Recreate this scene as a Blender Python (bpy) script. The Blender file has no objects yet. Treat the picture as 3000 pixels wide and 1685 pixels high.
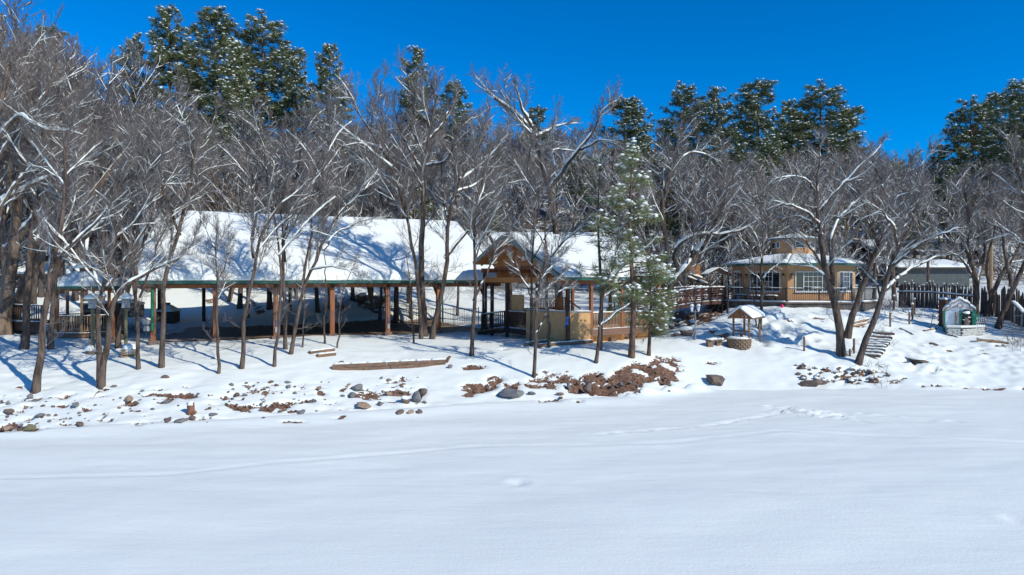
import bpy, math, random
import numpy as np
from mathutils import Vector

random.seed(7)
SC = bpy.context.scene
COL = SC.collection
rad = math.radians

# ------------------------------------------------------------------ camera, sky, sun, exposure
CAMZ = 3.44
cam_d = bpy.data.cameras.new('camera')
cam_d.lens = 24.0
cam_d.sensor_width = 36.0
cam_d.shift_y = -27.5 / 3000.0
cam_d.clip_start = 0.1
cam_d.clip_end = 3000.0
cam = bpy.data.objects.new('camera', cam_d)
cam.location = (0, 0, CAMZ)
cam.rotation_euler = (rad(90), 0, 0)
COL.objects.link(cam)
SC.camera = cam

SUN_EL, SUN_AZ = 35.0, 52.0          # azimuth: degrees to the right of straight behind the camera
sdir = Vector((math.sin(rad(SUN_AZ)) * math.cos(rad(SUN_EL)), -math.cos(rad(SUN_AZ)) * math.cos(rad(SUN_EL)), math.sin(rad(SUN_EL))))

world = bpy.data.worlds.new('World')
SC.world = world
world.use_nodes = True
wn = world.node_tree
wn.nodes.clear()
w_out = wn.nodes.new('ShaderNodeOutputWorld')
w_bg = wn.nodes.new('ShaderNodeBackground')
w_sky = wn.nodes.new('ShaderNodeTexSky')
w_sky.sky_type = 'NISHITA'
w_sky.sun_disc = False
w_sky.sun_elevation = rad(SUN_EL)
w_sky.sun_rotation = math.atan2(sdir.x, sdir.y)
w_sky.altitude = 2200
w_sky.air_density = 1.0
w_sky.dust_density = 0.0
w_sky.ozone_density = 6.0
w_hs = wn.nodes.new('ShaderNodeHueSaturation')
w_hs.inputs['Hue'].default_value = 0.503
w_hs.inputs['Saturation'].default_value = 1.42
w_hs.inputs['Value'].default_value = 1.0
w_bg.inputs['Strength'].default_value = 0.15
wn.links.new(w_sky.outputs['Color'], w_hs.inputs['Color'])
wn.links.new(w_hs.outputs['Color'], w_bg.inputs['Color'])
wn.links.new(w_bg.outputs['Background'], w_out.inputs['Surface'])

sun_d = bpy.data.lights.new('sun', 'SUN')
sun_d.energy = 3.5
sun_d.angle = rad(0.53)
sun_d.color = (1.0, 0.965, 0.88)
sun = bpy.data.objects.new('sun', sun_d)
sun.rotation_euler = sdir.to_track_quat('Z', 'Y').to_euler()
sun.location = sdir * 60
COL.objects.link(sun)

SC.view_settings.view_transform = 'Standard'
SC.view_settings.look = 'None'
SC.view_settings.exposure = 0.17
SC.view_settings.gamma = 1.0
SC.view_settings.use_curve_mapping = False
SC.render.engine = 'CYCLES'
SC.cycles.max_bounces = 6
SC.cycles.diffuse_bounces = 3
SC.cycles.glossy_bounces = 3
SC.cycles.transparent_max_bounces = 6
SC.cycles.use_denoising = True
SC.cycles.sample_clamp_indirect = 1.5
SC.cycles.use_adaptive_sampling = False

# ------------------------------------------------------------------ helpers: a photo direction to a place in the valley
def at(px, py, Y):
    return np.array([(px - 1500.0) / 2000.0 * Y, Y, CAMZ + (815.0 - py) / 2000.0 * Y])

def V(*a):
    return np.array(a, float)

# ------------------------------------------------------------------ materials
MATS = {}
def M(name, c1, c2=None, scale=4.0, rough=0.8, bump=0.0, stretch=(1, 1, 1), lo=0.35, hi=0.65, spec=0.3, metal=0.0, detail=5.0, bscale=None, c3=None):
    if name in MATS:
        return MATS[name]
    m = bpy.data.materials.new(name)
    m.use_nodes = True
    nt = m.node_tree
    b = nt.nodes['Principled BSDF']
    b.inputs['Base Color'].default_value = (*c1, 1)
    b.inputs['Roughness'].default_value = rough
    b.inputs['Specular IOR Level'].default_value = spec
    b.inputs['Metallic'].default_value = metal
    tc = nt.nodes.new('ShaderNodeTexCoord')
    mp = nt.nodes.new('ShaderNodeMapping')
    mp.inputs['Scale'].default_value = stretch
    nt.links.new(tc.outputs['Object'], mp.inputs['Vector'])
    nz = nt.nodes.new('ShaderNodeTexNoise')
    nz.inputs['Scale'].default_value = scale
    nz.inputs['Detail'].default_value = detail
    nz.inputs['Roughness'].default_value = 0.65
    nt.links.new(mp.outputs['Vector'], nz.inputs['Vector'])
    if c2:
        r = nt.nodes.new('ShaderNodeValToRGB')
        r.color_ramp.elements[0].position = lo
        r.color_ramp.elements[1].position = hi
        r.color_ramp.elements[0].color = (*c2, 1)
        r.color_ramp.elements[1].color = (*c1, 1)
        if c3:
            e = r.color_ramp.elements.new((lo + hi) / 2)
            e.color = (*c3, 1)
        nt.links.new(nz.outputs['Fac'], r.inputs['Fac'])
        nt.links.new(r.outputs['Color'], b.inputs['Base Color'])
    if bump:
        bn = nt.nodes.new('ShaderNodeTexNoise')
        bn.inputs['Scale'].default_value = bscale or scale * 3
        bn.inputs['Detail'].default_value = 4
        nt.links.new(mp.outputs['Vector'], bn.inputs['Vector'])
        bp = nt.nodes.new('ShaderNodeBump')
        bp.inputs['Strength'].default_value = bump
        bp.inputs['Distance'].default_value = 0.03
        nt.links.new(bn.outputs['Fac'], bp.inputs['Height'])
        nt.links.new(bp.outputs['Normal'], b.inputs['Normal'])
    MATS[name] = m
    return m

m_snow = M('snow', (0.88, 0.90, 0.83), (0.86, 0.88, 0.81), 1.2, 0.65, 0.25, spec=0.25, bscale=14)
m_tsnow = M('tree_snow', (0.88, 0.90, 0.83), None, 3, 0.7, spec=0.2)
m_bark = M('bark', (0.165, 0.122, 0.095), (0.05, 0.038, 0.031), 9, 0.9, 0.9, (1, 1, 0.18), 0.38, 0.62, 0.1, bscale=20)
m_bark_red = M('pine_bark', (0.20, 0.125, 0.085), (0.075, 0.05, 0.04), 8, 0.9, 0.9, (1, 1, 0.3), 0.38, 0.62, 0.1, bscale=16)
m_bark_old = M('old_bark', (0.27, 0.19, 0.13), (0.10, 0.075, 0.06), 6, 0.9, 0.9, (1, 1, 0.15), 0.4, 0.6, 0.1, bscale=14)
m_twig = M('twig', (0.245, 0.215, 0.20), (0.14, 0.122, 0.113), 0.5, 0.85, spec=0.15)
m_twig_tan = M('twig_tan', (0.27, 0.225, 0.195), (0.15, 0.125, 0.11), 0.6, 0.85, spec=0.15)
m_twig_dark = M('twig_dark', (0.15, 0.125, 0.115), (0.085, 0.07, 0.065), 0.5, 0.85, spec=0.15)
m_twig_red = M('twig_red', (0.26, 0.185, 0.15), (0.15, 0.105, 0.085), 0.5, 0.85, spec=0.15)
m_needle = M('needle', (0.075, 0.115, 0.045), (0.04, 0.07, 0.035), 0.8, 0.55, spec=0.35)
m_needle_far = M('needle_far', (0.175, 0.19, 0.075), (0.095, 0.12, 0.055), 0.35, 0.6, spec=0.3)
m_needle_gold = M('needle_gold', (0.27, 0.28, 0.125), (0.14, 0.17, 0.075), 0.9, 0.55, spec=0.35)
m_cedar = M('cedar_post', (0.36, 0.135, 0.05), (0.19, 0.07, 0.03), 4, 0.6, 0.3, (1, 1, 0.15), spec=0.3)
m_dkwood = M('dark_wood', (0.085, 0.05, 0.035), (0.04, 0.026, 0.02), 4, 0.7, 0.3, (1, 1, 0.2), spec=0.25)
m_orange = M('stained_plank', (0.60, 0.25, 0.06), (0.40, 0.15, 0.035), 2.2, 0.5, 0.15, (1, 5, 5), spec=0.35)
m_deck = M('deck_wood', (0.36, 0.20, 0.11), (0.22, 0.115, 0.065), 3, 0.75, 0.2, (1, 1, 3))
m_deckpale = M('pale_wood', (0.42, 0.27, 0.15), (0.26, 0.155, 0.085), 3, 0.75, 0.2, (1, 1, 0.3))
m_lattice = M('lattice_wood', (0.62, 0.33, 0.11), (0.47, 0.22, 0.07), 3, 0.7)
m_fascia = M('brown_fascia', (0.24, 0.135, 0.095), (0.17, 0.095, 0.066), 2, 0.6, 0.1, (0.3, 0.3, 3))
m_timber = M('timber', (0.27, 0.165, 0.105), (0.12, 0.075, 0.052), 3, 0.85, 0.5, (0.6, 0.6, 5), bscale=9)
m_green = M('green_trim', (0.022, 0.115, 0.085), None, 3, 0.4, spec=0.5)
m_greenbright = M('green_paint', (0.02, 0.24, 0.14), (0.015, 0.17, 0.10), 5, 0.45, spec=0.45)
m_roofmetal = M('roof_metal', (0.16, 0.22, 0.21), (0.11, 0.16, 0.155), 3, 0.4, spec=0.5)
m_concrete = M('footing_concrete', (0.22, 0.145, 0.115), (0.14, 0.095, 0.08), 5, 0.9, 0.4)
m_greyconc = M('grey_concrete', (0.17, 0.145, 0.125), (0.055, 0.05, 0.046), 1.6, 0.9, 0.4, (1, 1, 0.35), 0.38, 0.66)
m_stucco = M('tan_stucco', (0.64, 0.385, 0.18), (0.50, 0.295, 0.135), 1.6, 0.9, 0.25, (1, 1, 0.5), bscale=40)
m_house = M('house_stucco', (0.60, 0.34, 0.17), (0.50, 0.28, 0.135), 1.2, 0.9, 0.25, bscale=40)
m_white = M('white_paint', (0.78, 0.79, 0.80), (0.68, 0.69, 0.70), 4, 0.5)
m_whitestone = M('white_stone', (0.70, 0.68, 0.62), (0.50, 0.47, 0.41), 9, 0.85, 0.4)
m_glass = M('window_glass', (0.014, 0.02, 0.024), None, 3, 0.06, spec=0.7)
m_black = M('black_iron', (0.022, 0.02, 0.02), None, 3, 0.5, spec=0.4)
m_brown_iron = M('rust_steel', (0.13, 0.065, 0.05), (0.07, 0.035, 0.028), 5, 0.7, 0.2)
m_picket = M('stockade_picket', (0.19, 0.15, 0.125), (0.07, 0.055, 0.047), 4, 0.9, 0.5, (3, 3, 0.4))
m_rock = M('rock_brown', (0.25, 0.185, 0.145), (0.11, 0.08, 0.064), 5, 0.9, 0.7, bscale=14)
m_rockgrey = M('rock_grey', (0.27, 0.265, 0.26), (0.14, 0.135, 0.13), 6, 0.85, 0.5, bscale=14)
m_rocktan = M('rock_tan', (0.42, 0.30, 0.21), (0.26, 0.175, 0.12), 5, 0.9, 0.5, bscale=14)
m_brick = M('red_brick', (0.17, 0.085, 0.055), (0.09, 0.05, 0.038), 7, 0.9, 0.4)
m_stone = M('well_stone', (0.33, 0.22, 0.14), (0.15, 0.098, 0.068), 7, 0.9, 0.6)
m_blue = M('blue_strap', (0.02, 0.13, 0.42), None, 3, 0.6)
m_grey = M('grey_metal', (0.33, 0.34, 0.35), (0.24, 0.245, 0.25), 5, 0.45, spec=0.5)
m_stump = M('stump_wood', (0.30, 0.145, 0.08), (0.13, 0.068, 0.045), 7, 0.9, 0.6, (1, 1, 0.3))
m_mossy = M('mossy_post', (0.20, 0.19, 0.10), (0.115, 0.105, 0.07), 5, 0.9, 0.4, (1, 1, 0.3))
m_siding = M('grey_siding', (0.105, 0.12, 0.115), (0.075, 0.085, 0.082), 3, 0.8)
m_redwall = M('red_shingle', (0.20, 0.07, 0.05), (0.12, 0.042, 0.033), 4, 0.85)
m_pole = M('pole_wood', (0.42, 0.27, 0.14), (0.28, 0.17, 0.09), 3, 0.85, 0.2, (1, 1, 0.1))
m_dead = M('dry_grass', (0.40, 0.27, 0.15), (0.24, 0.15, 0.085), 6, 0.9)
m_hose = M('hose_green', (0.02, 0.32, 0.16), None, 3, 0.45)
m_pink = M('pink_ball', (0.75, 0.03, 0.16), None, 3, 0.5)
m_dirtm = M('clod_earth', (0.25, 0.145, 0.092), (0.095, 0.056, 0.039), 6, 0.95, 0.8, bscale=12)

# ------------------------------------------------------------------ mesh building
def fast_mesh(name, verts, faces, smooth=False):
    """verts (n,3); faces: list of int arrays (m,3) and/or (m,4)."""
    me = bpy.data.meshes.new(name)
    verts = np.ascontiguousarray(verts, dtype=np.float32)
    me.vertices.add(len(verts))
    me.vertices.foreach_set('co', verts.ravel())
    faces = [np.asarray(f, dtype=np.int32) for f in faces if len(f)]
    loops = np.concatenate([f.ravel() for f in faces])
    sizes = np.concatenate([np.full(len(f), f.shape[1], dtype=np.int32) for f in faces])
    starts = np.concatenate([[0], np.cumsum(sizes)[:-1]]).astype(np.int32)
    me.loops.add(len(loops))
    me.loops.foreach_set('vertex_index', loops)
    me.polygons.add(len(sizes))
    me.polygons.foreach_set('loop_start', starts)
    if smooth:
        me.polygons.foreach_set('use_smooth', np.ones(len(sizes), dtype=bool))
    me.update(calc_edges=True)
    return me

def origin_of(o):
    p = np.zeros(3)
    while o is not None:
        p += np.array(o.location)
        o = o.parent
    return p

def link(name, me, mat=None, parent=None, kind=None):
    o = bpy.data.objects.new(name, me)
    COL.objects.link(o)
    if mat is not None and me is not None and not me.materials:
        me.materials.append(mat)
    if parent is not None:
        o.parent = parent
    if kind:
        o['kind'] = kind
    return o

def thing(name, loc, label, cat, group=None):
    o = bpy.data.objects.new(name, None)
    o.empty_display_size = 0.3
    COL.objects.link(o)
    o.location = tuple(float(v) for v in loc)
    tag(o, label, cat, group)
    return o

def tag(o, label, cat, group=None):
    o['label'] = label
    o['category'] = cat
    if group:
        o['group'] = group

class MB:
    def __init__(s):
        s.v, s.f = [], []
    def add(s, vs, fs):
        b = len(s.v)
        s.v.extend([tuple(map(float, p)) for p in vs])
        s.f.extend([tuple(b + i for i in f) for f in fs])
        return s
    def frame_box(s, c, ax, ay, az):
        """box with centre c and half-axis vectors"""
        c, ax, ay, az = map(lambda q: np.asarray(q, float), (c, ax, ay, az))
        vs = [c + sx * ax + sy * ay + sz * az for sx, sy, sz in ((-1, -1, -1), (1, -1, -1), (1, 1, -1), (-1, 1, -1), (-1, -1, 1), (1, -1, 1), (1, 1, 1), (-1, 1, 1))]
        return s.add(vs, [(3, 2, 1, 0), (4, 5, 6, 7), (0, 1, 5, 4), (1, 2, 6, 5), (2, 3, 7, 6), (3, 0, 4, 7)])
    def box(s, c, size, ang=0.0):
        ca, sa = math.cos(ang), math.sin(ang)
        return s.frame_box(c, V(ca, sa, 0) * size[0] / 2, V(-sa, ca, 0) * size[1] / 2, V(0, 0, size[2] / 2))
    def bar(s, p0, p1, w, h, up=(0, 0, 1)):
        p0, p1, up = V(*p0), V(*p1), V(*up)
        d = p1 - p0
        L = np.linalg.norm(d)
        t = d / L
        if abs(np.dot(t, up)) > 0.97:
            up = V(1, 0, 0)
        sx = np.cross(t, up); sx /= np.linalg.norm(sx)
        uz = np.cross(sx, t)
        return s.frame_box((p0 + p1) / 2, t * L / 2, sx * w / 2, uz * h / 2)
    def tube(s, pts, radii, n=8, cap=True):
        pts = [V(*p) for p in pts]
        if not hasattr(radii, '__len__'):
            radii = [radii] * len(pts)
        rings = []
        ref = None
        for i, p in enumerate(pts):
            t = pts[min(i + 1, len(pts) - 1)] - pts[max(i - 1, 0)]
            t /= (np.linalg.norm(t) + 1e-9)
            if ref is None:
                ref = V(1, 0, 0) if abs(t[0]) < 0.8 else V(0, 1, 0)
            a = ref - t * np.dot(ref, t); a /= np.linalg.norm(a)
            b = np.cross(t, a)
            ref = a
            rings.append([p + radii[i] * (math.cos(2 * math.pi * k / n) * a + math.sin(2 * math.pi * k / n) * b) for k in range(n)])
        vs = [q for r in rings for q in r]
        fs = []
        for i in range(len(pts) - 1):
            for k in range(n):
                fs.append((i * n + k, i * n + (k + 1) % n, (i + 1) * n + (k + 1) % n, (i + 1) * n + k))
        if cap:
            fs.append(tuple(range(n))[::-1])
            fs.append(tuple((len(pts) - 1) * n + k for k in range(n)))
        return s.add(vs, fs)
    def lathe(s, c, prof, n=16, a0=0.0):
        """prof: (r, z) list from bottom to top"""
        vs, fs = [], []
        for r, z in prof:
            for k in range(n):
                a = a0 + 2 * math.pi * k / n
                vs.append((c[0] + r * math.cos(a), c[1] + r * math.sin(a), c[2] + z))
        for i in range(len(prof) - 1):
            for k in range(n):
                fs.append((i * n + k, i * n + (k + 1) % n, (i + 1) * n + (k + 1) % n, (i + 1) * n + k))
        fs.append(tuple(range(n))[::-1])
        fs.append(tuple((len(prof) - 1) * n + k for k in range(n)))
        return s.add(vs, fs)
    def prism(s, poly, d):
        """poly: list of 3-D points of a planar polygon, extruded by vector d"""
        n = len(poly)
        d = V(*d)
        vs = [V(*p) for p in poly] + [V(*p) + d for p in poly]
        fs = [tuple(range(n))[::-1], tuple(range(n, 2 * n))]
        fs += [(i, (i + 1) % n, n + (i + 1) % n, n + i) for i in range(n)]
        return s.add(vs, fs)
    def build(s, name, mat, parent=None, smooth=False, kind=None, label=None):
        off = origin_of(parent) if parent is not None else np.zeros(3)
        me = bpy.data.meshes.new(name)
        me.from_pydata([tuple(V(*p) - off) for p in s.v], [], s.f)
        if smooth:
            me.polygons.foreach_set('use_smooth', np.ones(len(me.polygons), dtype=bool))
        me.update()
        o = link(name, me, mat, parent, kind)
        if label:
            o['label'] = label
        return o

def inst(name, me, parent, pos, rotz=0.0, scale=(1, 1, 1), rot=None, label=None):
    """copy sharing mesh data, placed at world position pos under parent"""
    o = bpy.data.objects.new(name, me)
    COL.objects.link(o)
    off = np.zeros(3)
    if parent is not None:
        o.parent = parent
        off = origin_of(parent)
    o.location = tuple(V(*pos) - off)
    o.rotation_euler = rot if rot else (0, 0, rotz)
    o.scale = scale
    if label:
        o['label'] = label
    return o

# value noise
_PRM = np.random.default_rng(11).random((256, 256))
def vnoise(x, y):
    xi, yi = np.floor(x).astype(int), np.floor(y).astype(int)
    fx, fy = x - xi, y - yi
    fx, fy = fx * fx * (3 - 2 * fx), fy * fy * (3 - 2 * fy)
    g = lambda a, b: _PRM[a % 256, b % 256]
    return (g(xi, yi) * (1 - fx) + g(xi + 1, yi) * fx) * (1 - fy) + (g(xi, yi + 1) * (1 - fx) + g(xi + 1, yi + 1) * fx) * fy
def fbm(x, y, o=4):
    t, a, s = 0.0, 1.0, 0.0
    for k in range(o):
        t = t + a * vnoise(x * 2 ** k + 17.3 * k, y * 2 ** k + 5.1 * k)
        s += a
        a *= 0.5
    return t / s - 0.5
def sstep(a, b, x):
    t = np.clip((x - a) / (b - a), 0, 1)
    return t * t * (3 - 2 * t)
# ------------------------------------------------------------------ the ground: one sheet of snow, creek bank, bench and hillside
FIELD_Z = -1.7
_EX = np.array([-120, -22, -16.9, -11.0, -4.5, -1.4, 2.0, 4.6, 7.7, 12, 18, 24, 40, 120], float)
_EY = np.array([15, 21.2, 22.6, 24.3, 26.2, 27.4, 28.3, 28.9, 30.4, 31.0, 31.4, 31.6, 31.9, 33], float)
def edge_y(x):
    return np.interp(x, _EX, _EY)

CP = [  # (px, py, distance) picked on the ground of the far bank, bench and hill
    (104, 1148, 27.5), (292, 1133, 28.0), (480, 1080, 30), (448, 1008, 35.6), (448, 1040, 33), (72, 1022, 34), (5, 1090, 29.5),
    (0, 1235, 24.6), (350, 1215, 25.6), (700, 1195, 26.8), (350, 1165, 27.0), (700, 1135, 28.6), (706, 1080, 31), (850, 1037, 33.2),
    (1000, 1175, 28.6), (1000, 1120, 30.3), (1000, 1085, 31.8), (1150, 1055, 34.0), (1265, 993, 38.6), (1000, 985, 38.5), (800, 1000, 37.0),
    (1400, 1163, 29.8), (1400, 1135, 31.0), (1400, 1090, 32.4), (1382, 1045, 34.0), (1240, 1000, 38.5), (1450, 990, 39.5), (1563, 1105, 31.9),
    (1660, 1150, 30.8), (1660, 1085, 32.6), (1745, 1063, 33.2), (1850, 1150, 31.2), (1850, 1062, 32.8), (1850, 1045, 33.8), (1664, 1004, 36.5), (1850, 988, 40), (1550, 985, 41),
    (1980, 1128, 32.0), (1990, 1050, 34.2), (2037, 996, 37.5), (2100, 1128, 32.4), (2100, 1048, 34.8), (2165, 1025, 36.3), (2140, 960, 39.3), (1990, 960, 40.5),
    (2250, 960, 39.6), (2290, 925, 41.2), (2290, 905, 42.4), (2440, 905, 42.5), (2200, 905, 42.6), (2400, 965, 39.0), (2350, 1000, 37.2), (2250, 1125, 32.4), (2250, 1052, 34.6), (2390, 1052, 34.6), (2400, 1120, 32.6),
    (2467, 1038, 35.2), (2518, 1068, 33.9), (2560, 1045, 35.0), (2600, 970, 39.5), (2650, 1010, 37.3), (2560, 1118, 32.7), (2560, 1095, 33.2), (2480, 990, 38.3), (2700, 1062, 34.6), (2740, 1090, 33.6),
    (2800, 980, 39.6), (2780, 930, 43.5), (2640, 905, 49.0), (2500, 900, 45.5), (2870, 975, 39.6), (2960, 965, 40.5), (2980, 1030, 36.3), (2850, 1040, 36.0), (2850, 1115, 32.7), (3000, 1100, 33.3), (3080, 1000, 37.5),
    (2700, 905, 47.5),
    # behind the buildings
    (497, 940, 51.5), (700, 938, 52), (1000, 935, 53.5), (1000, 905, 55), (1000, 835, 62), (600, 905, 54), (600, 815, 61), (200, 930, 46), (200, 850, 54), (0, 960, 40), (60, 900, 48), (0, 800, 62), (-150, 940, 40),
    (1250, 940, 54), (1400, 930, 55), (1250, 905, 57), (1350, 860, 64), (1450, 865, 66), (1560, 868, 66), (1560, 915, 57), (1760, 900, 56), (1900, 880, 58), (1800, 860, 66),
    (1950, 975, 43), (2000, 945, 45), (2080, 915, 45.5), (2080, 880, 56), (2200, 850, 64), (2360, 850, 62), (2560, 860, 60),
    (2780, 850, 62), (2950, 835, 66), (3000, 800, 85), (2850, 770, 90), (2600, 790, 80), (3100, 850, 60), (3150, 930, 44),
    # the hill
    (0, 600, 95), (300, 610, 92), (-300, 560, 95), (600, 630, 92), (900, 640, 95), (1200, 650, 98), (1500, 665, 100), (1800, 670, 100), (2100, 680, 100), (2400, 690, 105), (2700, 690, 115), (3000, 680, 120), (3300, 690, 120),
    (0, 400, 140), (400, 440, 140), (800, 460, 145), (1200, 500, 150), (1600, 520, 150), (2000, 540, 150), (2400, 580, 160), (2800, 590, 170), (3200, 570, 170), (-500, 400, 140),
    (-500, 300, 190), (200, 330, 190), (800, 400, 200), (1500, 450, 210), (2200, 510, 220), (3000, 520, 230), (3700, 520, 220),
]
_c = np.array([at(*c) for c in CP])
_extra = [(x, y, z) for x, y, z in ((-60, 30, -.4), (-90, 60, 6), (-45, 24, -1.6), (-38, 33, .1), (60, 33, -1.4), (60, 45, 1.5), (90, 70, 5), (-150, 140, 30), (170, 140, 12),
                                   (-200, 300, 40), (0, 330, 42), (200, 330, 36), (-15, 37.3, 0), (-9, 40.3, 0), (-4, 43, 0), (-21, 44, .05), (-14, 47, .05), (-7, 50, .05), (-1.5, 47, .05), (2, 43, 0), (5.5, 42, 0), (8, 44.5, .1), (2, 48, .1),
                                   (19, 48, 1.6), (23, 47, 1.6), (16.5, 47, 1.6), (19.5, 53, 1.8), (25, 45.5, 1.4))]
_c = np.vstack([_c, np.array(_extra)])
def _phi(r2):
    return np.sqrt(r2 + 2.2)
_d2 = ((_c[:, None, :2] - _c[None, :, :2]) ** 2).sum(-1)
_n = len(_c)
_A = np.zeros((_n + 3, _n + 3))
_A[:_n, :_n] = -_phi(_d2)
_A[:_n, :_n] += np.eye(_n) * 0.5      # smoothing
_P = np.c_[np.ones(_n), _c[:, :2] / 100]
_A[:_n, _n:] = _P
_A[_n:, :_n] = _P.T
_w = np.linalg.solve(_A, np.r_[_c[:, 2], 0, 0, 0])

def H_smooth(x, y):
    x, y = np.asarray(x, float), np.asarray(y, float)
    sh = x.shape
    xf, yf = x.ravel(), y.ravel()
    out = np.empty(len(xf))
    for i in range(0, len(xf), 20000):
        a, b = xf[i:i + 20000], yf[i:i + 20000]
        d2 = (a[:, None] - _c[None, :, 0]) ** 2 + (b[:, None] - _c[None, :, 1]) ** 2
        out[i:i + 20000] = -_phi(d2) @ _w[:_n] + _w[_n] + _w[_n + 1] * a / 100 + _w[_n + 2] * b / 100
    return out.reshape(sh)

_MX, _MY = np.array([5.0, 5.7, 6.8, 8.0]), np.array([29.5, 29.8, 30.2, 30.7])     # snow mound at the field's rim
def H(x, y, fine=True):
    x, y = np.asarray(x, float), np.asarray(y, float)
    ey = edge_y(x)
    d = y - ey + 0.25 * fbm(x * 0.5, y * 0 + 3.1, 3)
    far = H_smooth(x, np.maximum(y, ey + 0.6))
    field = FIELD_Z + 0.22 * fbm(x * 0.09, y * 0.16, 3) + 0.09 * fbm(x * 0.3 + 9, y * 0.75, 4) - 0.004 * np.maximum(0, 20 - y)
    lip = 0.16 * np.exp(-((d + 0.3) / 0.8) ** 2) * sstep(12, 2, x)
    k = sstep(-0.05, 0.75, d)
    z = (field + lip) * (1 - k) + far * k
    for mx, my in zip(_MX, _MY):
        z = z + 0.34 * np.exp(-(((x - mx) / np.where(x < mx, 0.34, 0.75)) ** 2 + ((y - my) / 0.5) ** 2) ** 1.4)
    if fine:
        bank = sstep(-0.2, 0.8, d) * sstep(70, 45, y)
        rough = 0.16 * fbm(x * 0.8, y * 0.8, 4) + 0.10 * fbm(x * 2.3 + 4, y * 2.3, 3)
        z = z + bank * rough * (0.55 + 0.9 * sstep(11, 15, x) + 0.6 * sstep(33, 28, y))
        z = z + sstep(60, 90, y) * 1.2 * fbm(x * 0.07, y * 0.07, 4)
        # level ground under the gabled pavilion's deck
        gs, gt = (x - 3.0) * .809 + (y - 36.5) * .588, -(x - 3.0) * .588 + (y - 36.5) * .809
        k = sstep(-1.6, -.2, gs) * sstep(8.6, 7.0, gs) * sstep(-1.3, -.15, gt) * sstep(9.5, 8.0, gt)
        z = z * (1 - k) + (-0.10 + 0.02 * fbm(x, y, 3)) * k
    return z

def G(px, py, y0=12.0, y1=200.0):
    """where the line of sight through a photo pixel meets the ground"""
    Y = np.arange(y0, y1, 0.1)
    X = (px - 1500.0) / 2000.0 * Y
    Z = CAMZ + (815.0 - py) / 2000.0 * Y
    h = H(X, Y)
    k = np.nonzero(Z <= h)[0]
    i = k[0] if len(k) else len(Y) - 1
    if i > 0:
        a, b = Z[i - 1] - h[i - 1], Z[i] - h[i]
        t = a / (a - b + 1e-9)
        y = Y[i - 1] + t * 0.1
    else:
        y = Y[0]
    x = (px - 1500.0) / 2000.0 * y
    return np.array([x, y, float(H(np.array([x]), np.array([y]))[0])])

def gz(x, y):
    return float(H(np.array([float(x)]), np.array([float(y)]))[0])

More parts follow.
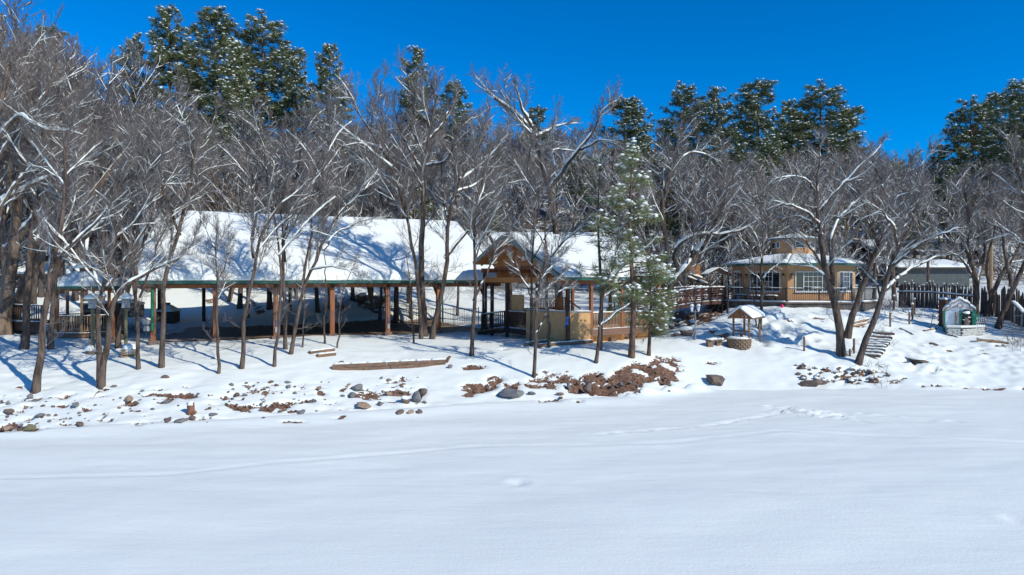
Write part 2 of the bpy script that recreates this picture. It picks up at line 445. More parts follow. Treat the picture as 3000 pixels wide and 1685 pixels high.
# earth showing through: (px, py, half width, half height, strength) on the bank
DIRT = [
    (1790, 1120, 95, 40, 1), (1880, 1090, 75, 38, 1), (1940, 1075, 50, 35, 1), (1700, 1130, 60, 28, .9), (1955, 1110, 30, 22, .8), (1765, 1145, 55, 18, 1),
    (1600, 1122, 62, 22, .68), (1650, 1112, 40, 24, .62), (1570, 1130, 36, 16, .75), (1610, 1092, 26, 16, .5), (1680, 1140, 35, 12, .6), (1400, 1135, 60, 20, .95), (1450, 1112, 28, 14, .95), (1372, 1155, 24, 10, .9), (1500, 1123, 30, 10, .8), (1510, 1138, 40, 7, .8),
    (1480, 1155, 35, 6, .8), (1390, 1075, 40, 9, .8), (1375, 1082, 26, 8, .55),
    (1160, 1150, 48, 12, .9), (1090, 1155, 36, 10, .75), (1150, 1120, 20, 16, .85), (1230, 1150, 14, 20, .9), (1040, 1160, 30, 8, .7), (1180, 1110, 12, 10, .7),
    (700, 1195, 40, 10, .85), (780, 1195, 32, 12, .9), (830, 1185, 42, 12, .9), (740, 1192, 30, 7, .8), (905, 1175, 20, 6, .7), (940, 1150, 16, 8, .8), (930, 1135, 9, 8, .7), (680, 1185, 18, 9, .8),
    (550, 1158, 34, 12, 1), (480, 1155, 30, 9, .7), (470, 1140, 20, 6, .6), (385, 1180, 26, 9, .8), (190, 1188, 16, 7, .7), (480, 1178, 22, 6, .8), (310, 1192, 16, 4, .7), (255, 1199, 16, 4, .7), (620, 1160, 22, 9, .7), (660, 1165, 22, 8, .7),
    (20, 1210, 26, 6, .8), (60, 1205, 20, 6, .7), (15, 1255, 30, 12, .95), (40, 1240, 20, 8, .8), (85, 1255, 44, 12, .9), (410, 1240, 40, 9, .95), (225, 1245, 22, 7, .8), (190, 1242, 18, 6, .6), (490, 1232, 16, 6, .8), (870, 1233, 26, 7, .9), (835, 1237, 14, 5, .9), (995, 1220, 16, 8, .9),
    (150, 1215, 18, 5, .5), (185, 1225, 16, 4, .6), (290, 1160, 30, 4, .5), (420, 1155, 16, 4, .5), (520, 1160, 30, 6, .5), (730, 1135, 16, 9, .6), (800, 1125, 16, 5, .6), (875, 1143, 22, 5, .6), (660, 1150, 10, 4, .5),
    (1620, 1172, 22, 6, .8), (1585, 1175, 10, 5, .8), (1692, 1175, 10, 4, .8), (1990, 1080, 14, 16, .7), (1985, 1110, 10, 6, .6), (2085, 1062, 20, 5, .9), (2120, 1050, 4, 5, .5),
    (2350, 1075, 18, 8, .6), (2420, 1085, 20, 6, .6), (2480, 1100, 40, 7, .7), (2450, 1110, 30, 7, .8), (2530, 1090, 36, 10, .6), (2560, 1115, 40, 7, .8), (2620, 1115, 18, 8, .6), (2650, 1108, 16, 6, .5), (2700, 1130, 12, 4, .9), (2745, 1129, 22, 3, .9), (2790, 1130, 16, 3, .7),
    (2880, 1138, 24, 5, 1), (2930, 1140, 28, 3, 1), (2830, 1136, 20, 3, .8), (2998, 1139, 10, 5, 1), (2665, 1062, 30, 5, .9), (2780, 1025, 20, 5, .8), (2880, 1022, 14, 4, .7), (2930, 1010, 26, 4, .7), (2880, 1035, 20, 4, .6),
    (2310, 945, 14, 6, .9), (2390, 930, 14, 6, .6), (2410, 935, 10, 8, .7), (2520, 940, 40, 10, .7), (2510, 955, 34, 7, .5), (1300, 1020, 20, 3, .7), (1480, 1022, 14, 4, .7), (1540, 1010, 30, 4, .5), (620, 1050, 22, 3, .5), (450, 1050, 14, 3, .6),
    (1080, 880, 40, 30, .75), (1040, 870, 26, 20, .7), (1110, 905, 30, 16, .7), (1000, 900, 20, 14, .6), (760, 905, 20, 16, .7), (620, 880, 24, 9, .6), (740, 890, 18, 12, .6), (2040, 935, 60, 22, 1), (2090, 915, 36, 18, 1), (1990, 930, 40, 20, .9), (2110, 905, 20, 14, .9),
]
PW = V(0.896, 0.444, 0); PN = V(-0.444, 0.896, 0); PO = V(-18.7, 35.6, 0)     # long pavilion: along, across, first front post
def pav_sd(x, y):
    dx, dy = x - PO[0], y - PO[1]
    return dx * PW[0] + dy * PW[1], dx * PN[0] + dy * PN[1]

def make_ground():
    xs = np.concatenate([np.array([-420, -300, -220, -160, -120, -95, -80, -70, -60, -52, -46, -42]), np.arange(-38, 38.01, 0.185), np.array([42, 46, 52, 60, 70, 80, 95, 120, 160, 220, 300, 420])])
    ys = np.concatenate([np.array([-150, -80, -40, -20, -8, 0, 5, 8]), np.arange(10, 16, 0.25), np.arange(16, 45, 0.115), np.arange(45, 62, 0.3), np.arange(62, 120, 2.0), np.arange(120, 240, 6), np.array([260, 300, 360, 450, 600, 900])])
    X, Y = np.meshgrid(xs, ys)
    Z = H(X, Y)
    # dirt weight
    px = 1500 + X / np.maximum(Y, 1) * 2000
    py = 815 - (Z - CAMZ) / np.maximum(Y, 1) * 2000
    wob = 1 + 1.5 * fbm(X * 1.7, Y * 1.7, 4)
    dirt = np.zeros_like(X)
    for cx, cy, rx, ry, s in DIRT:
        kx = .85 if cx < 1690 or cx > 1990 else .88
        q = ((px - cx) / (rx * kx)) ** 2 + ((py - cy) / (ry * kx * .95)) ** 2
        m = q < 3.2
        if m.any():
            dirt[m] = np.maximum(dirt[m], s * np.clip(1.55 - q[m] * wob[m], 0, 1))
    dirt[Y < 20] = 0
    fl0 = sstep(0.25, 0.9, Y - edge_y(X)) * sstep(-1500, 100, px) * sstep(1330, 1180, px) * sstep(1112, 1135, py)
    fl0 = np.maximum(fl0, sstep(2330, 2400, px) * sstep(2680, 2560, px) * sstep(1060, 1085, py) * sstep(1130, 1122, py) * 1.1)
    Z = Z + 0.06 * sstep(6, 24, Y) * sstep(0.3, -0.6, Y - edge_y(X)) * np.clip(fbm(X * 0.45, Y * 1.6, 4) + .1, -.2, .5)
    cl = np.clip(fbm(X * 0.7 + 40, Y * 1.3, 3) * 1.6 + .5, 0, 1)
    fleck = np.clip((fbm(X * 3.0, Y * 5.0, 3) - 0.085) * 7, 0, 1) * fl0 * np.clip(cl * 1.5, 0, 1)
    hol = fbm(X * 2.2 + 3, Y * 3.6, 3)
    hol2 = fbm(X * 6 + 30, Y * 9, 2)
    cut = sstep(1670, 1720, px) * sstep(2000, 1960, px)
    dirt = dirt * np.clip(1.2 + cut * .12 - 6.0 * np.clip(hol - 0.04, 0, 1) - 3.0 * np.clip(hol2 - .06, 0, 1), 0, 1)
    dirt = np.maximum(dirt, fleck * .95)
    Z = Z - 0.13 * sstep(0.25, 0.6, dirt)
    lumpy = sstep(0.4, 0.8, dirt)
    Z = Z + lumpy * (0.46 * fbm(X * 2.6, Y * 1.1, 3) + 0.16 * fbm(X * 7, Y * 5, 2))
    # dirt floor of the pavilion
    s, d = pav_sd(X, Y)
    fl = sstep(-0.9, 0.6, s + 2.0 * fbm(X * 0.6, Y * 0.6, 3) - 0.14 * np.maximum(0, d)) * sstep(20.4, 19.0, s) * sstep(0.35, 0.9, d + 0.9 * fbm(X * 0.9, Y * 0.9, 3)) * sstep(13.2, 12.0, d + 2.5 * fbm(X * 0.35, Y * 0.35, 3))
    thin = sstep(5.5, 1.0, s)
    Z = np.where(fl > 0.02, Z * (1 - fl) + (0.02 * fbm(X, Y, 3) - 0.06) * fl, Z)
    # cleared yard between the pavilions
    # bent line of a trail across the field, and animal tracks
    tx = np.array([-40, -13.2, -9.3, -5.5, -1.1, 5.1, 8.8, 15.9, 30]); ty = np.array([15.5, 17.6, 18.0, 19.5, 21.2, 21.4, 22.9, 21.15, 19.0])
    dd = Y - np.interp(X, tx, ty) - 0.25 * fbm(X * 0.7, X * 0, 2)
    tk = 0.35 + 0.9 * np.clip(fbm(X * 0.9, X * 0 + 2, 3) + .4, 0, 1)
    Z = Z + tk * (-0.028 * np.exp(-(dd / 0.13) ** 2) + 0.013 * np.exp(-((dd - 0.27) / 0.13) ** 2) + 0.013 * np.exp(-((dd + 0.29) / 0.15) ** 2))
    def prints(pts, r, h):
        nonlocal Z
        for ax, ay in pts:
            m = (np.abs(X - ax) < 1) & (np.abs(Y - ay) < 1)
            if m.any():
                rr = ((X[m] - ax) / r) ** 2 + ((Y[m] - ay) / (r * 1.3)) ** 2
                Z[m] += -h * np.exp(-rr) + 0.4 * h * np.exp(-((np.sqrt(rr) - 1.6) / 0.5) ** 2)
    rr = random.Random(5)
    P0 = []
    for (a, b, n, j) in (((10.0, 26.8), (11.9, 25.2), 34, .4), ((10.2, 26.2), (12.6, 23.9), 26, .12), ((10.8, 26.6), (12.2, 25.0), 34, .35), ((7.2, 24.0), (10.4, 26.0), 18, .08), ((3.0, 22.6), (7.2, 24.0), 12, .06), ((11, 26.6), (16, 24.2), 26, .12)):
        for k in range(n):
            t = (k + rr.random() * .6) / n
            P0.append((a[0] + (b[0] - a[0]) * t + rr.uniform(-j, j), a[1] + (b[1] - a[1]) * t + rr.uniform(-j, j)))
    prints(P0, 0.12, 0.055)
    P1 = [(rr.uniform(19, 27), rr.uniform(33.5, 37.5)) for k in range(60)]
    prints(P1, 0.17, 0.09)
    P2 = [(rr.uniform(11.5, 17.0), rr.uniform(36.5, 41.0)) for k in range(70)]
    prints(P2, 0.3, 0.11)
    prints([(10.8, 14.6), (0.15, 17.3), (12.0, 13.2), (13.5, 15.5)], 0.2, 0.06)
    ny, nx = X.shape
    verts = np.c_[X.ravel(), Y.ravel(), Z.ravel()]
    ii = np.arange(ny * nx).reshape(ny, nx)
    q = np.stack([ii[:-1, :-1], ii[:-1, 1:], ii[1:, 1:], ii[1:, :-1]], -1).reshape(-1, 4)
    me = fast_mesh('ground', verts, [q], smooth=True)
    for nm, arr in (('dirt', dirt), ('floor', fl), ('thin', thin * fl), ('hill', sstep(58, 75, Y))):
        at_ = me.attributes.new(nm, 'FLOAT', 'POINT')
        at_.data.foreach_set('value', arr.ravel().astype(np.float32))
    m = bpy.data.materials.new('snow_ground')
    m.use_nodes = True
    nt = m.node_tree
    N, L = nt.nodes, nt.links
    b = N['Principled BSDF']
    b.inputs['Roughness'].default_value = 0.65
    b.inputs['Specular IOR Level'].default_value = 0.2
    geo = N.new('ShaderNodeNewGeometry')
    def noise(sc, det=5, vec=None, rough=0.6):
        n = N.new('ShaderNodeTexNoise')
        n.inputs['Scale'].default_value = sc
        n.inputs['Detail'].default_value = det
        n.inputs['Roughness'].default_value = rough
        L.new(vec if vec else geo.outputs['Position'], n.inputs['Vector'])
        return n
    def attr(nm):
        a = N.new('ShaderNodeAttribute')
        a.attribute_name = nm
        return a.outputs['Fac']
    def ramp(src, stops):
        r = N.new('ShaderNodeValToRGB')
        e = r.color_ramp.elements
        e[0].position, e[0].color = stops[0][0], (*stops[0][1], 1)
        e[1].position, e[1].color = stops[-1][0], (*stops[-1][1], 1)
        for p, c in stops[1:-1]:
            k = e.new(p)
            k.color = (*c, 1)
        L.new(src, r.inputs['Fac'])
        return r.outputs['Color']
    def mth(op, a, b_):
        n = N.new('ShaderNodeMath')
        n.operation = op
        for i, v in enumerate((a, b_)):
            if isinstance(v, (int, float)):
                n.inputs[i].default_value = v
            else:
                L.new(v, n.inputs[i])
        return n.outputs[0]
    def mix(f, a, b_):
        n = N.new('ShaderNodeMix')
        n.data_type = 'RGBA'
        L.new(f, n.inputs[0])
        L.new(a, n.inputs[6])
        L.new(b_, n.inputs[7])
        return n.outputs[2]
    snow = ramp(noise(0.35, 6).outputs['Fac'], [(0.3, (0.855, 0.88, 0.80)), (0.7, (0.885, 0.908, 0.83))])
    earth = ramp(noise(7, 6, rough=0.7).outputs['Fac'], [(0.3, (0.062, 0.036, 0.026)), (0.46, (0.165, 0.092, 0.06)), (0.58, (0.26, 0.15, 0.095)), (0.72, (0.44, 0.29, 0.17))])
    floor = ramp(noise(1.6, 7, rough=0.7).outputs['Fac'], [(0.3, (0.10, 0.07, 0.055)), (0.5, (0.24, 0.165, 0.115)), (0.7, (0.46, 0.33, 0.19))])
    dusty = ramp(noise(2.5, 6).outputs['Fac'], [(0.35, (0.30, 0.25, 0.225)), (0.65, (0.55, 0.50, 0.47))])
    leaf = ramp(noise(3, 6, rough=0.75).outputs['Fac'], [(0.35, (0.075, 0.058, 0.045)), (0.6, (0.17, 0.13, 0.095))])
    brk = noise(9, 5).outputs['Fac']
    fd = mth('GREATER_THAN', mth('ADD', attr('dirt'), mth('MULTIPLY', mth('SUBTRACT', brk, 0.5), 1.1)), 0.42)
    ff = mth('GREATER_THAN', mth('ADD', attr('floor'), mth('MULTIPLY', mth('SUBTRACT', brk, 0.5), 0.9)), 0.5)
    hillp = noise(0.5, 6, rough=0.7).outputs['Fac']
    fh = mth('MULTIPLY', attr('hill'), mth('GREATER_THAN', hillp, 0.47))
    c = mix(fh, snow, leaf)
    c = mix(ff, c, mix(attr('thin'), floor, dusty))
    c = mix(fd, c, earth)
    L.new(c, b.inputs['Base Color'])
    mp = N.new('ShaderNodeMapping')
    mp.inputs['Scale'].default_value = (0.35, 1.6, 1.0)
    L.new(geo.outputs['Position'], mp.inputs['Vector'])
    hsum = mth('ADD', mth('MULTIPLY', noise(2.2, 5, mp.outputs['Vector']).outputs['Fac'], 0.55), mth('MULTIPLY', noise(13, 5, rough=0.7).outputs['Fac'], 0.26))
    hsum = mth('ADD', hsum, mth('MULTIPLY', noise(45, 3).outputs['Fac'], 0.06))
    hsum = mth('ADD', hsum, mth('MULTIPLY', fd, mth('MULTIPLY', noise(10, 5, rough=0.7).outputs['Fac'], 2.2)))
    bp = N.new('ShaderNodeBump')
    bp.inputs['Strength'].default_value = 0.35
    bp.inputs['Distance'].default_value = 0.10
    L.new(hsum, bp.inputs['Height'])
    L.new(bp.outputs['Normal'], b.inputs['Normal'])
    o = link('snow_ground', me, m, None, 'structure')
    return o
ground = make_ground()
# ------------------------------------------------------------------ trees
def resample(poly, k):
    poly = np.asarray(poly, float)
    seg = np.linalg.norm(np.diff(poly, axis=0), axis=1)
    c = np.r_[0, np.cumsum(seg)]
    t = np.linspace(0, c[-1], k)
    out = np.stack([np.interp(t, c, poly[:, i]) for i in range(3)], 1)
    for _ in range(2):
        out[1:-1] = 0.5 * out[1:-1] + 0.25 * (out[:-2] + out[2:])
    return out

def tubes(P, R, sides):
    """P (n,k,3), R (n,k) -> verts, quads"""
    n, k, _ = P.shape
    T = np.empty_like(P)
    T[:, 1:-1] = P[:, 2:] - P[:, :-2]
    T[:, 0] = P[:, 1] - P[:, 0]
    T[:, -1] = P[:, -1] - P[:, -2]
    T /= np.linalg.norm(T, axis=2, keepdims=True) + 1e-9
    ref = np.zeros((n, 1, 3))
    m = np.abs(P[:, -1, 2] - P[:, 0, 2]) > 0.7 * np.linalg.norm(P[:, -1] - P[:, 0], axis=1)
    ref[m, 0, 0] = 1
    ref[~m, 0, 2] = 1
    A = ref - T * (T * ref).sum(2, keepdims=True)
    A /= np.linalg.norm(A, axis=2, keepdims=True) + 1e-9
    B = np.cross(T, A)
    ang = 2 * np.pi * np.arange(sides) / sides
    vs = P[:, :, None, :] + R[:, :, None, None] * (np.cos(ang)[None, None, :, None] * A[:, :, None, :] + np.sin(ang)[None, None, :, None] * B[:, :, None, :])
    vs = vs.reshape(-1, 3)
    base = (np.arange(n) * k * sides)[:, None, None]
    i = (np.arange(k - 1) * sides)[None, :, None]
    j = np.arange(sides)[None, None, :]
    j2 = (j + 1) % sides
    q = np.stack([base + i + j, base + i + j2, base + i + sides + j2, base + i + sides + j], -1).reshape(-1, 4)
    return vs, q

def merge(parts):
    vs, fs, off = [], [], 0
    for v, f in parts:
        vs.append(v)
        fs.append(f + off)
        off += len(v)
    return np.concatenate(vs), [np.concatenate(fs)]

def spawn(rng, P, R, n_per, t0, t1, length, ang, trop, wob, rratio, k, rmin, taper=0.3, absolute=False, upbias=0.0):
    n, k0, _ = P.shape
    idx = np.repeat(np.arange(n), n_per)
    m = len(idx)
    t = t0 + (t1 - t0) * ((np.tile(np.arange(n_per), n) + rng.random(m)) / n_per)
    f = t * (k0 - 1)
    i = np.minimum(f.astype(int), k0 - 2)
    u = (f - i)[:, None]
    p = P[idx, i] * (1 - u) + P[idx, i + 1] * u
    r = R[idx, i] * (1 - u[:, 0]) + R[idx, i + 1] * u[:, 0]
    T = P[idx, i + 1] - P[idx, i]
    T /= np.linalg.norm(T, axis=1, keepdims=True) + 1e-9
    rv = rng.normal(size=(m, 3))
    perp = rv - T * (rv * T).sum(1, keepdims=True)
    perp /= np.linalg.norm(perp, axis=1, keepdims=True) + 1e-9
    a = np.radians(rng.uniform(ang[0], ang[1], m))[:, None]
    d = np.cos(a) * T + np.sin(a) * perp
    d[:, 2] += upbias
    d /= np.linalg.norm(d, axis=1, keepdims=True)
    plen = np.linalg.norm(np.diff(P, axis=1), axis=2).sum(1)[idx]
    L = (length if absolute else length * plen) * rng.uniform(0.6, 1.25, m) * (1.15 - 0.5 * t)
    out = np.empty((m, k, 3))
    out[:, 0] = p
    step = (L / (k - 1))[:, None]
    for q in range(1, k):
        d = d + rng.normal(size=(m, 3)) * wob
        d[:, 2] += trop
        d /= np.linalg.norm(d, axis=1, keepdims=True)
        out[:, q] = out[:, q - 1] + d * step
    r0 = np.maximum(np.minimum(r * rratio, 0.05 * L + 0.004), rmin)
    rr = r0[:, None] * np.linspace(1, taper, k)[None]
    return out, np.maximum(rr, rmin * 0.6)

def snow_on(rng, P, R, cover=0.75, thick=0.9, add=0.012, minslope=0.36):
    n, k, _ = P.shape
    T = np.empty_like(P)
    T[:, 1:-1] = P[:, 2:] - P[:, :-2]
    T[:, 0] = P[:, 1] - P[:, 0]
    T[:, -1] = P[:, -1] - P[:, -2]
    T /= np.linalg.norm(T, axis=2, keepdims=True) + 1e-9
    h = np.sqrt(np.clip(1 - T[:, :, 2] ** 2, 0, 1))
    a = np.clip((h - minslope) / 0.28, 0, 1)
    g = rng.random((n, k))
    g[:, 1:] = 0.5 * g[:, 1:] + 0.5 * g[:, :-1]
    a = a * (g < cover * .93 + .05) * rng.uniform(0.75, 1.12, (n, k))
    rs = (R * thick + add) * a
    up = np.zeros_like(P)
    up[:, :, 2] = 1
    nrm = up - T * T[:, :, 2:3]
    nrm /= np.linalg.norm(nrm, axis=2, keepdims=True) + 1e-6
    C = P + nrm * (R * 0.80 + add * 0.6)[:, :, None] * np.minimum(a, 1)[:, :, None]
    keep = a.max(1) > 0.15
    return C[keep], np.maximum(rs[keep], 0.0015)

def grow_bare(rng, paths, dens=1.0, brush=1.0, twig_r=0.0050, snow=1.0, sides=7, fine=True, sn=1.0, upb=0.18, t0=0.42, lean=0.0, low=0.0):
    """paths: list of (pts (k,3), radii(k)). Returns trunk, twigs and snow as (verts, faces)."""
    P0 = np.stack([p for p, r in paths])
    R0 = np.stack([r for p, r in paths])
    n1 = max(3, int(round(7 * dens)))
    P1, R1 = spawn(rng, P0, R0, n1, t0, 0.97, 0.36 * brush, (22, 58), 0.045, 0.10, 0.60, 7, 0.011, 0.25, upbias=upb)
    Pt, Rt = spawn(rng, P0, R0, 3, 0.90, 1.0, 0.34 * brush, (6, 34), 0.05, 0.09, 0.9, 7, 0.010, 0.25, upbias=0.25)
    P1, R1 = np.concatenate([P1, Pt]), np.concatenate([R1, Rt])
    if low:
        Pl, Rl = spawn(rng, P0[:1], R0[:1], int(low), 0.15, 0.5, 0.13, (50, 85), -0.03, 0.16, 0.3, 7, 0.009, 0.25)
        P1, R1 = np.concatenate([P1, Pl]), np.concatenate([R1, Rl])
    P2, R2 = spawn(rng, P1, R1, max(4, int(6 * dens)), 0.2, 0.99, 0.50, (18, 52), 0.05, 0.13, 0.6, 4, 0.007, 0.35, upbias=0.10)
    P3, R3 = spawn(rng, P2, R2, 6, 0.15, 0.99, 0.55, (15, 48), 0.05, 0.16, 0.65, 3, twig_r, 0.5, upbias=0.16)
    P3b, R3b = spawn(rng, P1, R1, 8, 0.25, 0.99, 0.30, (25, 60), 0.05, 0.16, 0.4, 3, twig_r, 0.5, upbias=0.15)
    tw = [tubes(P2, R2, 3), tubes(P3, R3, 3), tubes(P3b, R3b, 3)]
    if fine:
        P4, R4 = spawn(rng, P3, R3, 5, 0.1, 0.95, 0.60, (12, 45), 0.05, 0.18, 0.7, 2, twig_r * 0.8, 0.6, upbias=0.12)
        tw.append(tubes(P4, R4, 3))
    trunk = merge([tubes(P0, R0, sides), tubes(P1, R1, 5)])
    sp = []
    for P, R, c, th, ad, sd in ((P0, R0, 0.93, 0.85, 0.016, 5), (P1, R1, 0.88 * snow, 1.0, 0.018, 4), (P2, R2, 0.7 * snow, 1.1, 0.013, 3)):
        p, r = snow_on(rng, P, R, c, th * sn, ad * sn)
        if len(p):
            sp.append(tubes(p, r, sd))
    return trunk, merge(tw), merge(sp)

def make_tree(name, base, geo, label, cat, group=None, mats=(m_bark, m_twig, m_tsnow)):
    root = thing(name, base, label, cat, group)
    for nm, (v, f), m, kd in zip(('trunk', 'crown', 'snow'), geo, mats, (None, 'stuff', 'stuff')):
        me = fast_mesh(nm, v - np.asarray(base)[None], f, smooth=(nm != 'crown'))
        link(nm, me, m, root, kd)
    return root

BRANCH = {}
ELS = (-12, 12, 32, 52, 72, 86)
BL = 2.2
def branch_mesh(kind, ci, vi):
    """one leafy-less branch with its twigs and the snow lying on it, growing along +X at the class's slope"""
    key = (kind, ci, vi)
    if key in BRANCH:
        return BRANCH[key]
    rng = np.random.default_rng(500 + ci * 17 + vi * 101 + (7 if kind == 'thin' else 0) + (13 if kind == 'tan' else 0))
    el = rad(ELS[ci])
    d = V(math.cos(el), 0, math.sin(el))
    P = [V(0, 0, 0)]
    for q in range(7):
        d = d + rng.normal(size=3) * (.08, .13, .08)
        d[2] += .03 if ci > 0 else -.03
        d /= np.linalg.norm(d)
        P.append(P[-1] + d * BL / 7)
    P1 = np.array(P)[None]
    R1 = np.linspace(.030, .007, 8)[None] * (.7 if kind in ('thin', 'low') else 1)
    th = kind in ('thin', 'low')
    P2, R2 = spawn(rng, P1, R1, 6 if th else 9, 0.14, 0.99, 0.46, (18, 55), 0.07, 0.17, 0.5, 6, 0.0062, 0.45, upbias=0.14)
    P3, R3 = spawn(rng, P2, R2, 5 if th else 7, 0.12, 0.99, 0.50, (15, 50), 0.10, 0.2, 0.65, 4, .0045, 0.6, upbias=0.2)
    P3b, R3b = spawn(rng, P1, R1, 8, 0.2, 0.99, 0.28, (25, 60), 0.08, 0.18, 0.4, 4, .0045, 0.6, upbias=0.18)
    P4, R4 = spawn(rng, np.concatenate([P3, P3b]), np.concatenate([R3, R3b]), 3 if th else 7, 0.1, 0.95, 0.62, (12, 45), 0.06, 0.18, 0.7, 3, .0036, 0.7, upbias=0.16)
    v, f = merge([tubes(P1, R1, 5), tubes(P2, R2, 3), tubes(P3, R3, 3), tubes(P3b, R3b, 3), tubes(P4, R4, 3)])
    sp = []
    for P_, R_, c, th_, ad, sd in ((P1, R1, .95, 1.1, .016, 5), (P2, R2, .72, 1.2, .008, 3)):
        if kind == 'low':
            break
        p, r = snow_on(rng, P_, R_, c, th_, ad, .42)
        if len(p):
            sp.append(tubes(p, r, sd))
    if sp:
        v2, f2 = merge(sp)
        nf = len(f[0])
        me = fast_mesh('branch', np.concatenate([v, v2]), [np.concatenate([f[0], f2[0] + len(v)])])
        mi = np.zeros(nf + len(f2[0]), dtype=np.int32)
        mi[nf:] = 1
    else:
        me = fast_mesh('branch', v, f)
        mi = np.zeros(len(f[0]), dtype=np.int32)
    me.materials.append(m_twig_tan if kind == 'tan' else m_twig)
    me.materials.append(m_tsnow)
    me.polygons.foreach_set('material_index', mi)
    BRANCH[key] = me
    return me

def fg_tree(seed, paths_px, w, label, name='bare_tree', group=None, dens=1.0, brush=1.0, dY=1.0, Y=None, mats=(m_bark, m_twig, m_tsnow), wl=None, snow=1.0, sn=1.0, t0=0.42, low=4, fine=True, kind='full', **kw):
    """paths_px: first path starts at the foot of the trunk; the others branch off earlier ones"""
    rng = np.random.default_rng(seed)
    if Y is None:
        b = G(*paths_px[0][0])
    else:
        x = (paths_px[0][0][0] - 1500) / 2000 * Y
        b = V(x, Y, gz(x, Y))
    Y0 = b[1]
    done, out = [], []
    for pi, pp in enumerate(paths_px):
        pts, K = [], 14
        if pi == 0:
            ys, r0 = Y0, w / 4000.0 * Y0 * 0.66
        else:
            q = np.array(pp[0])
            best = min(((np.hypot(*(np.array(a) - q)), y, r) for a, y, r in done), key=lambda z: z[0])
            ys, r0 = best[1], best[2] * 0.80
            if wl and pi < len(wl) and wl[pi]:
                r0 = min(r0 * 1.05, wl[pi] / 4000.0 * Y0 * 0.78)
        drift = rng.uniform(-1, 1) * dY * (0.35 if pi == 0 else 1.0)
        L = len(pp)
        for i, (px, py) in enumerate(pp):
            t = i / max(1, L - 1)
            yy = ys + drift * t * (1 + 0.3 * math.sin(3 * t))
            pts.append(at(px, py, yy))
        if pi == 0:
            pts[0] = b - V(0, 0, 0.12)
        P = resample(pts, K)
        P[1:] += rng.normal(size=(K - 1, 3)) * 0.025
        LL = np.linalg.norm(P[-1] - P[0])
        ph = rng.uniform(0, 6.28, 3)
        tt = np.linspace(0, 1, K)
        P += (np.sin(tt[:, None] * rng.uniform(6, 12, 3)[None] + ph[None]) - np.sin(ph)[None]) * np.array([.02, .02, .012])[None] * LL * (.35 if pi == 0 else .75) * np.minimum(tt * 3, 1)[:, None]
        R = r0 * np.linspace(1, 0.16 if pi == 0 else 0.14, K) ** (0.72 if pi == 0 else 0.85)
        if pi == 0:
            R[0] *= 1.25
        R = np.maximum(R, 0.012)
        for i in range(K):
            y = P[i][1]
            done.append(((1500 + P[i][0] / y * 2000, 815 - (P[i][2] - CAMZ) / y * 2000), y, R[i]))
        out.append((P, R))
    P0 = np.stack([p for p, r in out])
    R0 = np.stack([r for p, r in out])
    P1, R1 = spawn(rng, P0, R0, max(3, int(round(9 * dens))), t0, 0.97, 0.33 * brush, (22, 60), 0.045, 0.10, 0.6, 7, 0.011, 0.25, upbias=0.18)
    Pt, Rt = spawn(rng, P0, R0, 4, 0.86, 1.0, 0.18 * brush, (4, 36), 0.05, 0.09, 0.9, 7, 0.010, 0.25, upbias=0.25)
    B_ = [(P1, R1), (Pt, Rt)]
    if low:
        Pl, Rl = spawn(rng, P0[:1], R0[:1], int(low), 0.14, 0.42, 0.14, (45, 80), 0.0, 0.16, 0.3, 7, 0.009, 0.25)
        B_.append((Pl, Rl))
    root = thing(name, b, label, 'tree', group)
    v, f = tubes(P0, R0, 8)
    link('trunk', fast_mesh('trunk', v - b[None], [f], smooth=True), mats[0], root)
    kk = np.linspace(0, P0.shape[1] - 1, 44)
    Pq = np.stack([[np.interp(kk, np.arange(P0.shape[1]), P0[j, :, c]) for c in range(3)] for j in range(len(P0))]).transpose(0, 2, 1)
    Rq = np.stack([np.interp(kk, np.arange(P0.shape[1]), R0[j]) for j in range(len(R0))])
    p, r = snow_on(rng, Pq, Rq, 0.86, 0.78 * sn, 0.018 * sn, .36)
    if len(p):
        v, f = tubes(p, r, 6)
        link('snow', fast_mesh('snow', v - b[None], [f], smooth=True), mats[2], root, 'stuff')
    kd = 'thin' if kind == 'thin' or name == 'sapling' else ('tan' if mats[1] is m_twig_tan else 'full')
    for bi, (P, R) in enumerate(B_):
        for i in range(len(P)):
            d = P[i, 3] - P[i, 0]
            L = np.linalg.norm(np.diff(P[i], axis=0), axis=1).sum()
            el = math.degrees(math.atan2(d[2], np.hypot(d[0], d[1])))
            ci = int(np.argmin([abs(el - e) for e in ELS]))
            me = branch_mesh('low' if bi == 2 else kd, ci, int(rng.integers(0, 3)))
            s = np.clip(L / BL, .25, 1.9)
            inst('branch', me, root, P[i, 0], math.atan2(d[1], d[0]) + rng.normal() * .1, (s, s * (1 if rng.random() < .5 else -1), s))
    return root

